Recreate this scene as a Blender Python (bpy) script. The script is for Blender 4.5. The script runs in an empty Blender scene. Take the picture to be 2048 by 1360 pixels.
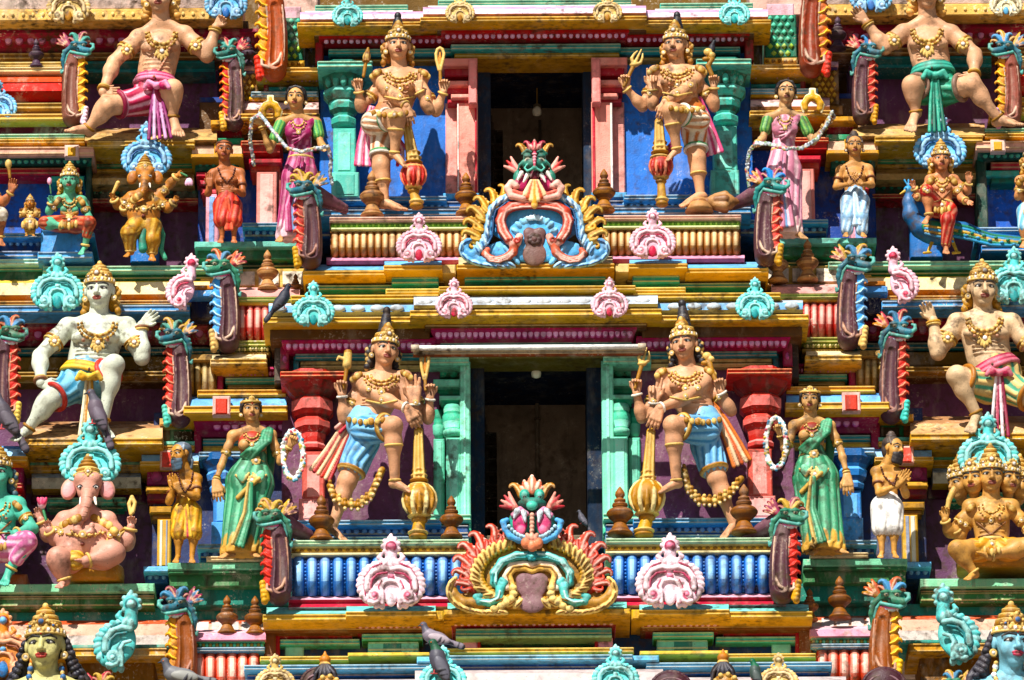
import bpy, math, random
import numpy as np
from mathutils import Vector
sc = bpy.context.scene
COL = sc.collection
rnd = random.Random(7)
nrs = np.random.RandomState(5)
# ------------------------------------------------------------------ camera (telephoto, looking up at the tower)
PXM = 200.0                                   # photograph pixels per metre on the tower face
TH = math.radians(20.0); DIST = 60.0; ROLL = math.radians(0.34)
TGT = np.array([0.0, 0.0, 22.1])
FW = np.array([0.0, math.cos(TH), math.sin(TH)])
UP0 = np.array([0.0, -math.sin(TH), math.cos(TH)])
RT0 = np.array([1.0, 0.0, 0.0])
CAM = TGT - FW * DIST
RTc = RT0 * math.cos(ROLL) - UP0 * math.sin(ROLL)
UPc = UP0 * math.cos(ROLL) + RT0 * math.sin(ROLL)
KP = 2048 / PXM / DIST / 2048                 # tangent per pixel

def _ray(x, y, d, rt, up):
    dr = FW + rt * ((x - 1024) * KP) + up * ((680 - y) * KP)
    t = (-d - CAM[1]) / dr[1]
    return CAM + dr * t
def P(x, y, d=0.0):            # photo pixel at d metres in front of the central niche wall
    return _ray(x, y, d, RTc, UPc)
def Q(x, y, d=0.0):            # the same without the camera's small roll (architecture stays level)
    return _ray(x, y, d, RT0, UP0)
def proj(V):
    R = V - CAM
    z = R @ FW
    return 1024 + (R @ RTc) / z / KP, 680 - (R @ UPc) / z / KP, -V[:, 1]

# ------------------------------------------------------------------ colours
def lin(h):
    h = h.lstrip('#')
    r = [int(h[i:i + 2], 16) / 255 for i in (0, 2, 4)]
    return tuple((c / 12.92 if c <= .04045 else ((c + .055) / 1.055) ** 2.4) for c in r)
HEX = dict(yellow='e0a010', gold='c08a22', cream='e8cc8c', olive='6a4a10', red='b81410', magenta='a80f4e', pink='eaa6c4', pinkd='d8577f',
  teal='36ab9e', dteal='10605e', green='1f8a48', dgreen='10522c', mint='62d6a8', blue='2a6cc4', dblue='184484', lblue='64aee2', navy='10163a',
  purple='6c3d5a', salmon='f09686', tan='c89a6a', ochre='b08028', brown='6e4420', dbrown='38200f', sky='74c0ea', white='ece4da', orange='e4641a',
  cyan='62d2cc', dcyan='1f8f90', rose='f2bccb', black='121013', sand='cfa468', maroon='5c0c1c', lime='9cc44c', red2='d8361e', grey='77747c',
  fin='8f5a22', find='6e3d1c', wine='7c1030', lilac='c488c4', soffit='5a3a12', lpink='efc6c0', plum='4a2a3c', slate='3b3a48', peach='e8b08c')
C = {k: lin(v) for k, v in HEX.items()}
def col(c):
    if isinstance(c, str):
        return C[c] if c in C else lin(c)
    return c
def mixc(a, b, t):
    a, b = col(a), col(b)
    return tuple(a[i] * (1 - t) + b[i] * t for i in range(3))

# ------------------------------------------------------------------ materials: weathered paint over plaster, colour from the mesh's paint attribute
def paint_mat(name, rough=.5, grime=.5, chip=.5, bump=.25, spec=.4, streak=.5):
    m = bpy.data.materials.new(name); m.use_nodes = True
    nt = m.node_tree; n = nt.nodes; l = nt.links; n.clear()
    out = n.new('ShaderNodeOutputMaterial'); bs = n.new('ShaderNodeBsdfPrincipled')
    l.new(bs.outputs[0], out.inputs[0])
    at = n.new('ShaderNodeAttribute'); at.attribute_name = 'Col'
    geo = n.new('ShaderNodeNewGeometry')
    def noise(scale, detail=4, rg=.55, stretch=None):
        t = n.new('ShaderNodeTexNoise'); t.inputs['Scale'].default_value = scale
        t.inputs['Detail'].default_value = detail; t.inputs['Roughness'].default_value = rg
        if stretch:
            mp = n.new('ShaderNodeMapping'); mp.inputs['Scale'].default_value = stretch
            l.new(geo.outputs['Position'], mp.inputs['Vector']); l.new(mp.outputs[0], t.inputs['Vector'])
        else:
            l.new(geo.outputs['Position'], t.inputs['Vector'])
        return t.outputs['Fac']
    def ramp(fac, a, b, va=0., vb=1.):
        r = n.new('ShaderNodeMapRange'); r.inputs[1].default_value = a; r.inputs[2].default_value = b
        r.inputs[3].default_value = va; r.inputs[4].default_value = vb
        l.new(fac, r.inputs[0]); return r.outputs[0]
    def mix(fac, a, b, mode='MIX'):
        x = n.new('ShaderNodeMix'); x.data_type = 'RGBA'; x.blend_type = mode
        if hasattr(fac, 'links'): l.new(fac, x.inputs[0])
        else: x.inputs[0].default_value = fac
        for i, v in ((6, a), (7, b)):
            if hasattr(v, 'links'): l.new(v, x.inputs[i])
            else: x.inputs[i].default_value = (*v, 1)
        return x.outputs[2]
    c = at.outputs['Color']
    n1 = noise(3.1, 5); n2 = noise(14, 4); n3 = noise(2.2, 6, .62, (3.2, 3.2, .55)); n4 = noise(34, 3, .7); n5 = noise(60, 3)
    v = ramp(n1, .3, .7, .74, 1.16)
    hv = n.new('ShaderNodeHueSaturation'); l.new(c, hv.inputs['Color']); l.new(v, hv.inputs['Value'])
    hv.inputs['Saturation'].default_value = 1.06
    c = hv.outputs[0]
    # sun-bleached and chipped paint
    ch = n.new('ShaderNodeMath'); ch.operation = 'MULTIPLY'
    l.new(ramp(n4, .56, .64), ch.inputs[0]); l.new(ramp(n1, .54, .62, 0, chip), ch.inputs[1])
    c = mix(ch.outputs[0], c, lin('d8cbb6'))
    # mildew blotches and rain streaks
    gr = n.new('ShaderNodeMath'); gr.operation = 'MULTIPLY'
    l.new(ramp(n2, .47, .66), gr.inputs[0]); l.new(ramp(noise(1.3, 3), .40, .62, 0, grime), gr.inputs[1])
    c = mix(gr.outputs[0], c, lin('43301c'))
    c = mix(ramp(n3, .55, .76, 0, streak), c, lin('3a2c1e'))
    fd = noise(5.5, 6, .65, (1, 1, .45))
    c = mix(ramp(fd, .52, .68, 0, chip * .45), c, lin('cdbfa8'))
    sp = n.new('ShaderNodeMath'); sp.operation = 'MULTIPLY'
    l.new(ramp(n5, .67, .73), sp.inputs[0]); sp.inputs[1].default_value = grime
    c = mix(sp.outputs[0], c, lin('2a1a10'))
    l.new(c, bs.inputs['Base Color'])
    bs.inputs['Roughness'].default_value = rough
    bs.inputs['Specular IOR Level'].default_value = spec
    l.new(ramp(n2, .3, .7, rough - .1, rough + .18), bs.inputs['Roughness'])
    bp = n.new('ShaderNodeBump'); bp.inputs['Strength'].default_value = bump; bp.inputs['Distance'].default_value = .012
    ad = n.new('ShaderNodeMath'); ad.operation = 'ADD'; l.new(n2, ad.inputs[0]); l.new(n5, ad.inputs[1])
    l.new(ad.outputs[0], bp.inputs['Height']); l.new(bp.outputs[0], bs.inputs['Normal'])
    return m
MAT = dict(
    wall=paint_mat('weathered_paint', .55, .8, .35, .3, .3, .6),
    worn=paint_mat('worn_paint', .62, 1.0, .8, .45, .22, 1.0),
    fig=paint_mat('statue_paint', .5, .8, .12, .25, .35, .45),
    orn=paint_mat('ornament_paint', .52, .85, .25, .3, .32, .5),
    dark=paint_mat('dark_interior_plaster', .8, .6, .2, .4, .1, .6),
    bird=paint_mat('feathers', .55, .1, 0, .15, .3, 0))

# ------------------------------------------------------------------ scene objects
def tag(o, label=None, cat=None, group=None, kind=None):
    if label: o['label'] = label
    if cat: o['category'] = cat
    if group: o['group'] = group
    if kind: o['kind'] = kind
    return o
def thing(name, label, cat, p, group=None, kind=None):
    o = bpy.data.objects.new(name, None); o.empty_display_size = .2
    o.location = Vector(tuple(float(a) for a in p)); COL.objects.link(o)
    return tag(o, label, cat, group, kind)
def make_obj(name, V, F, colors, parent=None, mat='wall', smooth=True, starts=None, dom='POINT'):
    """V (n,3) world coords; F (m,4) quads or (loops, starts)."""
    me = bpy.data.meshes.new(name)
    V = np.asarray(V, np.float32)
    off = np.array(parent.location, np.float32) if parent else np.zeros(3, np.float32)
    if parent is None and len(V):
        off = np.array([V[:, 0].mean(), V[:, 1].mean(), V[:, 2].min()], np.float32)
    me.vertices.add(len(V)); me.vertices.foreach_set('co', (V - off).ravel())
    if starts is None:
        loops = np.asarray(F, np.int32).ravel(); starts = np.arange(0, len(loops), 4, dtype=np.int32)
    else:
        loops = np.asarray(F, np.int32); starts = np.asarray(starts, np.int32)
    me.loops.add(len(loops)); me.loops.foreach_set('vertex_index', loops)
    me.polygons.add(len(starts)); me.polygons.foreach_set('loop_start', starts)
    me.update(calc_edges=True)
    me.polygons.foreach_set('use_smooth', np.full(len(starts), smooth) if isinstance(smooth, bool) else np.asarray(smooth, bool))
    a = me.attributes.new('Col', 'FLOAT_COLOR', dom)
    c4 = np.ones((len(colors), 4), np.float32); c4[:, :3] = colors
    a.data.foreach_set('color', c4.ravel())
    me.materials.append(MAT[mat]); me.validate()
    o = bpy.data.objects.new(name, me); COL.objects.link(o)
    if parent: o.parent = parent
    else: o.location = Vector(tuple(float(x) for x in off))
    return o

# ------------------------------------------------------------------ polygon builder for the architecture (pixel + depth in, level world boxes out)
class MB:
    def __init__(s): s.v = []; s.f = []; s.c = []; s.sm = []
    def add(s, pts, faces, c, smooth=False):
        o = len(s.v); s.v.extend([tuple(map(float, p)) for p in pts])
        many = isinstance(c, list)
        for i, f in enumerate(faces):
            s.f.append([o + k for k in f]); s.c.append(col(c[i % len(c)] if many else c)); s.sm.append(smooth)
    def b(s, x0, y0, x1, y1, D, dep, c, c_top=None, bev=.012):
        xm = (x0 + x1) / 2
        a = Q(x0, y1, D); t = Q(x1, y0, D)
        X0, X1, Z0, Z1 = a[0], t[0], a[2], t[2]
        bv = min(bev, (X1 - X0) * .2, (Z1 - Z0) * .25)
        Y0, Y1 = -D, -D + dep
        pts = [(X0, Y1, Z0), (X1, Y1, Z0), (X1, Y1, Z1), (X0, Y1, Z1),
               (X0, Y0 + bv, Z0), (X1, Y0 + bv, Z0), (X1, Y0 + bv, Z1), (X0, Y0 + bv, Z1),
               (X0 + bv, Y0, Z0 + bv), (X1 - bv, Y0, Z0 + bv), (X1 - bv, Y0, Z1 - bv), (X0 + bv, Y0, Z1 - bv)]
        ct = c_top or c
        if x1 - x0 > 80 and 8.5 <= y1 - y0 <= 22 and dep < .95:
            s.b(x0 + 1, y0 + (y1 - y0) * .62, x1 - 1, y0 + (y1 - y0) * .78, D + .012, .03, mixc(c, 'cream', .45), None, .004)
            s.b(x0 + 1, y0 - .2, x1 - 1, y0 + 2.6, D + .016, .05, mixc(c, 'cream', .3), None, .004)
        s.add(pts, [(8, 9, 10, 11), (0, 4, 7, 3), (1, 2, 6, 5), (0, 1, 5, 4), (3, 7, 6, 2), (1, 0, 3, 2),
                    (4, 5, 9, 8), (5, 6, 10, 9), (6, 7, 11, 10), (7, 4, 8, 11)], [c, c, c, c, ct, c, c, c, ct, c])
    def pr(s, x0, x1, prof, c, dep=.4, inset=0.0):
        """moulding: prof = [(y, D)...] from top to bottom, run from x0 to x1; ends splay in by inset px at the lowest depth"""
        Dm = max(d for _, d in prof); Dn = min(d for _, d in prof)
        L = []; Rr = []
        for y, d in prof:
            k = inset * (Dm - d) / max(1e-6, Dm - Dn)
            L.append(Q(x0 + k, y, d)); Rr.append(Q(x1 - k, y, d))
        bk = -(Dn - dep)
        L.append(np.array([L[-1][0], bk, L[-1][2]])); Rr.append(np.array([Rr[-1][0], bk, Rr[-1][2]]))
        L.append(np.array([L[0][0], bk, L[0][2]])); Rr.append(np.array([Rr[0][0], bk, Rr[0][2]]))
        n = len(L); fs = []; cs = []
        cl = c if isinstance(c, list) else [c]
        for i in range(n):
            j = (i + 1) % n
            fs.append((i, n + i, n + j, j)[::-1]); cs.append(cl[min(i, len(cl) - 1)] if i < len(prof) else cl[-1 if i < n - 1 else 0])
        fs.append(tuple(range(n))); cs.append(cl[0]); fs.append(tuple(range(2 * n - 1, n - 1, -1))); cs.append(cl[0])
        s.add(L + Rr, fs, cs)
    def dome(s, x, y, D, rx, ry, rd, c, n=10, c2=None, rings=3):
        """raised boss facing out: rx, ry pixels, rd metres"""
        o = Q(x, y, D); ax = rx / PXM; az = ry / PXM / math.cos(TH)
        pts = []; fs = []; cs = []
        for r in range(rings):
            a = r / rings * math.pi / 2
            for k in range(n):
                t = 2 * math.pi * k / n
                pts.append((o[0] + ax * math.cos(a) * math.cos(t), o[1] - rd * math.sin(a) + (0.02 if r == 0 else 0), o[2] + az * math.cos(a) * math.sin(t)))
        pts.append((o[0], o[1] - rd, o[2]))
        for r in range(rings - 1):
            for k in range(n):
                k2 = (k + 1) % n
                fs.append((r * n + k, r * n + k2, (r + 1) * n + k2, (r + 1) * n + k)); cs.append(c if not c2 or r < 1 else c2)
        for k in range(n):
            fs.append(((rings - 1) * n + k, (rings - 1) * n + (k + 1) % n, rings * n)); cs.append(c2 or c)
        s.add(pts, fs, cs, True)
    def sc(s, x0, x1, y, D, n, rx, ry, rd, c, c2=None, dy=0.0):
        for i in range(n):
            t = (i + .5) / n
            s.dome(x0 + (x1 - x0) * t + rnd.uniform(-.6, .6), y + dy * t + rnd.uniform(-.5, .5), D, rx * rnd.uniform(.9, 1.08), ry * rnd.uniform(.92, 1.06), rd, c, 9, c2)
    def ribs(s, x0, x1, y0, y1, D, n, bulge, c, c2, bead=None, slope=0.0):
        """barrel parapet: vertical ribs that bulge outward; slope = metres the foot stands out less than the top"""
        w = (x1 - x0) / n
        na, nh = 8, 8
        for i in range(n):
            xc = x0 + w * (i + .5); pts = []; fs = []; cs = []
            wr = w * .5 * (.86 if bead else 1.04)
            for h in range(nh + 1):
                t = h / nh; yy = y0 + (y1 - y0) * t
                bu = bulge * math.sin(math.pi * min(1, max(0, .06 + .9 * t))) ** .8
                for a in range(na + 1):
                    q = math.pi * a / na
                    dd = D + bu + (w * .62 / PXM) * math.sin(q) - slope * t
                    yo = -3.5 * math.sin(q) if h == 0 else 0
                    pts.append(Q(xc - wr * math.cos(q), yy + yo, dd))
            for h in range(nh):
                for a in range(na):
                    i0 = h * (na + 1) + a
                    fs.append((i0, i0 + na + 1, i0 + na + 2, i0 + 1))
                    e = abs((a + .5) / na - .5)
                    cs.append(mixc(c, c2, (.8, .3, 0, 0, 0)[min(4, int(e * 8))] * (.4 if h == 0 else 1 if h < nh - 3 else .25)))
            s.add(pts, fs, cs, True)
            for sgn in (0,):
                top = [Q(xc - wr * math.cos(math.pi * a / na), y0, D) for a in range(na + 1)]
            if bead:
                for k in range(11):
                    t = (k + .5) / 11
                    bu = bulge * math.sin(math.pi * min(1, max(0, .06 + .9 * t))) ** .8
                    s.dome(x0 + w * i, y0 + (y1 - y0) * t, D + bu - .01, w * .11, (y1 - y0) / 24, .035, bead, 6, None, 2)
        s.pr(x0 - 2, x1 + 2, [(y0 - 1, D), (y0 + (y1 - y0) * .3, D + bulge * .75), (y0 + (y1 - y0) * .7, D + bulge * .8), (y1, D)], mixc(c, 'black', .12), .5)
    def lathe(s, x, prof, D, cs, n=14, rot=0.0, smooth=True, flute=0.0, half=False):
        """prof = [(y px, r px)...] top to bottom; vertical axis through pixel x at depth D"""
        pts = []; fs = []; cc = []
        for y, r in prof:
            o = Q(x, y, D)
            for k in range(n):
                t = 2 * math.pi * (k + rot) / n
                rr = r / PXM * (1 + (flute * math.cos(t * 6) if flute and r > 8 else 0))
                pts.append((o[0] + rr * math.cos(t), o[1] - rr * math.sin(t), o[2]))
        for i in range(len(prof) - 1):
            for k in range(n):
                k2 = (k + 1) % n
                fs.append((i * n + k, (i + 1) * n + k, (i + 1) * n + k2, i * n + k2)); cc.append(cs[min(i, len(cs) - 1)] if isinstance(cs, list) else cs)
        fs.append(tuple(range(n - 1, -1, -1))[::-1]); cc.append(cs[0] if isinstance(cs, list) else cs)
        e = (len(prof) - 1) * n
        fs.append(tuple(range(e + n - 1, e - 1, -1))); cc.append(cs[-1] if isinstance(cs, list) else cs)
        s.add(pts, fs, cc, smooth)
    def rope(s, x0, x1, y, D, r, c, c2, n):
        """twisted cord moulding"""
        w = (x1 - x0) / n
        for i in range(n):
            xc = x0 + (i + .5) * w
            s.dome(xc, y, D, w * .62, r, r / PXM * 1.1, c if i % 2 else c2, 8, None, 2)
    def tri(s, pts, c): s.add(pts, [tuple(range(len(pts)))], c)
    def disc(s, x, y, D, r, c, n=16):
        s.dome(x, y, D, r, r, .012, c, n)
    def build(s, name, parent=None, mat='wall'):
        loops = []; st = []
        for f in s.f: st.append(len(loops)); loops.extend(f)
        return make_obj(name, np.array(s.v), loops, np.array(s.c, np.float32), parent, mat, s.sm, st, 'FACE')
def shape(m, sh):
    getattr(m, sh[0])(*sh[1:])
def mir(sh):
    """mirror a shape tuple about the tower's axis x=1072"""
    k = sh[0]; a = list(sh[1:])
    if k == 'b': a[0], a[2] = 2144 - a[2], 2144 - a[0]
    elif k in ('pr', 'sc', 'ribs', 'rope'): a[0], a[1] = 2144 - a[1], 2144 - a[0]
    else: a[0] = 2144 - a[0]
    return (k, *a)
def arch(name, label, cat, at, parts, group=None, mirror=False, mat='wall'):
    """one built thing: an Empty with one mesh per part. parts = {part name: [shape tuples]}"""
    x, y, D = at
    if mirror: x = 2144 - x
    if len(parts) == 1:
        m = MB()
        for shs in parts.values():
            for sh in shs: shape(m, mir(sh) if mirror else sh)
        return tag(m.build(name, None, mat), label, cat, group)
    root = thing(name, label, cat, Q(x, y, D), group)
    for pn, shs in parts.items():
        m = MB(); pm = mat
        for sh in shs:
            if sh[0] == 'mat': pm = sh[1]; continue
            shape(m, mir(sh) if mirror else sh)
        m.build(pn.split('#')[0], root, pm)
    return root
def both(name, lab_l, lab_r, cat, at, parts, group=None, mat='wall'):
    arch(name, lab_l, cat, at, parts, group, False, mat)
    arch(name, lab_r, cat, at, parts, group, True, mat)

# ------------------------------------------------------------------ sculpture: smooth unions of rounded limbs and bosses, meshed with surface nets
def bbox(p):
    k = p['k']; pad = p['bl'] + .0
    if k == 'c':
        r = max(p['ra'], p['rb']) * (1 + p.get('fold', (0, 0, 0))[1]) ; lo = np.minimum(p['a'], p['b']) - r; hi = np.maximum(p['a'], p['b']) + r
    elif k == 'e':
        r = np.sqrt(((p['M'] * p['r'][None, :]) ** 2).sum(1)); lo = p['c'] - r; hi = p['c'] + r
    else:
        r = p['R'] + p['r']; lo = p['c'] - r; hi = p['c'] + r
    return lo - pad, hi + pad
def sdf_mesh(prims, h):
    bs = [bbox(p) for p in prims]
    pos = [i for i, p in enumerate(prims) if not p.get('neg')]
    lo = np.min([bs[i][0] for i in pos], 0) - 3 * h; hi = np.max([bs[i][1] for i in pos], 0) + 3 * h
    dim = np.ceil((hi - lo) / h).astype(int) + 1
    F = np.full(dim, 9.0, np.float32); ID = np.zeros(dim, np.int16)
    for i, p in enumerate(prims):
        i0 = np.maximum(np.floor((bs[i][0] - lo) / h).astype(int) - 2, 0)
        i1 = np.minimum(np.ceil((bs[i][1] - lo) / h).astype(int) + 3, dim)
        if np.any(i1 <= i0): continue
        sl = tuple(slice(a, b) for a, b in zip(i0, i1))
        X = (lo[0] + h * np.arange(i0[0], i1[0], dtype=np.float32))[:, None, None]
        Y = (lo[1] + h * np.arange(i0[1], i1[1], dtype=np.float32))[None, :, None]
        Z = (lo[2] + h * np.arange(i0[2], i1[2], dtype=np.float32))[None, None, :]
        stripe = None
        if p['k'] == 'c':
            a, b = p['a'], p['b']; ba = b - a; L2 = float(ba @ ba) + 1e-12
            px, py, pz = X - a[0], Y - a[1], Z - a[2]
            t = np.clip((px * ba[0] + py * ba[1] + pz * ba[2]) / L2, 0, 1)
            qx, qy, qz = px - ba[0] * t, (py - ba[1] * t), pz - ba[2] * t
            s = p.get('sq', 1.0)
            if s != 1: qy = qy / s
            r = p['ra'] + (p['rb'] - p['ra']) * t
            if 'fold' in p:
                n, amp, tw = p['fold'][:3]
                ang = np.arctan2(qx * np.ones_like(t), -qy * np.ones_like(t)) if abs(ba[2]) > max(abs(ba[0]), abs(ba[1])) else np.arctan2(qz * np.ones_like(t), -qy * np.ones_like(t))
                w = np.cos(n * ang + tw * t)
                r = r * (1 + amp * w * (.35 + .65 * t)); stripe = w
            d = np.sqrt(qx * qx + qy * qy + qz * qz) - r
            if s < 1: d = d * np.float32(.5 + .5 * s)
        elif p['k'] == 'e':
            q = (X - p['c'][0], Y - p['c'][1], Z - p['c'][2]); M = p['M']; R = p['r']
            u = [(q[0] * M[0, j] + q[1] * M[1, j] + q[2] * M[2, j]) / R[j] for j in range(3)]
            k0 = np.sqrt(u[0] ** 2 + u[1] ** 2 + u[2] ** 2)
            k1 = np.sqrt((u[0] / R[0]) ** 2 + (u[1] / R[1]) ** 2 + (u[2] / R[2]) ** 2) + 1e-9
            d = k0 * (k0 - 1) / k1
        else:
            n = p['n']; px, py, pz = X - p['c'][0], Y - p['c'][1], Z - p['c'][2]
            py = py / p.get('sq', 1.0)
            ax = px * n[0] + py * n[1] + pz * n[2]
            rad = np.sqrt(np.maximum((px - ax * n[0]) ** 2 + (py - ax * n[1]) ** 2 + (pz - ax * n[2]) ** 2, 0))
            d = np.sqrt((rad - p['R']) ** 2 + ax ** 2) - p['r']
        sub = F[sl]
        if p.get('neg'):
            F[sl] = np.maximum(sub, -d); continue
        if p.get('paint'):
            m = d < p['paint']; ids = ID[sl]; ids[m] = i; continue
        k = p['bl']
        near = d < sub
        if k > 0:
            hh = np.clip(.5 + .5 * (sub - d) / k, 0, 1)
            F[sl] = sub * (1 - hh) + d * hh - k * hh * (1 - hh)
        else:
            F[sl] = np.minimum(sub, d)
        ids = ID[sl]
        if stripe is not None and len(p['fold']) > 3:
            near2 = near & (stripe < p['fold'][3]); ids[near] = i; ids[near2] = -i - 1
        else:
            ids[near] = i
    S = F < 0
    c = np.zeros(dim - 1, np.int8)
    offs = [(i, j, k) for i in (0, 1) for j in (0, 1) for k in (0, 1)]
    def corner(A, o): return A[o[0]:A.shape[0] - 1 + o[0], o[1]:A.shape[1] - 1 + o[1], o[2]:A.shape[2] - 1 + o[2]]
    for o in offs: c += corner(S, o)
    act = (c > 0) & (c < 8)
    I = np.argwhere(act); nV = len(I)
    idx = np.full(dim - 1, -1, np.int32); idx[act] = np.arange(nV)
    vals = [F[I[:, 0] + o[0], I[:, 1] + o[1], I[:, 2] + o[2]] for o in offs]
    acc = np.zeros((nV, 3), np.float32); cnt = np.zeros(nV, np.float32)
    for a in range(8):
        for b in range(a + 1, 8):
            oa, ob = np.array(offs[a]), np.array(offs[b])
            if abs(oa - ob).sum() != 1: continue
            m = (vals[a] < 0) != (vals[b] < 0)
            t = np.where(m, vals[a] / np.where(m, vals[a] - vals[b], 1), 0)
            acc += m[:, None] * (oa + t[:, None] * (ob - oa)); cnt += m
    V = lo + h * (I + acc / cnt[:, None])
    ids = [ID[I[:, 0] + o[0], I[:, 1] + o[1], I[:, 2] + o[2]] for o in offs]
    Fs = []
    for ax in range(3):
        s0 = [slice(1, d - 1) for d in dim]; s1 = [slice(1, d - 1) for d in dim]
        s0[ax] = slice(0, dim[ax] - 1); s1[ax] = slice(1, dim[ax])
        A = S[tuple(s0)]; B = S[tuple(s1)]
        for inside, flip in ((A & ~B, False), (B & ~A, True)):
            E = np.argwhere(inside)
            if not len(E): continue
            E = E + np.array([0 if q == ax else 1 for q in range(3)])
            u, w = (ax + 1) % 3, (ax + 2) % 3
            quad = []
            for du, dw in ((-1, -1), (0, -1), (0, 0), (-1, 0)):
                e = E.copy(); e[:, u] += du; e[:, w] += dw
                quad.append(idx[e[:, 0], e[:, 1], e[:, 2]])
            q = np.stack(quad, 1)
            Fs.append(q[:, ::-1] if flip else q)
    Fq = np.concatenate(Fs)
    return V, Fq, ids
def id_colors(ids, prims, pal):
    T = np.array([col(pal.get(p['col'], p['col'])) if not isinstance(p['col'], tuple) else p['col'] for p in prims], np.float32)
    T2 = np.array([col(pal.get(p.get('col2', p['col']), p.get('col2', p['col']))) if not isinstance(p.get('col2', p['col']), tuple) else p.get('col2', p['col']) for p in prims], np.float32)
    out = 0
    for a in ids:
        out = out + np.where((a >= 0)[:, None], T[np.maximum(a, 0)], T2[np.maximum(-a - 1, 0)])
    return out / len(ids)

class Sculpt:
    """a carved figure or ornament: layers of rounded solids, each layer one mesh part of the thing. Points are (photo x, photo y, px toward the viewer)."""
    def __init__(s, name, label, cat, D, base, pal=None, group=None, h=.009, mat='fig', local=None, sx=1.0, flip=False):
        s.D = D; s.pal = pal or {}; s.h = h; s.mat = mat; s.Ls = {}; s.local = local; s.sc = sx; s.flip = -1 if flip else 1
        s.zb = {}
        s.base = base
        s.root = thing(name, label, cat, s.pt((*base, 0)), group)
        s.hs = {}; s.done_parts = []
    def pt(s, p):
        x, y = p[0], p[1]; d = p[2] if len(p) > 2 else 0
        if s.local:
            x = s.local[0] + s.flip * s.sc * x; y = s.local[1] + s.sc * y; d = d * s.sc
        return P(x, y, s.D + d / PXM)
    def r(s, v): return v * s.sc / PXM
    def L(s, layer): return s.Ls.setdefault(layer, [])
    def cap(s, layer, a, b, ra, rb=None, c='skin', bl=4, **kw):
        rb = ra if rb is None else rb
        s.L(layer).append(dict(k='c', a=s.pt(a), b=s.pt(b), ra=s.r(ra), rb=s.r(rb), col=c, bl=s.r(bl), **kw))
    def ell(s, layer, c, r, cl='skin', bl=4, M=None, rot=0.0, **kw):
        """r = (rx, ry(up), rd) px; rot = roll in the picture plane, degrees clockwise"""
        if not isinstance(r, (tuple, list)): r = (r, r, r)
        if M is None:
            t = -math.radians(rot) * s.flip; M = np.array([[math.cos(t), 0, -math.sin(t)], [0, 1, 0], [math.sin(t), 0, math.cos(t)]])
        s.L(layer).append(dict(k='e', c=s.pt(c), r=np.array([s.r(r[0]), s.r(r[2]), s.r(r[1])]), M=M, col=cl, bl=s.r(bl), **kw))
    def ellw(s, layer, c, r, M, cl, bl, **kw):     # world centre, world radii, axes as columns of M
        s.L(layer).append(dict(k='e', c=np.array(c), r=np.array(r), M=M, col=cl, bl=bl, **kw))
    def capw(s, layer, a, b, ra, rb, cl, bl, **kw):
        s.L(layer).append(dict(k='c', a=np.array(a), b=np.array(b), ra=ra, rb=rb, col=cl, bl=bl, **kw))
    def ring(s, layer, c, axis, R, r, cl='gold', bl=0):
        n = np.array(axis, float); n /= np.linalg.norm(n)
        s.L(layer).append(dict(k='t', c=np.array(c) if len(c) == 3 and isinstance(c, np.ndarray) else s.pt(c), n=n, R=s.r(R), r=s.r(r), col=cl, bl=s.r(bl)))
    def tube(s, layer, pts, r, cl, bl=2, r1=None, **kw):
        n = len(pts) - 1
        for i in range(n):
            if r1 is None: a = b = r
            else: a = r + (r1 - r) * i / n; b = r + (r1 - r) * (i + 1) / n
            s.cap(layer, pts[i], pts[i + 1], a, b, cl, bl, **kw)
    def on(s, x, y, off=0.0):
        """the carved surface's point under photo pixel (x, y), lifted by off px"""
        best = None
        if s.local: X = s.local[0] + s.flip * s.sc * x; Y = s.local[1] + s.sc * y
        else: X, Y = x, y
        ix, iy = int(X // 2), int(Y // 2)
        for rad in (1, 3, 6):
            v = [s.zb[k] for k in ((ix + i, iy + j) for i in range(-rad, rad + 1) for j in range(-rad, rad + 1)) if k in s.zb]
            if v: best = sum(sorted(v)[-max(1, len(v) // 3):]) / max(1, len(v) // 3); break
        d = (best - s.D) * PXM / s.sc if best is not None else 30
        return (x, y, d + off)
    def chain(s, layer, pts, r, cl, step=None, bead=None, off=0, bl=1):
        """cord or row of beads laid on the surface along a pixel polyline"""
        pts = [np.array(p, float) for p in pts]; q = []
        step = step or r * 1.6
        for a, b in zip(pts[:-1], pts[1:]):
            n = max(1, int(np.linalg.norm(b - a) / step))
            for i in range(n): q.append(a + (b - a) * i / n)
        q.append(pts[-1])
        w = [s.on(p[0], p[1], off) for p in q]
        if bead:
            for i, p in enumerate(w): s.ell(layer, p, r * (1 if i % 2 else .8), cl if i % 2 or bead is True else bead, bl)
        else:
            s.tube(layer, w, r, cl, bl)
    def flush(s, name, layers=None, mat=None):
        """turn one or more layers into one mesh part"""
        layers = layers or [name]
        Vs, Fs, Cs = [], [], []; o = 0
        for ly in layers:
            pr = s.Ls.pop(ly, [])
            if not pr: continue
            V, F, ids = sdf_mesh(pr, s.hs.get(ly.split('#')[0], s.h))
            if not len(V): continue
            Vs.append(V); Fs.append(F + o); Cs.append(id_colors(ids, pr, s.pal)); o += len(V)
        if not Vs: return None
        V = np.concatenate(Vs); X, Y, Dd = proj(V)
        kx = (X // 2).astype(int); ky = (Y // 2).astype(int)
        od = np.argsort(Dd)
        s.zb.update(zip(zip(kx[od].tolist(), ky[od].tolist()), [max(a, b) for a, b in zip(Dd[od].tolist(), (s.zb.get(k, -99) for k in zip(kx[od].tolist(), ky[od].tolist())))]))
        s.done_parts.append(make_obj(name.split('#')[0], V, np.concatenate(Fs), np.concatenate(Cs), s.root, mat or s.mat))
        return s.done_parts[-1]
    def flush_all(s):
        for ly in list(s.Ls): s.flush(ly)
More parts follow.
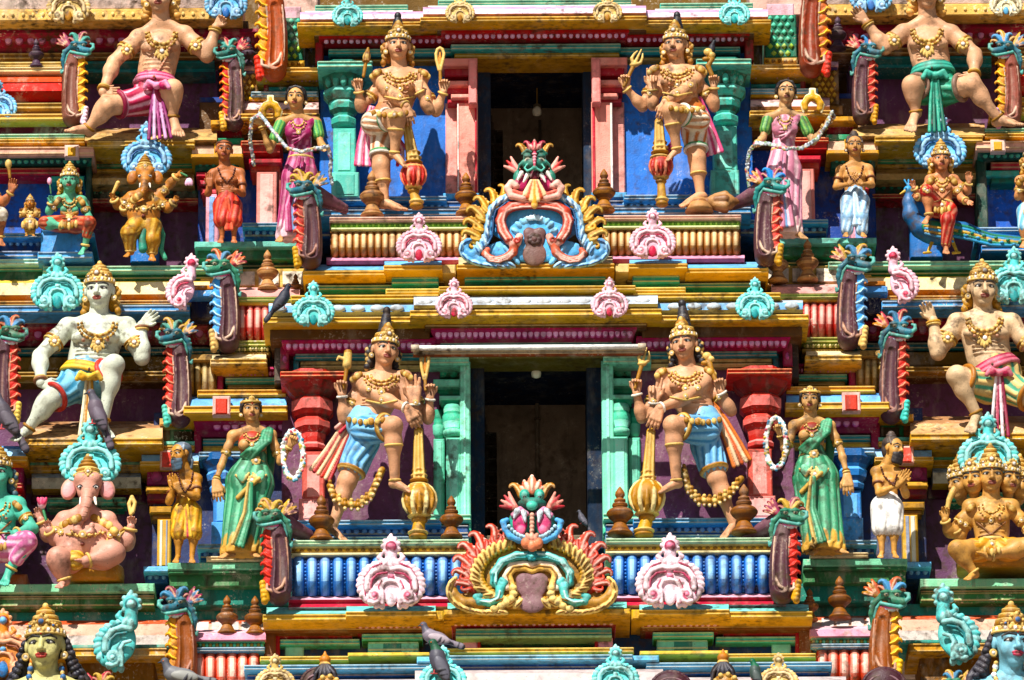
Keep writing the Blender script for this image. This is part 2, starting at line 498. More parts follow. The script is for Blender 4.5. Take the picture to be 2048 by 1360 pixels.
    def under(s, top, *subs):
        """hang some parts one level deeper, below the part they grow from"""
        t = next((o for o in s.done_parts if o.name.split('.')[0] == top), None)
        for o in s.done_parts:
            if t and o is not t and o.name.split('.')[0] in subs: o.parent = t
# ------------------------------------------------------------------ the tower body behind everything
tw = {'wall': [('b', -500, -260, 962, 1800, -1.75, 2.0, 'olive'), ('b', 1182, -260, 2650, 1800, -1.75, 2.0, 'olive'),
               ('b', 962, -260, 1182, 98, -1.75, 2.0, 'olive'), ('b', 962, 420, 1182, 690, -1.7, 2.0, 'olive'), ('b', 962, 1040, 1182, 1800, -1.7, 2.0, 'olive')]}
arch('tower', 'olive plaster core of the temple tower behind all of its tiers and statues', 'tower', (1072, 1700, -1.7), tw, mat='worn')
def room(label, y0, y1, D, jl, jr, side, backc, lamp_y):
    """recessed doorway: reveal slabs, dark ceiling, side walls and back wall, all real planes behind the opening"""
    x0, x1 = jl, jr
    dp = 1.5
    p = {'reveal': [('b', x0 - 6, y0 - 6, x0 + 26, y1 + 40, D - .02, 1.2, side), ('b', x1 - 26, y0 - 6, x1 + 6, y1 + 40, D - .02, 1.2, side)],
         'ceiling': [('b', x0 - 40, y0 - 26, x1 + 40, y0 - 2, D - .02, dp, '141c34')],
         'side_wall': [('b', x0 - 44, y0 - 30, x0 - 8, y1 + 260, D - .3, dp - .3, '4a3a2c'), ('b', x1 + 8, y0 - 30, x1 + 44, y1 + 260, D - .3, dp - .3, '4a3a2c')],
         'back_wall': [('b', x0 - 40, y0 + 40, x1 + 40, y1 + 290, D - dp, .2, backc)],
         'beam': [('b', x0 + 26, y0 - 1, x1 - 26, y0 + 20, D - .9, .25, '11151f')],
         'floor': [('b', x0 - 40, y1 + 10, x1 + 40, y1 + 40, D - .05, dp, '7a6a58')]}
    # lattice screen along the left wall
    lat = []
    for i in range(9):
        lat.append(('b', x0 + 27 + i * 2.5, y0 + 120 + i * 14, x0 + 29 + i * 2.5, y1 + 120, D - .7 - i * .06, .02, '241a14'))
    for j in range(12):
        lat.append(('b', x0 + 25, y0 + 150 + j * 26, x0 + 50, y0 + 153 + j * 26, D - .72, .7, '241a14'))
    p['lattice_screen'] = lat
    arch('doorway', label, 'doorway', (1072, y1, D), p, mat='dark')
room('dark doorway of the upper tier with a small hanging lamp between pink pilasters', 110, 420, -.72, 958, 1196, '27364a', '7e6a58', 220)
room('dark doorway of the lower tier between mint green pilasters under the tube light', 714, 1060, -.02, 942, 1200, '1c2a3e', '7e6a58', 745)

PINKBUMP = 'e7b4d4'
def scal(x0, x1, y, D, pitch, r, c=PINKBUMP, rd=.018, c2=None, ry=None):
    return ('sc', x0, x1, y, D, max(2, int((x1 - x0) / pitch)), r, ry or r, rd, c, c2)

# ------------------------------------------------------------------ upper tier, centre
both('niche_wall', 'bright blue niche wall behind the upper guardian left of the doorway', 'bright blue niche wall behind the upper guardian right of the doorway', 'niche wall', (800, 420, -.7),
     {'wall': [('b', 640, 100, 900, 440, -.60, 1.1, '3874c8')]})
for mr, lb in ((False, 'salmon pink pilaster with stepped capital on the left side of the upper doorway'), (True, 'salmon pink pilaster with stepped capital on the right side of the upper doorway')):
    arch('pilaster', lb, 'pilaster', (925, 400, -.5), {
        'capital': [('b', 886, 115, 958, 130, -.30, .5, 'salmon'), ('b', 892, 132, 958, 152, -.40, .4, 'b0303a'), ('b', 888, 160, 940, 170, -.34, .4, 'salmon'),
                    ('b', 896, 171, 940, 186, -.42, .4, 'c24048'), ('b', 905, 187, 958, 196, -.36, .4, 'salmon'), ('b', 898, 197, 945, 206, -.42, .4, 'b83840'), ('b', 940, 118, 957, 206, -.28, .4, 'ee8f88')],
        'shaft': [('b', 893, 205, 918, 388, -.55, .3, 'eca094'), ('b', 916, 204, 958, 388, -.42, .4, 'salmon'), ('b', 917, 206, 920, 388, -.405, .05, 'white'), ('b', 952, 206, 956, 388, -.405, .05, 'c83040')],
        'base': [('b', 888, 385, 960, 397, -.36, .4, '5fb0dc'), ('b', 892, 397, 956, 415, -.42, .4, '2d62a8')]}, 'pink pilasters of the upper doorway', mr)
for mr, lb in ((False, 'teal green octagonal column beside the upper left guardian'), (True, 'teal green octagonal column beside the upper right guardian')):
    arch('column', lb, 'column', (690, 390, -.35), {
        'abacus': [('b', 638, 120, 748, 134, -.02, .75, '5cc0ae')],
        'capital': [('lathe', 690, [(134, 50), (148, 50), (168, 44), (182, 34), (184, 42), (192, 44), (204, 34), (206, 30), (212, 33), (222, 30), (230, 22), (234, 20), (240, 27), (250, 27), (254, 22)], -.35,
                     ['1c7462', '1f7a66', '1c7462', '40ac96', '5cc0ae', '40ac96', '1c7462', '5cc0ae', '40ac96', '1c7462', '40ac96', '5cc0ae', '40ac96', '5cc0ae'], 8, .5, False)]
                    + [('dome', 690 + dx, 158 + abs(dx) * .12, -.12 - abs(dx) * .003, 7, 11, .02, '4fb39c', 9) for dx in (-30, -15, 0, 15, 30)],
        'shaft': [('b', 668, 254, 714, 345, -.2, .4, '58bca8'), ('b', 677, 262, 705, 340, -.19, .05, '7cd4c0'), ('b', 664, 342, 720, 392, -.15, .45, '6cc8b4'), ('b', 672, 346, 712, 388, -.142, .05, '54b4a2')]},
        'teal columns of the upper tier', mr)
both('base_ledge', 'light blue beaded base ledge under the upper left guardian', 'light blue beaded base ledge under the upper right guardian', 'ledge', (780, 420, -.2),
     {'top_slab': [('b', 636, 391, 895, 402, -.18, .6, '54a4d8')], 'beaded_band': [('b', 640, 402, 935, 418, -.3, .5, '245a98'), scal(735, 900, 410, -.3, 13, 5, '8cc4e8', .02)],
      'foot_slab': [('b', 640, 417, 935, 432, -.05, .7, '3f8cc0')]})
# cornice over the upper doorway
def uc(seg, x0, x1, dy, D, ends):
    return {'top_strip': [('b', x0 + 30, 8 + dy, x1 - 30, 18 + dy, D - .35, .4, '37b5a2'), ('b', x0 + 10, 19 + dy, x1 - 20, 24 + dy, D - .28, .3, 'white')],
            'rounded_band': [('pr', x0, x1, [(22 + dy, D - .2), (27 + dy, D - .06), (36 + dy, D - .02), (42 + dy, D - .1)], ['d9a4c8', 'e8cad8', 'cfa0b8', '7a4a30'], .5)],
            'fascia': [('b', x0 - 6, 42 + dy, x1 + 2, 52 + dy, D, .55, 'd9a21e')],
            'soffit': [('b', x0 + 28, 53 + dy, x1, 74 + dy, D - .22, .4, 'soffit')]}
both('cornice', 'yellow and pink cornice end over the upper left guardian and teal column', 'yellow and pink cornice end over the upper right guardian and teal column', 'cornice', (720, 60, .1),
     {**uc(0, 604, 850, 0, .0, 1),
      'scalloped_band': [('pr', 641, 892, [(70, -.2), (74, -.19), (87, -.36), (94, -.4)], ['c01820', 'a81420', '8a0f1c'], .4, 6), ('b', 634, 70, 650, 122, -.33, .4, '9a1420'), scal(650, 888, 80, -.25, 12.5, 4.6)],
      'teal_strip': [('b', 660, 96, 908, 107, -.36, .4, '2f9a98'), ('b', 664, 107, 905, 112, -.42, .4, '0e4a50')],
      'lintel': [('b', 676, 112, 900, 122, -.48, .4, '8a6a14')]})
arch('cornice', 'projecting middle of the yellow and pink cornice above the upper doorway', 'cornice', (1072, 60, .1),
     {**uc(0, 850, 1296, -9, .10, 0),
      'scalloped_band': [('pr', 886, 1262, [(60, -.1), (66, -.08), (80, -.26), (86, -.3)], ['c01820', 'b01420', '8a0f1c'], .5, 8), scal(892, 1256, 71, -.13, 13, 5)],
      'teal_strip': [('b', 905, 88, 1245, 99, -.26, .4, '2f9a98')], 'lintel': [('b', 912, 99, 1242, 116, -.36, .4, 'a88018')]})
# ribbed parapets of the upper tier
both('parapet', 'golden ribbed barrel parapet below the upper left guardian', 'golden ribbed barrel parapet below the upper right guardian', 'parapet', (790, 525, .25),
     {'coping': [('b', 660, 432, 936, 441, .34, .6, 'e2b4b0'), ('b', 664, 441, 936, 445, .30, .5, 'c9d890')], 'rope_moulding': [('b', 662, 445, 936, 453, .29, .5, '8fbf4a'), ('rope', 664, 935, 449, .30, 3, '9ccc5a', '5f9434', 50), ('b', 664, 453, 936, 457, .32, .5, 'd8e0a0')],
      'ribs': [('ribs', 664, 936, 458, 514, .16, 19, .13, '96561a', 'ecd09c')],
      'foot_band': [('pr', 654, 936, [(513, .24), (519, .30), (527, .26)], ['d890a8', 'c0566e', 'a83450'], .5)]})
for mr, a, bb in ((False, 'left', 'magenta-sari woman'), (True, 'right', 'pink-sari woman')):
    arch('stepped_ledge', f'yellow edged stepped ledge under the golden ribs towards the {bb}', 'ledge', (760, 550, .4),
         {'sloped_top': [('pr', 612, 772, [(527, .16), (538, .40)], ['6fb0d8'], .5), ('pr', 770, 884, [(519, .24), (528, .48)], ['74b8e4'], .5)],
          'fascia': [('b', 606, 539, 772, 550, .40, .6, 'e0b040'), ('b', 768, 529, 886, 541, .48, .6, 'dca83a'), ('b', 884, 528, 912, 547, .38, .4, 'd6b878')],
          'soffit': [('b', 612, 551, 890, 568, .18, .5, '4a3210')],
          'green_strip': [('b', 622, 568, 788, 578, .20, .4, '2c8f88'), ('b', 784, 553, 878, 568, .30, .4, '2f9a92'), ('b', 626, 578, 790, 592, .08, .4, '0f5a34'), ('b', 790, 568, 878, 576, .18, .4, '14663a')]},
         None, mr)
arch('stepped_ledge', 'yellow edged ledge carrying the blue and red arch ornament', 'ledge', (1072, 540, .5),
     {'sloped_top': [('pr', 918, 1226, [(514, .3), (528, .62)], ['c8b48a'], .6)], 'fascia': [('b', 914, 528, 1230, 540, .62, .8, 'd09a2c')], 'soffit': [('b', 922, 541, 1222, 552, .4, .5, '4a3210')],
      'green_strip': [('b', 930, 549, 1212, 562, .42, .5, '30a092'), ('b', 936, 562, 1205, 576, .2, .4, '101c24'), ('b', 938, 562, 968, 574, .26, .3, '6cc060'), ('b', 1168, 562, 1202, 574, .26, .3, '6cc060')]})
# ------------------------------------------------------------------ lower tier, centre
both('niche_wall', 'purple plaster niche wall behind the lower left guardian with blue shorts', 'purple plaster niche wall behind the lower right guardian with blue shorts', 'niche wall', (760, 1060, 0),
     {'wall': [('b', 560, 700, 880, 1080, .14, 1.7, '6b3a58')]})
for mr, lb in ((False, 'mint green double pilaster with lotus capital left of the lower doorway'), (True, 'mint green double pilaster with lotus capital right of the lower doorway')):
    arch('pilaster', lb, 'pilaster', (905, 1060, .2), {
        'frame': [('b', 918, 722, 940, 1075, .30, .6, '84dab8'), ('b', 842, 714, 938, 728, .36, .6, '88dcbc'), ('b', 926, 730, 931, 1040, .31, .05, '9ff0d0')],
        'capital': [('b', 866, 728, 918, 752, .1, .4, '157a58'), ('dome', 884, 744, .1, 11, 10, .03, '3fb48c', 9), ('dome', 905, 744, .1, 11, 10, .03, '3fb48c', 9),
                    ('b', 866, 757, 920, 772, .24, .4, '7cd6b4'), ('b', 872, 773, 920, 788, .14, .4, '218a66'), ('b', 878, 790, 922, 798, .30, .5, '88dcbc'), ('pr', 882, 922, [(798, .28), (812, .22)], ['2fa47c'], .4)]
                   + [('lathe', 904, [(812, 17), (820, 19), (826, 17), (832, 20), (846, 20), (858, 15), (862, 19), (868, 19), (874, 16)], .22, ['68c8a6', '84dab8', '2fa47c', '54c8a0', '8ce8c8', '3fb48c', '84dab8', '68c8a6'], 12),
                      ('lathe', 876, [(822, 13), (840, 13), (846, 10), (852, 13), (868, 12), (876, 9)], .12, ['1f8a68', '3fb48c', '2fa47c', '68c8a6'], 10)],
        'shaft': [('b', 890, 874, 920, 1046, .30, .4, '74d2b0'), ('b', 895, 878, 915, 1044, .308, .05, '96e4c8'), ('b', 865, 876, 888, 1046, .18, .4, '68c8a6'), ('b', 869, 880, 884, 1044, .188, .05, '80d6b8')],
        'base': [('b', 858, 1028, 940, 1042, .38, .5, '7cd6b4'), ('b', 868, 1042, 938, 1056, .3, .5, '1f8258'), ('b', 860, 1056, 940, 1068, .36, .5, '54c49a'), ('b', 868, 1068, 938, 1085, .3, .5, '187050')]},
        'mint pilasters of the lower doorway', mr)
for mr, lb in ((False, 'red and salmon octagonal column beside the lower left guardian'), (True, 'red and salmon octagonal column beside the lower right guardian')):
    arch('column', lb, 'column', (622, 1040, .35), {
        'abacus': [('b', 560, 740, 690, 752, .62, .9, 'd23a30')],
        'capital': [('lathe', 624, [(752, 58), (768, 62), (786, 50), (797, 36), (799, 36), (806, 44), (826, 44), (834, 36), (838, 30), (848, 38), (858, 37), (866, 30), (870, 28), (878, 26), (888, 24), (893, 28), (900, 28)], .30,
                    ['b8281e', 'a01c18', '8c1814', '601010', 'cf4038', 'e07068', 'c83a34', '801414', 'cf4a42', 'dd6a62', 'b42a24', '7a1412', 'd0504a', 'c23a34', 'e08a82', 'c8504a'], 8, .5, False)],
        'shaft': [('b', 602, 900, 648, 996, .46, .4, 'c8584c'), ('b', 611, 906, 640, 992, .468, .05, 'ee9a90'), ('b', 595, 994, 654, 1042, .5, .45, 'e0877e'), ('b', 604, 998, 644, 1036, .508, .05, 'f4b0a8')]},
        'red columns of the lower tier', mr)
both('base_ledge', 'blue beaded base ledge under the lower left guardian', 'blue beaded base ledge under the lower right guardian', 'ledge', (760, 1080, .4),
     {'top_slab': [('b', 584, 1038, 880, 1050, .54, .7, '54a4d8')], 'beaded_band': [('b', 590, 1050, 935, 1072, .42, .6, '1d4a80'), scal(672, 890, 1062, .42, 15, 6.2, '7fa8d0', .02)], 'foot_slab': [('b', 584, 1071, 936, 1080, .7, .9, '3a86b8')]})
def lband(x0, x1, y0, D, n):
    return [('pr', x0, x1, [(y0, D), (y0 + 6, D + .02), (y0 + 24, D - .14), (y0 + 32, D - .2)], ['c01c60', 'a8185a', '941448'], .5, 10), ('sc', x0 + 8, x1 - 8, y0 + 14, D - .045, int(n * 1.25), 6.2, 9.5, .024, 'cc5c9c', 'e4acd8')]
both('cornice', 'yellow and magenta cornice end above the lower left guardian and red column', 'yellow and magenta cornice end above the lower right guardian and red column', 'cornice', (700, 650, .6),
     {'top_strip': [('b', 582, 588, 878, 600, .62, .6, 'dcae34'), ('b', 588, 600, 878, 607, .5, .5, '7a5018'), ('b', 772, 576, 880, 586, .58, .4, 'e8cc60')],
      'rounded_band': [('pr', 538, 838, [(604, .5), (609, .6), (622, .64), (630, .56)], ['b4c4d0', '6ca4d0', 'a8b4bc', '4a3820'], .6)] + [('dome', 560 + 39 * k, 614, .66, 15, 7, .012, 'b8c4cc', 10) for k in range(7)],
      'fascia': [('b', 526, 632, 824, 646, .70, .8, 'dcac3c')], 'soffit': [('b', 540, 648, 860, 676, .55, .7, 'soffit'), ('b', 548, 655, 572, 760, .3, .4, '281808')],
      'scalloped_band': lband(563, 872, 674, .52, 19) + [('b', 560, 680, 578, 735, .34, .4, '9a0f42'), ('sc', 562, 577, 716, .34, 1, 5, 8, .02, 'c860a0')],
      'teal_strip': [('b', 590, 705, 860, 716, .32, .4, '2a8f9c'), ('b', 586, 708, 598, 742, .26, .3, '1d6f78')], 'lintel': [('b', 600, 718, 850, 736, .24, .4, 'c8b070'), ('b', 600, 726, 850, 731, .246, .05, '6a5018')]})
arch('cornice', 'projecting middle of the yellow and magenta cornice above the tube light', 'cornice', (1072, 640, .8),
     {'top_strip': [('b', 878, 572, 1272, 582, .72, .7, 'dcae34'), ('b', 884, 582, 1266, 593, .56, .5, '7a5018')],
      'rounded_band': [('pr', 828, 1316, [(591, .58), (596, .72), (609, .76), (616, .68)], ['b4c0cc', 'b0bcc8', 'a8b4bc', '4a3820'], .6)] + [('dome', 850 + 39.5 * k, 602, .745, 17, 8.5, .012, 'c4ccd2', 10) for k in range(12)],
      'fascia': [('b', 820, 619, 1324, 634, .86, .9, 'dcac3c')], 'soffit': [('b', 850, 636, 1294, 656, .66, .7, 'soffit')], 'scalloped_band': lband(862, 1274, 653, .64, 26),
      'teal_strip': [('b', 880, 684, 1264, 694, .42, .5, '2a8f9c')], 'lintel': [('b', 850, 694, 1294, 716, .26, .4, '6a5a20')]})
both('parapet', 'blue ribbed barrel parapet below the lower left guardian', 'blue ribbed barrel parapet below the lower right guardian', 'parapet', (750, 1210, 1.0),
     {'coping': [('b', 578, 1078, 935, 1088, 1.06, .9, 'a8dcc0')], 'rope_moulding': [('b', 580, 1088, 935, 1094, 1.02, .7, 'e6d08a'), ('b', 580, 1094, 935, 1103, 1.0, .7, 'b88a2a'), ('rope', 582, 934, 1098, 1.01, 3.6, 'd8a840', '8a6018', 46), ('b', 580, 1103, 935, 1108, 1.03, .7, 'e8d8a0')],
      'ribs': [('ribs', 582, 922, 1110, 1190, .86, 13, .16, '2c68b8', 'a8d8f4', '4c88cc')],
      'foot_band': [('pr', 574, 920, [(1190, .94), (1197, 1.02), (1204, .98), (1212, 1.04)], ['d8a0b0', 'c84058', 'b02038', 'e0b0b8'], .6)]})
both('stepped_ledge', 'golden edged stepped ledge under the blue ribs left of the great lower arch', 'golden edged stepped ledge under the blue ribs right of the great lower arch', 'ledge', (700, 1240, 1.1),
     {'sloped_top': [('pr', 530, 690, [(1212, .86), (1225, 1.12)], ['7fd0c4'], .6), ('pr', 690, 868, [(1207, .96), (1221, 1.22)], ['74d4c8'], .6)],
      'fascia': [('b', 522, 1226, 692, 1240, 1.12, .8, 'dcae40'), ('b', 688, 1221, 870, 1233, 1.22, .9, 'deb044'), ('b', 868, 1220, 884, 1240, 1.12, .5, 'd8a838')],
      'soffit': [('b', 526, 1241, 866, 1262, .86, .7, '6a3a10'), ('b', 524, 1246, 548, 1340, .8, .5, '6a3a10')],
      'scalloped_band': [('pr', 540, 706, [(1252, .84), (1256, .86), (1268, .74), (1276, .7)], ['d070a0', 'a01c30', '8a1424'], .5, 6), scal(546, 700, 1259, .80, 12, 4.6), ('pr', 706, 862, [(1243, .94), (1247, .96), (1258, .84), (1266, .8)], ['d070a0', 'a01c30', '8a1424'], .5, 6), scal(712, 856, 1250, .9, 12, 4.6), ('b', 541, 1262, 556, 1318, .74, .4, '9a1828')],
      'teal_strip': [('b', 556, 1276, 716, 1288, .72, .4, '4ebfc4'), ('b', 720, 1266, 842, 1278, .82, .4, '58c8c4'), ('b', 722, 1278, 840, 1283, .78, .4, '1a6a30')]})
arch('stepped_ledge', 'golden edged ledge carrying the great lower arch with flame leaves', 'ledge', (1072, 1240, 1.3),
     {'sloped_top': [('pr', 892, 1250, [(1205, .98), (1217, 1.34)], ['7cd8c4'], .8)], 'fascia': [('b', 884, 1218, 1258, 1230, 1.34, 1.0, 'd4a23c')], 'soffit': [('b', 896, 1231, 1246, 1242, 1.12, .7, '6a3a10')],
      'scalloped_band': [('pr', 896, 1232, [(1238, 1.08), (1242, 1.1), (1255, .96), (1262, .92)], ['d070a0', 'a01c30', '8a1424'], .5, 6), scal(902, 1226, 1246, 1.03, 12.6, 5)],
      'teal_strip': [('b', 908, 1257, 1220, 1271, .98, .5, '3f9fa4'), ('b', 908, 1271, 1220, 1276, 1.0, .5, 'a8e0c0')],
      'underband': [('b', 930, 1276, 1200, 1290, .8, .4, '14502c')]})
both('niche_pilaster', 'short pink pilaster beside the dark blue recess under the great lower arch, left one', 'short pink pilaster beside the dark blue recess under the great lower arch, right one', 'pilaster', (938, 1300, .85),
     {'shaft': [('b', 922, 1276, 952, 1302, .86, .4, 'e4a6d0')], 'red_edge': [('b', 952, 1278, 958, 1300, .87, .4, 'c01830')]}, 'pink pilasters of the low recess')
both('niche_pilaster', 'pale teal double pilaster in the low recess, nearer to the great arch', 'pale teal double pilaster in the low recess near the great arch, right side', 'pilaster', (780, 1300, .75),
     {'shaft': [('b', 732, 1282, 834, 1304, .76, .4, '74ccd0')], 'panel': [('b', 762, 1283, 800, 1304, .768, .05, '2f8088')], 'corner_shaft': [('b', 566, 1290, 604, 1312, .66, .4, '80d0cc')]}, 'teal pilasters of the low recess')
arch('recess_wall', 'dark blue wall of the low recess beneath the bottom cornice', 'wall', (1072, 1310, .6), {'wall': [('b', 540, 1240, 1604, 1330, .58, 2.2, '16386e')]})
both('bottom_cornice', 'yellow, pale blue and white stepped cornice along the bottom edge, left part', 'yellow, pale blue and white stepped cornice along the bottom edge, right part', 'cornice', (700, 1340, 1.4),
     {'yellow_strip': [('b', 516, 1310, 694, 1320, 1.26, .8, 'e8bc48'), ('b', 692, 1303, 868, 1311, 1.34, .8, 'e8c050'), ('b', 520, 1320, 690, 1327, 1.14, .6, '9a6414')],
      'blue_strip': [('b', 484, 1327, 856, 1338, 1.42, .9, '62b4e0'), ('b', 490, 1338, 856, 1352, 1.28, .7, '1f58a4'), ('b', 830, 1312, 882, 1324, 1.46, .9, '70c0e4')],
      'white_band': [('pr', 456, 830, [(1357, 1.44), (1364, 1.6), (1384, 1.66), (1400, 1.5)], ['b4a6a4', 'b8acaa', 'a49490'], .8), ('b', 440, 1400, 840, 1440, 1.7, 1.0, 'dcac3c')]})
arch('bottom_cornice', 'yellow, pale blue and white cornice along the bottom edge below the great lower arch', 'cornice', (1072, 1340, 1.5),
     {'yellow_strip': [('b', 872, 1296, 1264, 1307, 1.44, .9, 'e8bc48')], 'blue_strip': [('b', 876, 1310, 1262, 1321, 1.52, .9, '70c0e4'), ('b', 880, 1321, 1258, 1340, 1.38, .7, '2458a8')],
      'white_band': [('pr', 826, 1322, [(1340, 1.5), (1346, 1.68), (1364, 1.74), (1384, 1.6)], ['b8a8a4', 'bcb0ac', 'a89890'], .8), ('b', 820, 1384, 1324, 1440, 1.78, 1.0, 'dcac3c')]})

# ------------------------------------------------------------------ side bays (built left, mirrored right)
def nm(l, r): return l, r
# top outer bay: cornice, giant's niche
both('cornice', 'worn pink and gold cornice with large pink scallops behind the seated giant at top left', 'worn pink and gold cornice with large pink scallops behind the seated giant at top right', 'cornice', (240, 60, -.5),
     {'barrel_band': [('pr', -80, 488, [(-60, -.9), (-40, -.62), (-10, -.55), (12, -.6)], ['d8b0a0', 'e0a890', 'e8d0c4', '7a4a30'], .6)], 'fascia': [('b', -80, 12, 488, 36, -.58, .7, 'dcae60'), ('sc', -40, 480, 24, -.58, 26, 4, 5, .02, 'e8c880')],
      'soffit': [('b', -80, 38, 500, 62, -.85, .6, '4a3210')], 'scalloped_band': [('pr', -80, 520, [(54, -.8), (60, -.78), (90, -.98), (100, -1.02)], ['8a0c30', '98103c', '7a0c2c'], .5), ('sc', -60, 510, 74, -.875, 25, 8.5, 10.5, .024, 'a04878', 'd08cb8')],
      'brown_strip': [('b', -80, 100, 520, 114, -1.0, .5, '7a5424')]}, mat='worn')
both('niche_wall', 'purple plaster wall of the niche where the top left giant sits', 'purple plaster wall of the niche where the top right giant sits', 'niche wall', (300, 255, -1.3),
     {'wall': [('b', 150, 100, 440, 290, -1.3, .6, '6c3d62')], 'teal_band': [('pr', 158, 432, [(114, -1.06), (122, -1.02), (134, -1.08), (140, -1.04), (150, -1.12)], ['2b8f88', '1a6a68', '2b8f88', '14585a'], .4)]})
both('seat_ledge', 'sandy weathered ledge under the top left giant', 'sandy weathered ledge under the top right giant', 'ledge', (300, 295, -.75),
     {'top_slab': [('pr', 172, 436, [(252, -.9), (262, -.5), (276, -.36)], ['b48a58', 'caa468'], .8), ('b', 176, 277, 392, 290, -.34, .8, 'd0a040')],
      'beaded_band': [('b', 182, 291, 388, 318, -.92, .5, '6a0c24'), ('sc', 184, 386, 306, -.92, 22, 3, 4, .016, 'a83a58')], 'green_strip': [('b', 180, 319, 392, 330, -.8, .5, '4fae80'), ('b', 182, 331, 390, 342, -.86, .5, 'd8a848')],
      'worn_band': [('pr', 184, 390, [(342, -.84), (352, -.7), (364, -.74)], ['b88c50', 'c89a60'], .5)], 'dotted_band': [('b', 178, 365, 400, 392, -.95, .5, '0e4030'), ('sc', 182, 398, 380, -.95, 14, 5, 4.5, .018, '2f8468')],
      'red_strip': [('b', 182, 392, 398, 402, -.86, .4, 'b81c2a')]}, mat='worn')
# far outer parapet and shrine face of the top bay
both('outer_parapet', 'worn red and green barrel parapet at the far left beside the top left giant', 'worn red and green barrel parapet at the far right beside the top right giant', 'parapet', (50, 300, -.6),
     {'coping': [('b', -80, 118, 126, 128, -.62, .5, 'd0b060'), ('b', -80, 128, 128, 140, -.6, .5, 'e4cc98')], 'red_barrel': [('pr', -80, 126, [(140, -.74), (150, -.62), (158, -.58)], ['d8603a', 'cf4a2a', 'd8a090'], .5), ('pr', -80, 126, [(158, -.6), (176, -.55), (198, -.66)], ['d83028', 'a81414', '6a1010'], .5)],
      'foot_band': [('b', -80, 200, 130, 214, -.62, .5, 'a8843c'), ('b', -80, 214, 138, 224, -.66, .5, '8a5a24')],
      'ledge': [('b', -80, 222, 160, 236, -.45, .7, 'd8aa50'), ('b', -80, 237, 150, 262, -.62, .5, '5c0c24'), ('sc', -70, 150, 244, -.62, 24, 2.6, 3, .014, '9a3048'), ('b', -80, 262, 172, 272, -.42, .7, '6fc0a8'), ('b', -80, 272, 172, 282, -.4, .7, 'd8a430')]}, mat='worn')
both('corner_shrine', 'small blue shrine front with green scalloped cornice at the far left of the upper tier', 'small blue shrine front with green scalloped cornice at the far right of the upper tier', 'shrine', (90, 460, -.6),
     {'roof_edge': [('b', -80, 288, 190, 306, -.36, .7, 'e0a890')], 'window': [('b', 131, 284, 160, 308, -.33, .1, 'e8c0b0'), ('b', 137, 288, 154, 306, -.32, .1, 'dca028')], 'scalloped_band': [('pr', -80, 186, [(307, -.44), (312, -.42), (326, -.58)], ['17705a', '0f4a3c'], .5, 10), ('sc', -70, 178, 316, -.47, 19, 5, 5, .02, '4fa88c'), ('b', 170, 310, 186, 470, -.62, .4, '0d3a2c')],
      'red_strip': [('b', -80, 330, 160, 344, -.6, .4, 'c03040')], 'wall': [('b', -80, 344, 184, 470, -.85, .8, '2460c0')], 'pilaster': [('b', 104, 346, 170, 358, -.6, .4, '3aa890'), ('b', 114, 358, 160, 372, -.66, .4, '187058')],
      'base': [('b', -80, 460, 190, 470, -.3, .8, '54a4dc'), ('b', -80, 470, 184, 496, -.45, .7, '1c4a84'), ('sc', -10, 84, 482, -.45, 7, 5, 5, .02, '90c8e8'), ('b', -80, 496, 180, 510, -.3, .8, '3a80c4')],
      'lower_strip': [('b', -80, 512, 88, 524, -.2, .8, 'a4dcd0'), ('b', -80, 524, 86, 536, -.28, .7, '2f9a88')]})
both('niche_wall', 'purple plaster wall behind the small elephant-headed statue of the upper tier', 'purple plaster wall behind the peacock rider of the upper tier', 'niche wall', (290, 520, -1.1),
     {'wall': [('b', 176, 400, 412, 536, -1.12, .6, '683a58')], 'throne_back': [('b', 254, 336, 328, 348, -.86, .3, '54a4dc'), ('b', 262, 348, 322, 520, -.95, .2, '2f6fb4')]})
# intermediate bay, upper
both('side_cornice', 'yellow and red cornice with green lattice panel above the magenta-sari woman', 'yellow and red cornice with green lattice panel above the pink-sari woman', 'cornice', (570, 150, -.5),
     {'roof': [('b', 520, -60, 640, 34, -.9, .8, 'c8a090'), ('b', 552, 10, 606, 36, -.62, .4, 'd8a8b0')], 'lattice_panel': [('b', 548, 32, 610, 118, -.55, .6, '1f6a50')] + [('dome', 558 + 14 * i + (7 if j % 2 else 0), 40 + 14 * j, -.55, 6.6, 6.6, .03, 'lime' if j > 3 else '5fc8a4', 4) for j in range(6) for i in range(4 - j % 2)],
      'rope_moulding': [('b', 546, 118, 612, 132, -.5, .5, 'c89a3a'), ('rope', 548, 610, 125, -.49, 4, 'dcae50', '8a6020', 10)],
      'fascia': [('b', 514, 132, 640, 144, -.30, .7, 'd8a040')], 'scalloped_band': [('pr', 528, 642, [(148, -.48), (152, -.46), (166, -.6)], ['a01420', '7a0c1c'], .5, 6), scal(532, 640, 157, -.5, 7, 2.6, 'e0a0b8', .014), ('b', 530, 160, 540, 184, -.6, .3, '90101c')],
      'blue_strip': [('b', 540, 170, 640, 178, -.6, .4, '2f8f90'), ('b', 505, 180, 640, 190, -.46, .5, '74b4d4'), ('b', 500, 190, 640, 197, -.48, .5, 'c8962c')],
      'rounded_cap': [('pr', 482, 640, [(198, -.66), (204, -.46), (216, -.4), (224, -.44)], ['d8a0a0', 'e4bcb4', 'b89080'], .5), ('b', 478, 224, 642, 236, -.32, .6, 'd8a030')]}, mat='worn')
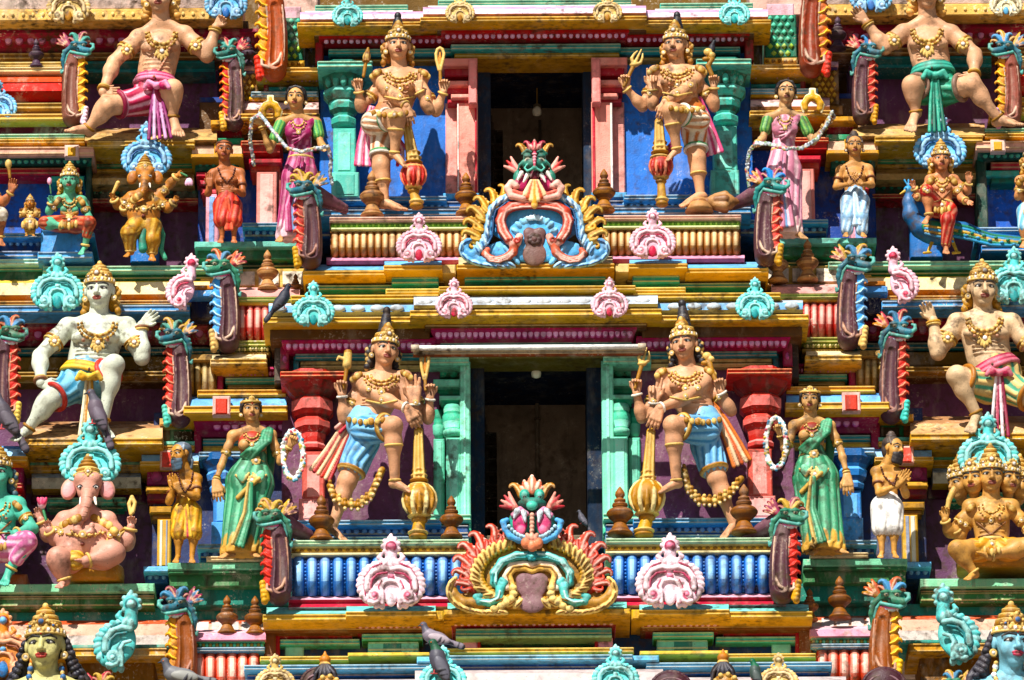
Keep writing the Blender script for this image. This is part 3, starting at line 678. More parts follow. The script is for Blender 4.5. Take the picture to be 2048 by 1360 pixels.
both('pier', 'red capped salmon pier behind the magenta-sari woman', 'red capped salmon pier behind the pink-sari woman', 'pier', (535, 470, -.6),
     {'cap': [('b', 482, 238, 640, 276, -.7, .5, '6a4214'), ('b', 484, 278, 566, 288, -.38, .6, 'd83c34'), ('pr', 488, 562, [(288, -.4), (302, -.42), (312, -.52)], ['c02a24', '9a1c1c'], .5), ('b', 500, 314, 566, 324, -.4, .5, 'c02838'), ('b', 504, 326, 562, 340, -.48, .5, 'd85040')],
      'shaft': [('b', 514, 340, 556, 446, -.46, .4, 'e88c80'), ('b', 520, 344, 550, 446, -.452, .1, 'f4b4a8'), ('b', 556, 340, 566, 446, -.52, .3, 'b02028')],
      'base': [('b', 486, 442, 662, 452, -.36, .6, '54a4d8'), ('b', 490, 452, 662, 474, -.46, .6, '1c4a84'), scal(494, 552, 463, -.46, 13, 5.5, '8cc0e4', .02)]})
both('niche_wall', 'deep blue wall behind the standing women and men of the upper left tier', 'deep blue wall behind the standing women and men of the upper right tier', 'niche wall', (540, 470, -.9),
     {'wall': [('b', 396, 190, 668, 500, -.86, 1.0, '1c3f8c')], 'dark_brown_band': [('b', 400, 200, 664, 300, -.8, .1, '5a3c14')]})  # blue wall with a dark brown band across its upper part
both('pier', 'pink capped side pier behind the red-robed praying man', 'pink capped side pier behind the praying man in pale blue trousers', 'pier', (430, 480, -.6),
     {'cap': [('pr', 386, 486, [(284, -.56), (290, -.42), (304, -.42)], ['d8a888', 'e0b898'], .5), ('b', 384, 304, 488, 312, -.38, .5, 'c8902c'), ('b', 392, 313, 480, 338, -.58, .4, '125c48'), ('sc', 396, 476, 325, -.58, 6, 5, 6, .02, '3f9c80')],
      'strips': [('b', 394, 340, 440, 350, -.5, .4, 'c03040'), ('b', 400, 356, 446, 366, -.46, .4, 'a0182c'), ('b', 405, 372, 446, 384, -.5, .4, 'd04a50')],
      'window': [('b', 430, 282, 452, 306, -.4, .1, 'e0a428')], 'shaft': [('b', 412, 384, 440, 486, -.5, .4, 'e8a0b0'), ('b', 418, 388, 432, 486, -.49, .1, '84a8dc')]})
both('stand_ledge', 'green ledge under the feet of the magenta-sari woman and the red-robed man', 'green ledge under the feet of the pink-sari woman and the man in pale blue trousers', 'ledge', (500, 500, -.2),
     {'top_slab': [('b', 390, 479, 616, 492, -.12, 1.0, '6cbca8')], 'face': [('b', 396, 492, 614, 516, -.2, .9, '2e7a50'), ('b', 400, 516, 614, 534, -.3, .8, '0d4a34')]})
both('lattice_parapet', 'small yellow lattice parapet beside the right arm bracket of the top left giant', 'small yellow lattice parapet beside the raised arm of the top right giant', 'parapet', (490, 240, -.5),
     {'coping': [('b', 464, 126, 524, 136, -.55, .5, 'e0b0c0'), ('b', 466, 136, 522, 142, -.58, .5, '4a3a80')], 'lattice': [('b', 464, 142, 520, 214, -.62, .5, '8a5a14')] + [('dome', 472 + 12 * i + (6 if j % 2 else 0), 150 + 11 * j, -.62, 5.4, 6, .03, 'dcae48', 4) for j in range(6) for i in range(4 - j % 2)],
      'foot': [('b', 456, 214, 520, 232, -.55, .5, '9a6a20'), ('b', 424, 236, 494, 247, -.42, .6, 'd0963a'), ('b', 430, 248, 486, 272, -.58, .4, '8a1424'), ('sc', 432, 484, 258, -.58, 8, 2.4, 2.6, .012, 'c06070'), ('b', 428, 272, 490, 284, -.5, .4, '2a8a60')]}, mat='worn')
# intermediate bay, middle: shelf with finials, red ribs
both('shelf_parapet', 'red ribbed parapet with pink shelf and finials, left of the lower cornice', 'red ribbed parapet with pink shelf and finials, right of the lower cornice', 'parapet', (490, 720, .1),
     {'back_wall': [('b', 400, 534, 620, 574, -.2, .7, 'd8ae5c')] + [('pr', 470 + 48 * k, 510 + 48 * k, [(540, -.18), (566, -.16)], ['e8d8c0'], .1) for k in range(3)],
      'shelf': [('pr', 462, 600, [(572, -.1), (578, .1), (590, .14)], ['e0a8a0', 'd89890'], .6), ('b', 460, 590, 598, 600, .12, .5, '9cb860'), ('b', 458, 600, 598, 606, .1, .5, 'd8a848')],
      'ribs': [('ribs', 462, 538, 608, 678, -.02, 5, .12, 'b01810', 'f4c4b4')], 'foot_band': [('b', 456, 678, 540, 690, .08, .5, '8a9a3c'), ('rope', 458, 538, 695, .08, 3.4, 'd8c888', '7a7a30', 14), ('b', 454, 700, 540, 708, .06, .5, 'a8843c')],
      'ledge': [('pr', 424, 532, [(706, .08), (714, .26)], ['e4d0a0'], .5), ('b', 420, 714, 534, 727, .26, .7, 'd8a848')]}, mat='worn')
both('side_cornice', 'magenta scalloped cornice with blue and yellow steps above the green-sari woman, left', 'magenta scalloped cornice with blue and yellow steps above the green-sari woman, right', 'cornice', (480, 830, .1),
     {'upper_band': [('pr', 434, 570, [(731, .02), (735, .04), (752, -.1)], ['b8285c', '8a1444'], .5, 6), ('sc', 440, 566, 741, -.02, 17, 3.4, 6, .016, 'd888b4'), ('b', 433, 738, 446, 776, -.06, .3, '9a1848'), ('b', 450, 752, 572, 763, -.08, .4, '50b8a8'), ('b', 454, 763, 572, 776, -.14, .4, '8a6a28')],
      'yellow_step': [('b', 394, 776, 572, 790, .16, .7, 'd89a28')], 'blue_step': [('pr', 372, 572, [(790, -.0), (796, .2), (808, .24)], ['5a94cc', '6aa8dc'], .6)], 'fascia': [('b', 366, 808, 574, 826, .32, .8, 'd8a43a')],
      'red_block': [('b', 424, 788, 460, 826, .345, .1, 'e4b4a8'), ('b', 430, 793, 454, 824, .36, .1, 'd83820')],
      'scalloped_band': [('pr', 386, 600, [(835, .12), (840, .14), (860, -.02), (870, -.06)], ['b01450', '8c0f44', '7a0c38'], .5, 8), ('sc', 424, 590, 849, .07, 9, 8, 8, .02, 'c85a9c', 'd894c4'), ('b', 386, 842, 402, 905, -.04, .3, '8c0f3c')],
      'teal_strip': [('b', 404, 874, 600, 886, -.08, .4, '2f8f98'), ('b', 404, 888, 600, 902, -.14, .4, 'd8b048')]}, mat='wall')
both('niche_wall', 'navy wall behind the green-sari woman and bearded man of the lower left tier', 'navy wall behind the green-sari woman and bearded man of the lower right tier', 'niche wall', (460, 1120, -.2),
     {'wall': [('b', 300, 820, 600, 1150, -.2, 1.4, '22305c')]})
both('side_column', 'light blue column with flared capital behind the green-sari woman, left', 'light blue column with flared capital behind the green-sari woman, right', 'column', (445, 1090, .0),
     {'abacus': [('b', 396, 900, 480, 912, .12, .5, '6cb4e4')], 'capital': [('lathe', 440, [(912, 40), (926, 40), (938, 30), (944, 26), (950, 30), (962, 28), (970, 20), (976, 24), (984, 22)], -.02, ['24609c', '1c5490', '2f72b4', '5aa0d8', '2f72b4', '1c5490', '5aa0d8', '2f72b4'], 8, .5, False)],
      'shaft': [('b', 424, 984, 466, 1042, .04, .4, '3f84c8'), ('b', 430, 990, 460, 1040, .048, .1, '6cb0e8'), ('b', 420, 1040, 470, 1086, .08, .4, '5aa4e0')], 'base': [('b', 392, 1084, 600, 1096, .2, .6, '74b8e4'), ('b', 398, 1096, 600, 1116, .1, .6, '1f4a84'), scal(402, 470, 1106, .1, 14, 6, '6a90c4', .02)]})
both('pier', 'gold topped cream pier behind the bearded praying man, left', 'gold topped cream pier behind the bearded praying man, right', 'pier', (325, 1140, .0),
     {'cap': [('pr', 282, 396, [(900, -.1), (906, .04), (918, .06)], ['5a94cc', '84b4dc'], .4), ('b', 278, 918, 396, 928, .1, .5, 'cf9a34'), ('b', 292, 929, 384, 966, -.08, .4, '8c1250'), ('dome', 312, 950, -.08, 13, 14, .03, 'b04878', 6), ('dome', 342, 950, -.08, 13, 14, .03, 'b04878', 6)],
      'block': [('b', 318, 896, 346, 930, .12, .1, 'e0a898'), ('b', 322, 899, 343, 929, .13, .1, 'd83420')], 'strips': [('b', 290, 968, 340, 978, .0, .4, 'd8a040'), ('b', 292, 980, 340, 996, -.08, .4, '7a1c38'), ('b', 297, 1008, 342, 1022, .0, .4, 'b8862c'), ('b', 302, 1024, 340, 1034, -.04, .4, '8a6020')],
      'shaft': [('b', 311, 1034, 340, 1128, -.02, .4, 'd0a040'), ('b', 316, 1036, 323, 1128, -.012, .1, 'ece4cc'), ('b', 328, 1036, 333, 1128, -.012, .1, '8c94a8')], 'base': [('b', 284, 1128, 336, 1140, .16, .5, '6cb0dc'), ('b', 288, 1140, 334, 1162, .04, .5, '1f4a80'), scal(290, 332, 1150, .04, 13, 5.5, '7a9cc8', .02)]})
both('stand_ledge', 'green ledge under the left green-sari woman and bearded man', 'green ledge under the right green-sari woman and bearded man', 'ledge', (440, 1160, .5),
     {'slab': [('b', 410, 1109, 526, 1119, .50, .8, 'dcc8a0')], 'top_slab': [('b', 332, 1121, 540, 1136, .48, 1.0, '7ac49c')], 'face': [('b', 334, 1136, 540, 1144, .46, .9, '2c6a40'), ('b', 336, 1146, 540, 1170, .40, .9, '3a7a48'), ('b', 336, 1170, 600, 1208, .30, .9, '257a68')]}, mat='worn')
# outer bay, middle: giant's cornice and niche
both('upper_green_ledge', 'green ledge below the small elephant-headed statue', 'green ledge below the peacock rider', 'ledge', (260, 545, -.2),
     {'top_slab': [('b', 86, 527, 486, 540, -.12, .9, '78c4a8')], 'face': [('b', 90, 540, 484, 556, -.2, .8, '14663a'), ('b', -80, 536, 484, 566, -.3, .8, '0f5432')]})
both('cornice', 'worn yellow barrel cornice with blue strip over the pale seated giant, left', 'worn yellow barrel cornice with blue strip over the seated giant in striped shorts, right', 'cornice', (200, 620, -.1),
     {'barrel_band': [('pr', -80, 420, [(554, -.3), (560, -.16), (584, -.12), (596, -.2)], ['e0b850', 'ecd49c', 'c88a3c'], .6)], 'orange_edge': [('b', -80, 596, 400, 606, -.12, .6, 'c07a2c')], 'blue_strip': [('b', -80, 606, 380, 622, -.02, .8, '5aa0dc')],
      'step': [('b', 372, 566, 432, 576, .02, .5, 'b06a28'), ('b', 368, 576, 436, 590, .04, .6, '5c98d4'), ('b', 382, 590, 434, 632, -.1, .5, '161c40')],
      'soffit': [('b', -80, 624, 440, 646, -.3, .6, '141c44')], 'scalloped_band': [('pr', -80, 440, [(642, -.3), (648, -.28), (676, -.46), (686, -.5)], ['8a0c2c', '9a1030', '6a0a24'], .5), ('sc', -60, 436, 662, -.36, 20, 9, 10.5, .024, '9a3460', 'c878a0')],
      'teal_strip': [('b', -80, 690, 440, 704, -.5, .4, '14646c')], 'brown_band': [('b', -80, 708, 440, 736, -.52, .4, '7a5a1c'), ('b', -80, 738, 440, 750, -.42, .4, 'a0762a'), ('b', -80, 750, 440, 762, -.55, .4, '5a3c14')]}, mat='worn')
both('niche_wall', 'purple plaster niche wall behind the pale seated giant, left', 'purple plaster niche wall behind the seated giant in striped shorts, right', 'niche wall', (200, 870, -.7), {'wall': [('b', -80, 750, 400, 900, -.72, 1.0, '6c3c60')]})
both('seat_ledge', 'sandy peeling ledge under the pale seated giant, left', 'sandy peeling ledge under the seated giant in striped shorts, right', 'ledge', (200, 890, -.1),
     {'top_slab': [('pr', 48, 324, [(838, -.5), (852, .02), (872, .26)], ['b08058', 'c89c6c'], .8)], 'fascia': [('b', 44, 872, 324, 888, .28, .9, 'cf9830')], 'green_strip': [('b', -80, 889, 300, 900, -.28, .5, '2f8a50'), ('b', -80, 900, 300, 918, -.34, .5, '0f5030')],
      'yellow_strip': [('b', 58, 916, 280, 924, -.2, .5, '60b088'), ('b', 58, 925, 280, 940, -.22, .5, 'c8962e')], 'worn_band': [('pr', 62, 280, [(941, -.26), (950, -.1), (972, -.16)], ['9ab4cc', 'b8b0a0', 'c0903c'], .5)],
      'dotted_band': [('b', 60, 974, 290, 1000, -.36, .5, '4a0c34'), ('b', 90, 990, 250, 1004, -.2, .3, '54b494'), ('b', 96, 1004, 246, 1014, -.26, .3, '187058')]}, mat='worn')
both('niche_wall', 'dark purple wall behind the pink elephant-headed statue', 'dark purple wall behind the many-headed seated statue', 'niche wall', (170, 1170, -.4), {'wall': [('b', -80, 980, 312, 1190, -.42, 1.2, '5c3454')]})
both('side_step', 'yellow ledge with green framed recess between the giant niche and magenta cornice, left', 'yellow ledge with green framed recess between the giant niche and magenta cornice, right', 'ledge', (350, 850, .0),
     {'fascia': [('b', 318, 832, 378, 846, .02, .6, 'd0983a')], 'recess': [('b', 324, 847, 384, 878, -.14, .5, '7a4a18'), ('b', 338, 852, 384, 876, -.12, .4, '1a6a3c'), ('b', 346, 858, 384, 876, -.11, .4, '3a2a14')], 'strips': [('b', 320, 878, 388, 886, -.02, .5, '6cbca4'), ('b', 300, 887, 388, 897, .0, .5, 'c8942e')]}, mat='worn')
both('ribbed_pier', 'short tan ribbed parapet beside the lower giant bracket, left', 'short tan ribbed parapet beside the lower giant bracket, right', 'parapet', (400, 780, .0),
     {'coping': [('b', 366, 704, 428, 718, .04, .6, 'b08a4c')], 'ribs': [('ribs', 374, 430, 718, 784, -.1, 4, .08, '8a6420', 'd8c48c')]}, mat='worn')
# outer bay, lower
both('corner_shrine', 'blue capped corner shrine at the far left edge beside the pink elephant-headed statue', 'blue capped corner shrine at the far right edge beside the many-headed statue', 'shrine', (20, 1160, -.2),
     {'cap': [('pr', -80, 50, [(886, -.1), (892, .04), (906, .06)], ['5a94cc', '84b4dc'], .4), ('b', -80, 906, 54, 918, .1, .5, 'cf9a34'), ('b', -80, 919, 46, 960, -.08, .4, '8c1250')], 'strips': [('b', -80, 960, 44, 972, .0, .4, 'd8404c'), ('b', -80, 984, 40, 996, .0, .4, 'b02030')],
      'shaft': [('b', -80, 996, 26, 1140, -.1, .4, 'c8a0d0')], 'block': [('b', 12, 1142, 52, 1174, .3, .6, '8a4a1c')]})
both('stand_ledge', 'long green ledge under the pink elephant-headed statue', 'long green ledge under the many-headed seated statue', 'ledge', (160, 1200, .3),
     {'top_slab': [('b', -80, 1162, 306, 1180, .34, 1.0, '84c89c')], 'face': [('b', -80, 1180, 306, 1190, .28, .9, '0c4a2c'), ('b', -80, 1190, 306, 1211, .26, .9, '3c7c44')], 'teal_band': [('b', -80, 1212, 540, 1240, .12, .9, '2f8c7c')]}, mat='worn')
both('bottom_barrel', 'flaking orange and white barrel roof at the bottom left with finials', 'flaking orange and white barrel roof at the bottom right with finials', 'barrel roof', (250, 1300, .6),
     {'barrel': [('pr', -80, 530, [(1236, .14), (1244, .36), (1266, .5), (1288, .52)], ['c0583a', 'd0a48c', 'c8bab0', 'c4a898'], .9)] + [('pr', 390 + 30 * k, 414 + 30 * k, [(1240, .33), (1262, .52), (1270, .5)], ['c8bcb4', 'd0b0a0'], .2) for k in range(4)],
      'strips': [('b', 140, 1284, 400, 1292, .6, .6, '3f9c8c'), ('b', -80, 1292, 330, 1312, .66, .7, 'cf9226'), ('b', -80, 1312, 306, 1420, .5, .7, '8a5a18')]}, mat='worn')
both('bottom_parapet', 'orange-red ribbed parapet with pink and green shelf at the bottom, left', 'orange-red ribbed parapet with pink and green shelf at the bottom, right', 'parapet', (450, 1350, .9),
     {'shelf': [('pr', 384, 528, [(1256, .66), (1263, .86), (1276, .9)], ['e8b0bc', 'd890a4'], .6)], 'rope_moulding': [('b', 384, 1277, 526, 1283, .84, .5, '58b48c'), ('rope', 386, 524, 1287, .84, 4, '4fae84', '8c7a30', 20), ('b', 384, 1291, 526, 1300, .86, .5, '64a8d4')],
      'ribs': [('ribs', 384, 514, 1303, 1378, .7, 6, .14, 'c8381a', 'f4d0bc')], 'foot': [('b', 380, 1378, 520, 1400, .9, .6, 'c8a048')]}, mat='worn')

# ------------------------------------------------------------------ fluorescent tube fitting and the two hanging lamps
f = thing('tube_light', 'long white fluorescent tube on a rusty batten across the lower doorway', 'tube light', P(1056, 700, .95))
m = MB(); m.b(826, 700, 1288, 710, .93, .05, 'b8a894'); m.b(826, 706, 1288, 711, .94, .04, '8a3f18'); m.build('batten', f, 'worn')
def hcyl(x0, x1, y, D, r, c, name, root, mat='orn'):
    m = MB(); a = Q(x0, y, D); b = Q(x1, y, D); n = 12; pts = []; R = r / PXM
    for o in (a, b):
        for k in range(n): pts.append((o[0], o[1] - R * math.cos(k * 2 * math.pi / n), o[2] + R * math.sin(k * 2 * math.pi / n)))
    m.add(pts, [(k, (k + 1) % n, n + (k + 1) % n, n + k) for k in range(n)] + [tuple(range(n))[::-1], tuple(range(n, 2 * n))], c, True); return m.build(name, root, mat)
hcyl(838, 1278, 695, .98, 5.2, 'f4f2ec', 'tube', f)
for x in (822, 1276): hcyl(x, x + 16, 695, .98, 7, 'b8a890', 'end_cap', f)
def lamp(x, y, D, label, cord):
    r = thing('hanging_lamp', label, 'lamp', Q(x, y, D))
    m = MB(); m.lathe(x, [(y - 8, 8), (y + 4, 10), (y + 12, 9)], D, ['8a7a60', 'c8bca0'], 14); m.build('holder', r, 'orn')
    m = MB(); m.dome(x, y + 4, D + .055, 10, 10, .03, 'e8e0cc', 16); m.build('shade', r, 'orn')
    m = MB(); m.b(x - 1.5, cord, x + 1.5, y - 6, D - .02, .03, '8a6a30'); m.build('cord', r, 'orn')
lamp(1072, 742, -.2, 'round cream lamp hanging at the top of the lower doorway', 714)
lamp(1077, 218, -1.6, 'small dim lamp hanging inside the upper doorway', 176)
m = MB(); m.b(1070, 790, 1077, 1060, -1.46, .05, '6a5a4a'); m.b(1068, 835, 1079, 838, -1.44, .05, '5a4a3a')
tag(m.build('pipe', None, 'dark'), 'vertical conduit pipe on the back wall inside the lower doorway', 'pipe')
m = MB(); m.b(1080, 240, 1085, 420, -2.16, .05, '4a4034')
tag(m.build('pipe', None, 'dark'), 'vertical conduit pipe on the back wall inside the upper doorway', 'pipe')
# ------------------------------------------------------------------ horseshoe ornaments (kudu), scrolled, with a medallion crest
def spiral(cx, cy, r0, r1, a0, turns, d, n=12):
    return [(cx + (r0 + (r1 - r0) * i / n) * math.cos(a0 + turns * 2 * math.pi * i / n), cy + (r0 + (r1 - r0) * i / n) * math.sin(a0 + turns * 2 * math.pi * i / n), d) for i in range(n + 1)]
def kudu(x, y, D, sx, c, line, opening, gem, label, group, half=0, tall=1.0, c2=None):
    s = Sculpt('horseshoe_ornament', label, 'ornament', D, (0, 0), dict(body=c, line=line, open=opening, gem=gem, body2=c2 or mixc(c, 'white', .25)), group, .0085, 'orn', (x, y), sx)
    sides = (-1, 1) if not half else (half,)
    if not half: s.ell('body', (0, -35, 2), (34, 30, 8), 'body', 3)
    else: s.ell('body', (half * 14, -36, 0), (20, 28, 7), 'body', 3)
    for q in sides:
        s.ell('body', (q * 24, -17, 2), (19, 16, 9), 'body', 3)
        for k in range(13):
            a = math.radians(-78 + k * 13)
            px, py = q * (6 + 38 * math.cos(a) * (1 if a < .6 else .96)), -30 + 31 * math.sin(a)
            if py > 0 or (q * px < 5 and k > 6): py = min(py, -1)
            s.ell('body', (px * .97, -30 + (py + 30) * .97, 4), (4.6, 7.2, 5.2), 'body' if k % 2 else 'body2', 1.6, rot=q * (math.degrees(a) + 90 + 24))
        sp = spiral(q * 24, -15, 3, 11, math.radians(90), q * -1.1, 11)
        arc = [(q * 34, -24, 11), (q * 33, -38, 11), (q * 25, -49, 11), (q * 12, -54, 11), (q * 1, -52, 11)]
        s.tube('scroll', sp + arc[:0], 3.0, 'body2', 1); s.tube('scroll', arc, 3.6, 'body2', 1)
        s.tube('scroll', [(q * 36, -16, 10), (q * 38, -28, 10), (q * 35, -42, 10), (q * 26, -55, 10), (q * 13, -60, 10)], 1.3, 'line', 0); s.tube('scroll', [(q * 29, -25, 11.5), (q * 27, -37, 12), (q * 19, -45, 12), (q * 6, -47, 12)], 1.7, 'line', 0); s.tube('scroll', [(q * 15, -3, 10), (q * 16, -18, 12), (q * 18, -27, 12), (q * 13, -36, 12)], 1.2, 'line', 0)
        s.tube('scroll', [(q * 12, -4, 10), (q * 12, -20, 11), (q * 14, -26, 11), (q * 9, -34, 11.5), (q * 1, -36, 11.5)], 2.4, 'body2', 1)
        s.tube('scroll', spiral(q * 24, -15, 2, 6.5, math.radians(90), q * -1.0, 13, 8), 1.5, 'line', 0)
        s.ell('scroll', (q * 24, -15, 13), 3.2, 'gem', 0)
        s.tube('crest', [(q * 4, -60, 6), (q * 12, -63, 6), (q * 17, -68, 6), (q * 14, -73, 6)], 4, 'body', 2, 2.6)
        s.ell('crest', (q * 7, -61, 8), (4, 8, 5), 'body2', 1, rot=q * -35)
    if not half:
        s.ell('scroll', (0, -14, 5), (8.5, 15, 5), 'open', 0)
        s.ell('scroll', (0, -41, 10), (5, 4, 5), 'gem', 0)
    T = -24 * (tall - 1)
    s.cap('crest', (0, -58, 3), (0, -78 + T, 6), 9, 7.5, 'body', 2); s.ell('crest', (0, -58, 9), (4, 8, 5), 'body2', 1)
    s.ell('crest', (0, -84 + T, 7), (10.5, 11, 7), 'body', 2)
    for k in range(9):
        a = k * 2 * math.pi / 9 + .35
        s.ell('crest', (11 * math.cos(a), -84 + T + 11.5 * math.sin(a), 6), (3.6, 3.6, 4), 'body2', 1)
    s.ring('crest', (0, -84 + T, 13), (0, -1, -.3), 6, 1.6, 'line'); s.ell('crest', (0, -84 + T, 13), (5, 5, 5), 'gem', 0)
    s.ell('crest', (0, -98 + T, 6), (3, 4.5, 3), 'body2', 1)
    s.flush('plate', ['body']); s.flush('scroll'); s.flush('crest'); s.under('plate', 'scroll')
CY = ('cyan', '17787c', '1f8f90', 'a8e8e0'); PK = ('rose', 'b02848', 'c8304c', 'f0d8dc'); PL = ('f4d0da', 'a83a58', 'f6dce4', 'e08098'); GD = ('d8b468', '6a4418', 'a8701c', 'e8d8a8'); BL = ('6ab8e4', '14508c', '2468b0', 'd0ecf8')
for x, y, D, s_, p, lb in (
    (115, 618, .12, 1.12, CY, 'turquoise horseshoe ornament left of the pale giant\'s head'), (2028, 604, .12, 1.10, CY, 'turquoise horseshoe ornament cut by the right edge beside a giant\'s head'),
    (627, 650, .82, .88, CY, 'turquoise horseshoe ornament on the left end of the lower cornice'), (1510, 637, .82, .82, CY, 'turquoise horseshoe ornament on the right end of the lower cornice'),
    (695, 51, .05, .66, CY, 'turquoise horseshoe ornament on the left end of the top cornice'), (1469, 48, .05, .66, CY, 'turquoise horseshoe ornament on the right end of the top cornice'),
    (908, 634, .92, .78, PK, 'small pink horseshoe ornament with red opening, left one over the tube light'), (1219, 633, .92, .78, PK, 'small pink horseshoe ornament with red opening, right one over the tube light'),
    (838, 521, .56, .95, PK, 'pink horseshoe ornament against the golden ribs left of the blue arch'), (1305, 514, .56, .97, PK, 'pink horseshoe ornament against the golden ribs right of the blue arch'),
    (782, 1212, 1.3, 1.42, PL, 'large pale pink horseshoe ornament against the blue ribs left of the great arch'), (1340, 1210, 1.3, 1.42, PL, 'large pale pink horseshoe ornament against the blue ribs right of the great arch'),
    (920, 44, .14, .62, GD, 'golden horseshoe ornament on the top cornice, left of the upper doorway axis'), (1215, 43, .14, .62, GD, 'golden horseshoe ornament on the top cornice, right of the upper doorway axis'),
    (137, 44, -.5, .92, GD, 'golden horseshoe ornament cut by the top edge left of the top left giant'),
    (293, 350, -.28, 1.06, BL, 'light blue horseshoe ornament above the small orange elephant-headed statue'), (1880, 335, -.28, 1.1, BL, 'light blue horseshoe ornament above the peacock rider'),
    (180, 966, .34, 1.28, CY, 'turquoise horseshoe ornament above the pink elephant-headed statue'), (1976, 952, .34, 1.26, CY, 'turquoise horseshoe ornament above the many-headed statue'),
    (550, 1392, 1.72, .84, GD, 'cream horseshoe ornament at the bottom edge left of the pigeons'), (1557, 1390, 1.72, .84, GD, 'cream horseshoe ornament at the bottom edge right of the little pigeon'),
    (886, 1390, 1.8, .98, CY, 'turquoise horseshoe ornament at the bottom edge behind the green-necked pigeon'), (1231, 1388, 1.8, .98, CY, 'turquoise horseshoe ornament at the bottom edge below the great arch'),
    (-4, 238, -.5, .8, BL, 'light blue horseshoe ornament cut by the left edge beside the red barrel'),(452,36,-.5,.9,BL,'light blue horseshoe ornament behind the raised hand of the top left giant'),(1742,22,-.5,.9,BL,'light blue horseshoe ornament behind the raised hand of the top right giant'),
    (2012, 30, -.5, .7, ('e8dcb0','8a6a38','5aa0c8','c8e8f0'), 'cream horseshoe ornament with blue swirl right of the top right giant\'s head')):
    kudu(x, y, D, s_, *p, lb, 'horseshoe ornaments on the cornices')
kudu(6, 1354, .8, 1.35, 'e0883c', '8a3a14', '3a78b4', '78b8e4', 'orange and blue horseshoe ornament cut by the left edge at the bottom', 'horseshoe ornaments on the cornices')
kudu(383, 616, .16, 1.08, *PK[:2], 'rose', 'd85068', 'half pink horseshoe ornament left of the blue finned bracket', 'corner horseshoe ornaments', -1)
kudu(1786, 604, .16, 1.1, *PK[:2], 'rose', 'd85068', 'half pink horseshoe ornament beside the raised hand of the giant in striped shorts', 'corner horseshoe ornaments', 1)
kudu(262, 1338, .85, 1.55, '5cc4c0', '17787c', 'cyan', 'a8e8e0', 'half turquoise scroll ornament left of the lowest left dragon bracket', 'corner horseshoe ornaments', -1)
kudu(1886, 1324, .85, 1.55, '5cc4c0', '17787c', 'cyan', 'a8e8e0', 'half turquoise scroll ornament right of the lowest right dragon bracket', 'corner horseshoe ornaments', 1)
for x, y, lb in ((541, 236, 'small plain yellow horseshoe plaque beside the head of the magenta-sari woman'), (1625, 222, 'small plain yellow horseshoe plaque beside the head of the pink-sari woman')):
    s = Sculpt('horseshoe_plaque', lb, 'ornament', -.2, (0, 0), {}, 'yellow horseshoe plaques', .008, 'orn', (x, y), 1)
    s.tube('plaque', [(-15, -4, 2), (-16, -14, 3), (-9, -24, 4), (0, -27, 4), (9, -24, 4), (16, -14, 3), (15, -4, 2)], 7, 'd09a2c', 2); s.cap('plaque', (0, -30, 3), (0, -40, 3), 5, 4, 'd09a2c', 2)
    s.tube('plaque', [(-18, 3, 4), (-23, -12, 4), (-13, -30, 4), (-5, -34, 4), (-5, -44, 4), (5, -44, 4), (5, -34, 4), (13, -30, 4), (23, -12, 4), (18, 3, 4)], 2.2, 'f0e0b0', 0); s.flush('plaque')

# ------------------------------------------------------------------ dragon brackets (gaping head over a finned bracket)
def leaf(s, ly, x, y, d, ang, ln, c1, c2, w=.26):
    """a curled flame leaf: ang degrees clockwise from up"""
    a = math.radians(ang); ux, uy = math.sin(a), -math.cos(a); vx, vy = -uy, ux
    m = (x + ux * ln * .5, y + uy * ln * .5, d)
    s.ell(ly, m, (ln * w, ln * .52, 6), c1, 1, rot=ang)
    s.ell(ly, (x + ux * ln * .42 + vx * ln * w * .9, y + uy * ln * .42 + vy * ln * w * .9, d), (ln * .12, ln * .30, 5), c2, 1, rot=ang + 24)
    s.ell(ly, (x + ux * ln * .42 - vx * ln * w * .9, y + uy * ln * .42 - vy * ln * w * .9, d), (ln * .12, ln * .30, 5), c2, 1, rot=ang - 24)
    s.ell(ly, (x + ux * ln * .55, y + uy * ln * .55, d + 4.5), (ln * .08, ln * .34, 4), c2, .5, rot=ang)
    s.ell(ly, (x + ux * ln * .98, y + uy * ln * .98, d + 2), ln * .1, c2, 1)
def flame(s, ly, x, y, d, ang, ln, c1, c2, cur=1):
    """a curling flame: fat stem that bends and hooks over at the tip, with lobes on its outer side"""
    P_ = []; a = math.radians(ang); px, py = x, y
    n = 7
    for i in range(n + 1):
        P_.append((px, py, d + 3 * math.sin(i / n * 3)))
        st = ln / n * (1.15 if i < 4 else .8); px += math.sin(a) * st; py -= math.cos(a) * st; a += cur * (.10 if i < 3 else .62)
    s.tube(ly, P_, ln * .20, c1, 1.2, ln * .075)
    for i, (w, l) in enumerate(((.13, .25), (.12, .22), (.10, .18))):
        p = P_[1 + i]; t = math.radians(ang) - cur * (1.0 - .2 * i)
        s.tube(ly, [(p[0], p[1], d + 2), (p[0] + math.sin(t) * ln * l, p[1] - math.cos(t) * ln * l, d + 2), (p[0] + math.sin(t + cur * .9) * ln * (l + .1), p[1] - math.cos(t + cur * .9) * ln * (l + .1), d)], ln * w * .8, c1 if i == 1 else c2, 1, ln * w * .35)
    s.tube(ly, [(p[0], p[1], p[2] + ln * .17 - i * ln * .016) for i, p in enumerate(P_)], ln * .055, c2, .5, ln * .04)
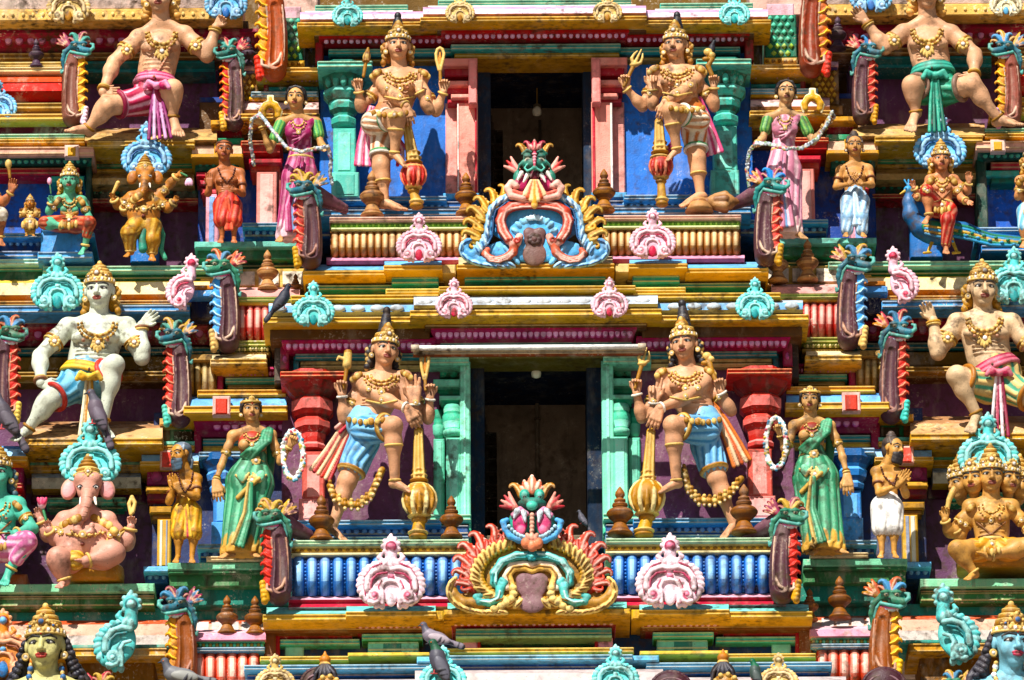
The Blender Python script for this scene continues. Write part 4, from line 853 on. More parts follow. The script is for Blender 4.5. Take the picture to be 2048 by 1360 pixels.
def dragon(x, y, D, sc_, flip, pal, label, ph=150, head=True):
    base = dict(green='2a6a60', green2='549c90', crest='a83040', crest2='4f8cb8', wing='96422a', mouth='a82c66', panel='4e2c34', line='b88a70', fin='c02418', fin2='e89070', foot='d09a28')
    base.update(pal)
    s = Sculpt('dragon_bracket', label, 'bracket', D, (0, ph + 40), base, 'dragon head brackets', .0075, 'orn', (x, y), sc_, flip)
    rr = random.Random(int(x * 7 + y))
    for k_, opts in (('crest', ('a83040', 'c0552c', '8a2c50', 'b89030')), ('crest2', ('4f8cb8', '3f7a9c', 'c8a048', '4a9a8a')), ('wing', ('96422a', '8a2a3c', '4a7c9c', 'a8742c')), ('green', ('2a6a60', '2f7458', '2a6878')), ('line', ('b88a70', '9a6a58', 'c8a890'))):
        if k_ not in pal: s.pal[k_] = rr.choice(opts)
    if head and ph in (128, 130) and (D > 1 or .4 < D < .5):
        for i in range(3): s.cap('strap', (26, 14 + 8 * i, -10 - 10 * i), (92, 46 + 4 * i, -50 - 8 * i), 18 - 3 * i, 7, 'panel' if i % 2 else '6a4450', 3)
        s.flush('strap')
    if head:
        loc, sc0 = s.local, s.sc; s.sc = sc0 * .92; s.local = (x + s.flip * 1, y + 3 * sc0)
        s.ell('head', (4, 0, 14), (22, 15, 22), 'green', 5)
        s.cap('head', (-4, 6, 28), (-26, 9, 40), 10, 8, 'green', 4); s.tube('head', [(-30, 8, 42), (-38, 2, 42), (-38, -7, 38), (-31, -9, 36)], 5, 'green2', 2, 3)
        s.tube('head', [(-30, 16, 38), (-20, 20, 40), (2, 16, 40), (20, 12, 34)], 4, 'green2', 1.5)
        for ex in (-12, 10):
            s.ell('head', (ex, -9, 30), (9.5, 7, 9), 'green2', 2); s.ell('head', (ex - 1, -6.5, 36.5), (4.6, 2.8, 4), 'd8c8a8', 0); s.ell('head', (ex - 1.5, -6.5, 40), (2.4, 2.4, 2), 'black', 0); s.ell('head', (ex, -11, 37), (7, 3.4, 5), 'green', 1)
            s.tube('head', [(ex - 9, -11, 34), (ex, -15, 36), (ex + 9, -11, 34)], 3, 'green', 1)
            s.ell('head', (ex - 8, 2, 40), (3, 2.4, 3), 'black', 0)
        s.tube('head', [(20, 0, 20), (34, 12, 18), (40, 34, 12), (36, 58, 4), (28, 70, 0)], 7, 'green', 3, 5); s.tube('head', [(20, 10, 30), (29, 22, 26), (33, 40, 20), (30, 58, 12)], 3.4, 'green2', 1)
        s.tube('head', [(36, 60, 6), (44, 66, 6), (46, 58, 8)], 4, 'green2', 2, 2.5)
        for k in range(6): s.ell('head', (38 + 3 * math.sin(k), 10 + 9 * k, 20 - 3 * k), (4.6, 4, 4), 'green2', 1, rot=30)
        s.ell('mouth', (8, 36, 10), (22, 22, 9), 'mouth', 2); s.ell('mouth', (6, 50, 15), (14, 18, 7), 'rose', 3); s.tube('mouth', [(-18, 21, 34), (0, 20, 36), (18, 20, 30), (27, 34, 22), (27, 54, 14)], 3.6, 'd05a8c', 1)
        for k, ex in enumerate((-14, 4)): s.cap('mouth', (ex, 21, 33), (ex - 1, 28, 34), 3.6, 1.6, 'e4dccc', 0)
        s.ell('mouth', (-3, 24, 30), (9, 6, 7), 'c8d8e0', 1); s.ell('mouth', (9, 25, 28), (7, 6, 7), 'b0c4d4', 1)
        for k, (a, ln) in enumerate(((-66, 26), (-40, 32), (-12, 36), (14, 34), (40, 28))):
            flame(s, 'crest', -2 + 5 * (k - 2), -11 - 2 * (2 - abs(k - 2)), 12 - abs(k - 2) * 2 + 4 * (k % 2), a + rr.uniform(-8, 8), ln * rr.uniform(.9, 1.1), 'crest2' if k % 2 else 'crest', 'peach' if k % 2 == 0 else 'crest2', 1 if k > 2 else -1)
        for k, a in enumerate((18, 36, 54, 72)):
            s.tube('wing', [(24, -2, 8), (24 + 22 * math.sin(math.radians(a)), -2 - 24 * math.cos(math.radians(a)), 8), (24 + 34 * math.sin(math.radians(a + 8)), -4 - 36 * math.cos(math.radians(a + 8)), 0)], 6.5, 'wing' if k % 2 else 'crest', 1, 3)
            s.tube('wing', [(26 + 12 * math.sin(math.radians(a + 6)), -2 - 12 * math.cos(math.radians(a + 6)), 14), (24 + 32 * math.sin(math.radians(a + 10)), -4 - 34 * math.cos(math.radians(a + 10)), 6)], 1.4, 'peach', 0)
        s.local, s.sc = loc, sc0
    # the bracket: a hollowed slab with a finned outer edge
    n = 9
    pts = [(13 + 6 * math.sin(i / (n - 1) * 2.6), 30 + ph * i / (n - 1), 4 - 4 * math.sin(i / (n - 1) * 3)) for i in range(n)]
    s.tube('panel', pts, 19, 'panel', 4, 24, sq=1.5)
    s.L('panel').append(dict(s.L('panel')[-1])); s.L('panel').pop()
    for p, q in zip(pts[1:-2], pts[2:-1]): s.cap('panel', (p[0] + 2, p[1], p[2] + 36), (q[0] + 2, q[1], q[2] + 36), 13, 13, 'panel', 0, neg=True)
    for off, dd in ((-15, 24), (16, 24), (0, 22)): s.tube('panel', [(p[0] + off, p[1], p[2] + dd) for p in pts[1:-1]], 1.7, 'line' if off else mixc(base['panel'], base['line'], .4), 0)
    s.tube('panel', [(pts[-2][0] + 13, ph - 2, 24), (22, ph + 16, 30), (6, ph + 26, 32), (-8, ph + 22, 30), (-8, ph + 12, 28)], 3, 'line', 1)
    k = max(3, int(ph / 21))
    for i in range(k):
        yy = 40 + (ph - 34) * i / max(1, k - 1); j = rr.uniform(-5, 5)
        s.ell('fins', (-3, yy, 12), (13, 15, 14), 'fin', 2, rot=-28 + j)
        flame(s, 'fins', -2, yy + 10, 20, -42 + j, 25, 'fin', 'fin2', -1)
        s.tube('fins', [(2, yy + 9, 26), (-8, yy + 5, 28), (-14, yy - 3, 26)], 2, 'fin2', 0, 1.2)
    s.cap('foot', (8, ph + 24, 8), (-12, ph + 36, 20), 16, 9, 'panel', 3)
    for j in range(5): s.ell('foot', (-17 + 1.0 * j, ph + 10 + 9 * j, 22), (7, 7, 11), 'foot', 2, rot=-20)
    s.tube('foot', [(-16, ph + 8, 24), (-10, ph + 26, 28), (-6, ph + 42, 24)], 4, 'foot', 2)
    for ly in ('head', 'mouth', 'crest', 'wing', 'panel', 'fins', 'foot'):
        if ly in s.Ls: s.flush({'mouth': 'jaw', 'wing': 'ear'}.get(ly, ly), [ly])
    s.under('head', 'jaw', 'crest', 'ear'); s.under('panel', 'fins', 'foot')
BFIN = dict(fin='4a98d8', fin2='b8e0f0', foot='d8b068'); YFIN = dict(fin='d88a18', fin2='f4c848', panel='8a4a20', foot='f0b830')
for a in (
    (606, 372, .42, .92, 0, {}, 'dragon bracket at the left end of the golden ribs, before the magenta-sari woman', 128), (1546, 366, .42, .92, 1, dict(green='1f7c78', crest2='3a88d0'), 'dragon bracket at the right end of the golden ribs, before the pink-sari woman', 128),
    (440, 530, .2, .96, 0, BFIN, 'dragon bracket with blue fins at the left of the red ribs', 130), (1714, 520, .2, .98, 1, BFIN, 'dragon bracket with blue fins at the right of the red ribs', 130),
    (345, 668, .15, .92, 0, dict(foot='5cc8b0'), 'dragon bracket with red fins right of the pale giant', 150), (1798, 654, .15, .95, 1, dict(foot='4ac0b0', wing='d8842c'), 'dragon bracket with red fins below the raised hand of the giant in striped shorts', 150),
    (542, 1030, 1.14, .98, 0, dict(fin2='d84030', wing='5a3040'), 'red finned dragon bracket at the left end of the blue ribs', 130), (1580, 1028, 1.14, .98, 1, dict(fin2='d83828'), 'red finned dragon bracket at the right end of the blue ribs', 130),
    (352, 1206, .92, 1.0, 0, YFIN, 'orange finned dragon bracket at the bottom left', 118), (1782, 1192, .92, 1.04, 1, YFIN, 'orange finned dragon bracket at the bottom right', 118),
    (158, 92, -.45, .84, 1, dict(YFIN, fin='d8901c', panel='7a4a3c', foot='e8c8d8'), 'yellow finned dragon bracket left of the top left giant', 140), (456, 100, -.42, .8, 0, dict(fin2='f4b030', foot='e8a828'), 'red and yellow finned dragon bracket right of the top left giant', 150),
    (1738, 96, -.42, .84, 1, dict(crest2='4a90c8', foot='e0a028'), 'red finned dragon bracket left of the top right giant', 130), (2008, 92, -.45, .86, 0, dict(YFIN, panel='8a4a3c', foot='d89cc8'), 'yellow finned dragon bracket right of the top right giant', 140),
    (22, 662, .15, .92, 1, dict(foot='e0c060'), 'dragon bracket with red fins cut by the left edge beside the pale giant', 150),
    (205, 1372, 1.0, .8, 1, {}, 'dragon head just showing at the bottom edge between the green-faced head and the dragon bracket', 60), (1906, 1366, 1.0, .8, 0, {}, 'dragon head just showing at the bottom edge left of the blue-faced head', 60)):
    dragon(*a)
dragon(532, -40, -.3, 1.05, 0, dict(YFIN, panel='a84a1c', foot='d8301c'), 'orange and yellow finned bracket cut by the top edge beside the left green lattice', 140, False)
dragon(1640, -48, -.3, 1.05, 1, dict(YFIN, fin='c86018', panel='8a3418', foot='d8301c'), 'orange finned bracket cut by the top edge beside the right green lattice', 140, False)

# ------------------------------------------------------------------ pot finials
def finial(x, y, D, h, c, c2, label, tilt=0):
    k = h / 92
    r = thing('pot_finial', label, 'finial', P(x, y, D), 'pot finials along the parapets')
    r0 = P(x, y, D); q = Q(1024, 680, D); yy = y
    # parts in level coordinates near their place
    ys = y - (x - 1024) * math.tan(ROLL) * -1 * -1
    def L(name, prof, cs, fl=0):
        m = MB(); m.lathe(x, [(ys + a * k, b * k) for a, b in prof], D, cs, 20, 0, True, fl); return m.build(name, r, 'orn')
    L('foot', [(-22, 11), (-18, 13), (-10, 17), (-4, 23), (0, 24)], [c, c, c2, c])
    L('pot', [(-50, 13), (-47, 21), (-44, 23.5), (-42, 24.5), (-38, 24.5), (-32, 21), (-26, 14), (-22, 11)], [c, c2, c, c2, c, c2, c], .035)
    L('collar', [(-60, 9), (-59, 14), (-55, 15), (-53, 11), (-50, 13)], [c, c2, c, c2])
    L('bud', [(-92, 1), (-88, 4), (-82, 8), (-76, 9.5), (-71, 7), (-69, 6), (-67, 10.5), (-64, 11), (-62, 9), (-60, 9)], [c, c, c, c2, c2, c, c, c2, c])
    if tilt:
        r.rotation_euler = (0, tilt, 0)
F1 = ('9a6428', '6a3e18'); F2 = ('8a5420', '704018'); F3 = ('b08050', '8a5a34'); F4 = ('4a3244', '342030')
for a in ((746, 430, .24, 92, *F3, 'brown and cream pot finial before the upper left guardian\'s standing foot'), (934, 428, .3, 84, *F1, 'brown pot finial left of the blue and red arch'), (1210, 424, .3, 84, *F1, 'brown pot finial right of the blue and red arch'),
          (641, 1077, 1.0, 92, *F2, 'dark ochre pot finial before the lower left guardian\'s standing leg'), (901, 1074, 1.0, 84, *F2, 'dark ochre pot finial left of the great lower arch'), (1238, 1072, 1.0, 96, *F2, 'dark ochre pot finial right of the great lower arch'), (1486, 1072, 1.0, 98, *F2, 'dark ochre pot finial before the lower right guardian\'s standing leg'),
          (536, 574, .06, 80, *F3, 'tan pot finial on the pink shelf left of the golden ribs'), (592, 588, .0, 46, *F2, 'broken mossy pot finial beside the tan one on the left pink shelf'), (1556, 570, .06, 80, *F3, 'tan pot finial on the right pink shelf, nearer to the golden ribs'), (1616, 568, .06, 82, *F3, 'tan pot finial on the right pink shelf, nearer to the dragon bracket'),
          (451, 1262, .8, 78, *F2, 'ochre pot finial on the bottom left shelf, fully seen'), (507, 1264, .8, 78, *F2, 'ochre pot finial on the bottom left shelf, half behind the dragon bracket foot'), (1616, 1248, .8, 64, *F2, 'ochre pot finial without its bud on the bottom right shelf'), (1676, 1244, .8, 84, *F2, 'ochre pot finial on the bottom right shelf with a pointed bud'),
          (76, 124, -.62, 58, *F4, 'dark violet pot finial on the worn red barrel at top left'), (500, 130, -.6, 62, *F4, 'dark violet pot finial over the left yellow lattice'), (1679, 106, -.6, 66, *F4, 'dark violet pot finial over the right yellow lattice')):
    finial(*a)
r = thing('pot_finial', 'toppled brown pot finial lying on the upper right ledge', 'finial', P(1396, 424, .3), 'pot finials along the parapets')
m = MB(); m.lathe(1400, [(400, 13), (404, 15), (410, 20), (420, 27), (426, 29)], .26, [F3[0], F3[1], F3[0]], 20); m.build('foot', r, 'orn')
s = Sculpt('x', None, None, .26, (1396, 424), dict(c=F3[0], d=F3[1]), None, .008, 'orn'); bpy.data.objects.remove(s.root); s.root = r
s.cap('pot', (1408, 404, 0), (1424, 404, 0), 9, 10, 'd', 2)
for k in range(6): s.cap('pot', (1432, 404 + 10 * math.cos(k), 10 * math.sin(k)), (1450, 404 + 14 * math.cos(k), 14 * math.sin(k)), 8, 9, 'c' if k % 2 else 'd', 2)
s.cap('pot', (1428, 404, 0), (1454, 404, 0), 15, 17, 'c', 2); s.cap('pot', (1462, 404, 0), (1478, 402, 0), 12, 5, 'd', 2); s.flush('pot')

# ------------------------------------------------------------------ the two great arches over the parapets
def upper_arch():
    s = Sculpt('arch_ornament', 'blue and red scrolled arch with golden flame leaves and dragon mask, upper tier', 'ornament', .62, (1069, 530), {}, None, .0085, 'orn')
    X = 1069
    B, B2, R, R2, G, G2 = '5a9ccc', 'a4d0e4', 'b84030', 'eab0a0', 'a8741e', 'e4c068'
    s.ell('field', (X, 452, 0), (62, 52, 8), '5cb0e4', 4); s.ell('field', (X, 500, 0), (100, 26, 8), '5cb0e4', 6)
    s.ell('centre', (X, 478, 8), (21, 22, 6), '6a4a48', 3); s.ell('centre', (X, 508, 6), (24, 26, 7), '7a5850', 3); s.ell('centre', (X - 11, 466, 9), (12, 12, 5), '6a4a48', 3); s.ell('centre', (X + 11, 466, 9), (12, 12, 5), '6a4a48', 3)
    for k in range(7):
        a = k * 2 * math.pi / 7; s.ell('centre', (X + 9 * math.cos(a), 478 + 8 * math.sin(a), 14), (6, 5, 4), '4a3430', .5)
    s.ell('centre', (X, 478, 17), (5, 5, 4), '6a4a48', 0)
    for q in (-1, 1):
        band = [(X + q * 26, 494, 12), (X + q * 40, 484, 14), (X + q * 70, 466, 14), (X + q * 78, 440, 14), (X + q * 66, 416, 14), (X + q * 38, 406, 14), (X, 404, 14)]
        vol = [(30, 474), (34, 484), (44, 488), (53, 482)]; top = [(52, 478), (63, 462), (68, 442), (62, 424), (46, 413), (24, 409), (0, 408)]; low = [(40, 490), (43, 504), (54, 514), (70, 520), (88, 518), (99, 508), (94, 500)]
        s.tube('red_scroll', [(X + q * x, y, 14) for x, y in vol], 8, R2, 3, 6); s.tube('red_scroll', [(X + q * x, y, 14) for x, y in top], 10, R, 4); s.tube('red_scroll', [(X + q * x, y, 12) for x, y in low], 9, 'cc6248', 4, 6)
        for o, c_ in ((-5, R2), (0, 'd85844'), (5, R2)):
            s.tube('red_scroll', [(X + q * (x - 0 + o * (1 if i < 4 else .2)), y + o * (.2 if i < 3 else 1), 23) for i, (x, y) in enumerate(top)], 2.2, c_, 1)
        for o in (-4, 0, 4): s.tube('red_scroll', [(X + q * x, y + o, 20) for x, y in low[1:-1]], 1.8, R2, .6)
        s.tube('red_scroll', spiral(X + q * 36, 480, 2, 7, 0, q * 1.1, 22, 10), 2, 'a02c20', 0)
        hs = [(114, 500), (102, 488), (94, 472), (92, 454), (91, 436), (86, 420), (76, 407), (62, 398), (46, 393), (30, 391), (14, 391)]
        s.tube('rim', [(X + q * x, y, 6) for x, y in hs], 9, B, 4, 8); s.tube('rim', [(X + q * (x - 9 if k < 6 else x - 5), y + (0 if k < 5 else 7), 15) for k, (x, y) in enumerate(hs[1:])], 2, '1c4a78', 0)
        for k, (x, y) in enumerate(hs):
            x2, y2 = hs[min(k + 1, len(hs) - 1)]
            for t in (0, .5):
                px, py = x + (x2 - x) * t, y + (y2 - y) * t; an = 62 - 9.5 * (k + t)
                s.ell('rim', (X + q * (px + 2), py, 12 + 2 * (t > 0)), (4.6, 13, 6), B2 if t else mixc(B, B2, .45), .8, rot=q * (an - 30)); s.ell('rim', (X + q * (px + 1), py, 18), (1.3, 8, 3), 'e4f4fa' if t else '2a5c94', 0, rot=q * (an - 30))
        ft = [(112, 500), (124, 508), (134, 504), (138, 494), (132, 488)]
        s.tube('rim', [(X + q * x, y, 8) for x, y in ft], 8, B, 3, 5)
        for k, (x, y, a) in enumerate(((140, 486, -14), (146, 494, 12), (146, 504, 36), (140, 514, 60), (130, 521, 78), (118, 526, 92), (106, 529, 100), (94, 531, 102), (82, 532, 100), (70, 532, 96), (58, 531, 90), (48, 529, 80), (132, 482, -44))):
            s.ell('rim', (X + q * x, y, 9 + k % 2 * 3), (4.8, 13, 6), B2 if k % 2 else B, .8, rot=q * (a - 24)); s.ell('rim', (X + q * x, y, 15 + k % 2 * 3), (1.2, 8, 3), '2a5c94', 0, rot=q * (a - 24))
        s.tube('rim', [(X + q * x, y, 6) for x, y in ((130, 510), (112, 520), (84, 526), (56, 526))], 8, B, 3)
        for k in range(5): s.ell('field', (X + q * (18 + 7 * k), 440 + k * k * 2.4, 7), (5, 9, 5), '8cd0f0', 1, rot=q * (20 + 12 * k)); s.ell('field', (X + q * (36 + 5 * k), 522 - 6 * k, 7), (5, 10, 5), '7cc4ec', 1, rot=q * 40)
        for k, (x, y, a, ln) in enumerate(((66, 398, -20, 34), (80, 408, 5, 40), (96, 420, 20, 40), (104, 436, 35, 42), (108, 456, 45, 42), (112, 474, 55, 40), (118, 488, 62, 32))):
            flame(s, f'flames#{q}', X + q * x, y, 4 + k % 2 * 4, q * a, ln * 1.05, G, G2, q)
            flame(s, f'flames#{q}', X + q * (x - 4), y + 6, 10, q * (a + 34), ln * .62, 'c88a24', G2, -q)
        # mask
        s.tube('mask', [(X + q * x, y, 26) for x, y in ((10, 392), (24, 396), (46, 392), (54, 376), (46, 366), (38, 372))], 7, R2, 2)
        s.tube('mask', [(X + q * x, y, 30) for x, y in ((12, 384), (26, 388), (42, 382))], 4, 'e06a5a', 1)
        s.ell('mask', (X + q * 24, 366, 20), (15, 18, 8), 'b0305c', 2); s.ell('mask', (X + q * 33, 360, 14), (10, 22, 10), '1f7a64', 2)
        s.cap('mask', (X + q * 14, 350, 36), (X + q * 22, 364, 38), 5, 2, 'white', 0); s.cap('mask', (X + q * 26, 346, 32), (X + q * 34, 360, 32), 5, 2, 'white', 0)
        s.ell('mask', (X + q * 14, 316, 24), (9, 11, 10), '27705e', 3); s.ell('mask', (X + q * 14, 319, 33), (4.6, 3, 4), 'd8ccb0', 0); s.ell('mask', (X + q * 14, 319, 36.5), (2.4, 2.6, 2), 'black', 0); s.ell('mask', (X + q * 14, 312, 34), (8, 3.4, 4), '1f5c50', 1); s.tube('mask', [(X + q * 6, 338, 44), (X + q * 14, 342, 44), (X + q * 20, 336, 40), (X + q * 16, 330, 38)], 2.6, '5cb4a0', 1, 1.6); s.tube('mask', [(X + q * 22, 322, 30), (X + q * 30, 330, 24), (X + q * 34, 342, 18)], 3, '4a9c88', 1, 2)
        s.tube('mask', [(X + q * 7, 304, 28), (X + q * 15, 300, 30), (X + q * 24, 308, 26)], 3, '1f6a58', 1)
        for k, a in enumerate((30, 50, 70)): s.cap('crest', (X + q * 32, 344, 12), (X + q * (32 + 30 * math.sin(math.radians(a))), 344 - 34 * math.cos(math.radians(a)), 10), 7, 2.5, 'c02a2a' if k % 2 else 'e8a090', 1)
        flame(s, 'crest', X + q * 20, 306, 14, q * 20, 28, 'b87824', 'f0d080', q); flame(s, 'crest', X + q * 10, 300, 18, q * 6, 24, 'b02848', 'f0a8a0', q)
    s.ell('mask', (X, 330, 24), (24, 13, 17), '27705e', 5); s.ell('mask', (X, 336, 42), (6, 5, 6), '3f9a84', 2); s.tube('mask', [(X, 306, 34), (X, 318, 42), (X, 330, 46)], 4, 'c0405c', 1, 2.4)
    for k in range(4): s.ell('mask', (X, 308 + 6 * k, 42 + k), (6 - k, 2, 3), 'e8a8b0', .5); s.ell('mask', (X, 352, 28), (8, 12, 8), '6a2030', 2)
    for k in range(-3, 4): s.cap('tongue', (X + k * 2.2, 362, 34), (X + k * 6.5, 404 - abs(k) * 5, 30), 3.5, 5.5, ('d89a3c', 'f0d498', 'c85a3c', 'f4dca8')[abs(k)], 1)
    s.ell('tongue', (X, 410, 28), (7, 8, 6), 'e0b060', 2)
    for k in range(-2, 3): s.ell('field', (X + k * 6, 434 - abs(k) * -1.5, 12), (4, 7, 4), 'c8ecf8', .5, rot=k * 24)
    leaf(s, 'crest', X, 306, 24, 0, 26, 'c8304c', 'f4b0a0')
    s.ell('field', (X, 448, -4), (92, 48, 8), '3f8cc8', 4); s.ell('field', (X, 410, -4), (80, 30, 8), 'b07a20', 4); s.flush_all(); s.under('mask', 'tongue', 'crest'); s.under('field', 'centre')
upper_arch()
def lower_arch():
    s = Sculpt('arch_ornament', 'turquoise and gold scrolled arch with red flame leaves and dragon mask, lower tier', 'ornament', 1.4, (1063, 1224), {}, None, .0085, 'orn')
    X = 1064; O, Y, T, T2, R, R2 = 'a87a34', 'e4c478', '58bcb4', 'a0dcd2', 'b83c2a', 'ecb4a4'
    s.ell('field', (X, 1140, 0), (104, 56, 8), O, 4); s.ell('field', (X, 1196, 0), (150, 24, 8), O, 5); s.ell('field', (X, 1104, 0), (74, 32, 8), O, 4)
    s.ell('centre', (X, 1172, 12), (30, 26, 6), '7a565a', 3); s.ell('centre', (X, 1206, 10), (26, 20, 7), '826064', 4); s.ell('centre', (X - 16, 1160, 13), (16, 14, 5), '7a565a', 3); s.ell('centre', (X + 16, 1160, 13), (16, 14, 5), '7a565a', 3)
    for q in (-1, 1):
        s.tube('scroll', [(X + q * x, y, 14) for x, y in ((0, 1111), (30, 1112), (60, 1124), (76, 1146), (76, 1166), (60, 1174), (54, 1166), (60, 1160))], 9.5, T, 3, 6)
        s.tube('scroll', [(X + q * x, y, 22) for x, y in ((34, 1110), (60, 1122), (78, 1146))], 4, T2, 2)
        s.tube('scroll', [(X + q * x, y, 14) for x, y in ((64, 1178), (66, 1196), (84, 1206), (106, 1204), (112, 1194), (100, 1190))], 9, T, 3, 5)
        s.tube('arch_band', [(X + q * x, y, 14) for x, y in ((40, 1200), (40, 1170), (46, 1150), (36, 1138), (14, 1136), (2, 1142))], 6, 'e8b860', 2)
        s.tube('arch_band', [(X + q * x, y, 12) for x, y in ((50, 1176), (54, 1154), (42, 1130), (16, 1127), (0, 1130))], 6, 'f0d8c0', 2)
        for k, (x, y) in enumerate(((38, 1176), (37, 1188), (42, 1198), (52, 1206), (62, 1212), (76, 1218))): s.ell('arch_band', (X + q * x, y, 20), (8, 7, 6), Y, 1)
        N = 21
        for k in range(N):
            a = math.radians(-74 + 154 * k / (N - 1)); px, py = 10 + 104 * math.cos(a), 1152 + 62 * math.sin(a) * (1.15 if a < 0 else .9)
            s.ell('rim', (X + q * px, py, 12 + k % 2 * 2), (6, 14, 7), Y, .8, rot=q * (math.degrees(a) + 56)); s.ell('rim', (X + q * (px - 1), py + 1, 20 + k % 2), (1.4, 9, 3), '8a5a1c', 0, rot=q * (math.degrees(a) + 56)); s.ell('rim', (X + q * (10 + 92 * math.cos(a)), 1152 + 54 * math.sin(a) * (1.15 if a < 0 else .9), 10), (5, 7, 7), 'c08c30', .6, rot=q * (math.degrees(a) + 90))
        for o in (-4, 4): s.tube('scroll', [(X + q * (x + o * (.9 if x > 50 else .1)), y + o * (.9 if x < 66 else .1), 24) for x, y in ((6, 1111), (30, 1112), (58, 1123), (75, 1146), (76, 1164))], 1.8, 'c4f0e8' if o < 0 else '2a8c8c', 0)
        s.tube('scroll', [(X + q * x, y, 24) for x, y in ((64, 1182), (68, 1196), (84, 1204), (102, 1202))], 2, 'c4f0e8', 0); s.tube('arch_band', [(X + q * x, y, 21) for x, y in ((45, 1190), (45, 1168), (50, 1150), (38, 1134), (14, 1131), (0, 1136))], 1.4, '8a5a20', 0)
        s.tube('rim', [(X + q * x, y, 6) for x, y in ((100, 1206), (136, 1206), (156, 1190), (160, 1172))], 12, O, 4, 8)
        for k, (x, y, a) in enumerate(((158, 1162, -20), (164, 1170, 4), (167, 1180, 20), (166, 1190, 36), (160, 1200, 52), (152, 1208, 64), (142, 1214, 74), (131, 1219, 82), (119, 1222, 88), (107, 1224, 92), (95, 1225, 95), (83, 1225, 95), (71, 1225, 95), (59, 1224, 92))): s.ell('rim', (X + q * x, y, 12 + k % 2 * 3), (5.4, 12, 7), Y, .8, rot=q * (a - 20)); s.ell('rim', (X + q * x, y, 19 + k % 2 * 3), (1.3, 7, 3), '8a5a1c', 0, rot=q * (a - 20))
        for k, (x, y, a, ln) in enumerate(((76, 1084, -6, 44), (100, 1096, 14, 46), (116, 1112, 30, 46), (124, 1132, 42, 44), (128, 1152, 55, 40), (126, 1170, 70, 38), (58, 1084, -20, 32))):
            flame(s, f'flames#{q}', X + q * x, y, 4 + k % 2 * 4, q * a, ln, R, R2, q); flame(s, f'flames#{q}', X + q * (x - 2), y + 8, 11, q * (a + 36), ln * .6, 'c83420', R2, -q)
            flame(s, f'flames#{q}', X + q * (x - 8), y + 2, 11, q * (a - 30), ln * .5, 'a82414', R2, q)
        s.tube(f'flames#{q}', [(X + q * x, y, 0) for x, y in ((112, 1180), (124, 1150), (116, 1116), (92, 1092))], 13, 'a83018', 4)
        # mask
        s.ell('mask', (X + q * 24, 1046, 22), (22, 30, 12), '2f9a84', 4); s.ell('mask', (X + q * 24, 1046, 33), (14, 23, 6), 'c02868', 1); s.ell('mask', (X + q * 22, 1060, 36), (9, 10, 5), 'e87090', 2); s.tube('mask', [(X + q * 10, 1028, 36), (X + q * 24, 1018, 38), (X + q * 38, 1030, 34)], 5, 'e890b0', 1)
        s.cap('mask', (X + q * 16, 1026, 42), (X + q * 13, 1044, 42), 6, 2, 'e0eef4', 0); s.cap('mask', (X + q * 30, 1022, 40), (X + q * 36, 1036, 40), 6, 2, 'e0eef4', 0)
        s.tube('jaw', [(X + q * x, y, 30) for x, y in ((8, 1080), (26, 1080), (44, 1072), (54, 1058), (58, 1044), (50, 1040))], 7, '5ca8dc', 3, 5)
        for k in range(7): s.ell('jaw', (X + q * (10 + 6 * k), 1072 + 2 - k * k * .6, 37), (4, 4, 4), 'b8e0f0', .5)
        s.ell('mask', (X + q * 15, 990, 24), (10, 12, 10), '2f9a84', 3); s.ell('mask', (X + q * 15, 990, 33), (6, 7, 5), '64b8a6', 0); s.tube('mask', [(X + q * 6, 1002, 40), (X + q * 16, 1000, 40), (X + q * 25, 1006, 34)], 2.6, '1f5c50', 1); s.ell('mask', (X + q * 15, 994, 37), (3.2, 3, 3), 'black', 0)
        for k, a in enumerate((24, 44, 64, 84)): s.cap('crest', (X + q * 34, 1016, 12), (X + q * (34 + 30 * math.sin(math.radians(a))), 1016 - 34 * math.cos(math.radians(a)), 8), 7, 2.5, 'b02030' if k % 2 else 'e09080', 1)
        flame(s, 'crest', X + q * 22, 990, 12, q * 24, 36, 'a86c24', 'ecc890', q)
    s.ell('mask', (X, 1008, 28), (27, 12, 18), '2c7c6c', 5); s.ell('mask', (X, 1012, 44), (11, 9, 8), '4cb49c', 3)
    for k in range(7): s.ell('tongue', (X, 1030 + 8 * k, 42 - k), (5, 5, 5), 'e0a890', 1)
    for k in (-1, 0, 1): s.ell('tongue', (X + 12 * k, 1086 + (6 if k == 0 else 0), 34), (10, 12, 9), 'd8805c', 2); s.ell('tongue', (X + 8 * k, 1074, 38), (5, 9, 6), 'e8a088', 1, rot=k * 24)
    leaf(s, 'crest', X, 990, 22, 0, 38, 'd8785c', 'f4c8b0'); leaf(s, 'crest', X - 8, 988, 18, -16, 28, 'c85a3c', 'f0b8a0'); leaf(s, 'crest', X + 8, 988, 18, 16, 28, 'c85a3c', 'f0b8a0')
    for k in range(6):
        a = k * math.pi / 3; s.ell('scroll', (X + 7 * math.cos(a), 1112 + 7 * math.sin(a), 26), (5, 5, 4), '1f7c80', .5)
    s.ell('scroll', (X, 1112, 30), (4, 4, 3), '5cc4c0', 0)
    s.flush_all(); s.under('mask', 'tongue', 'crest', 'jaw'); s.under('field', 'centre')
lower_arch()

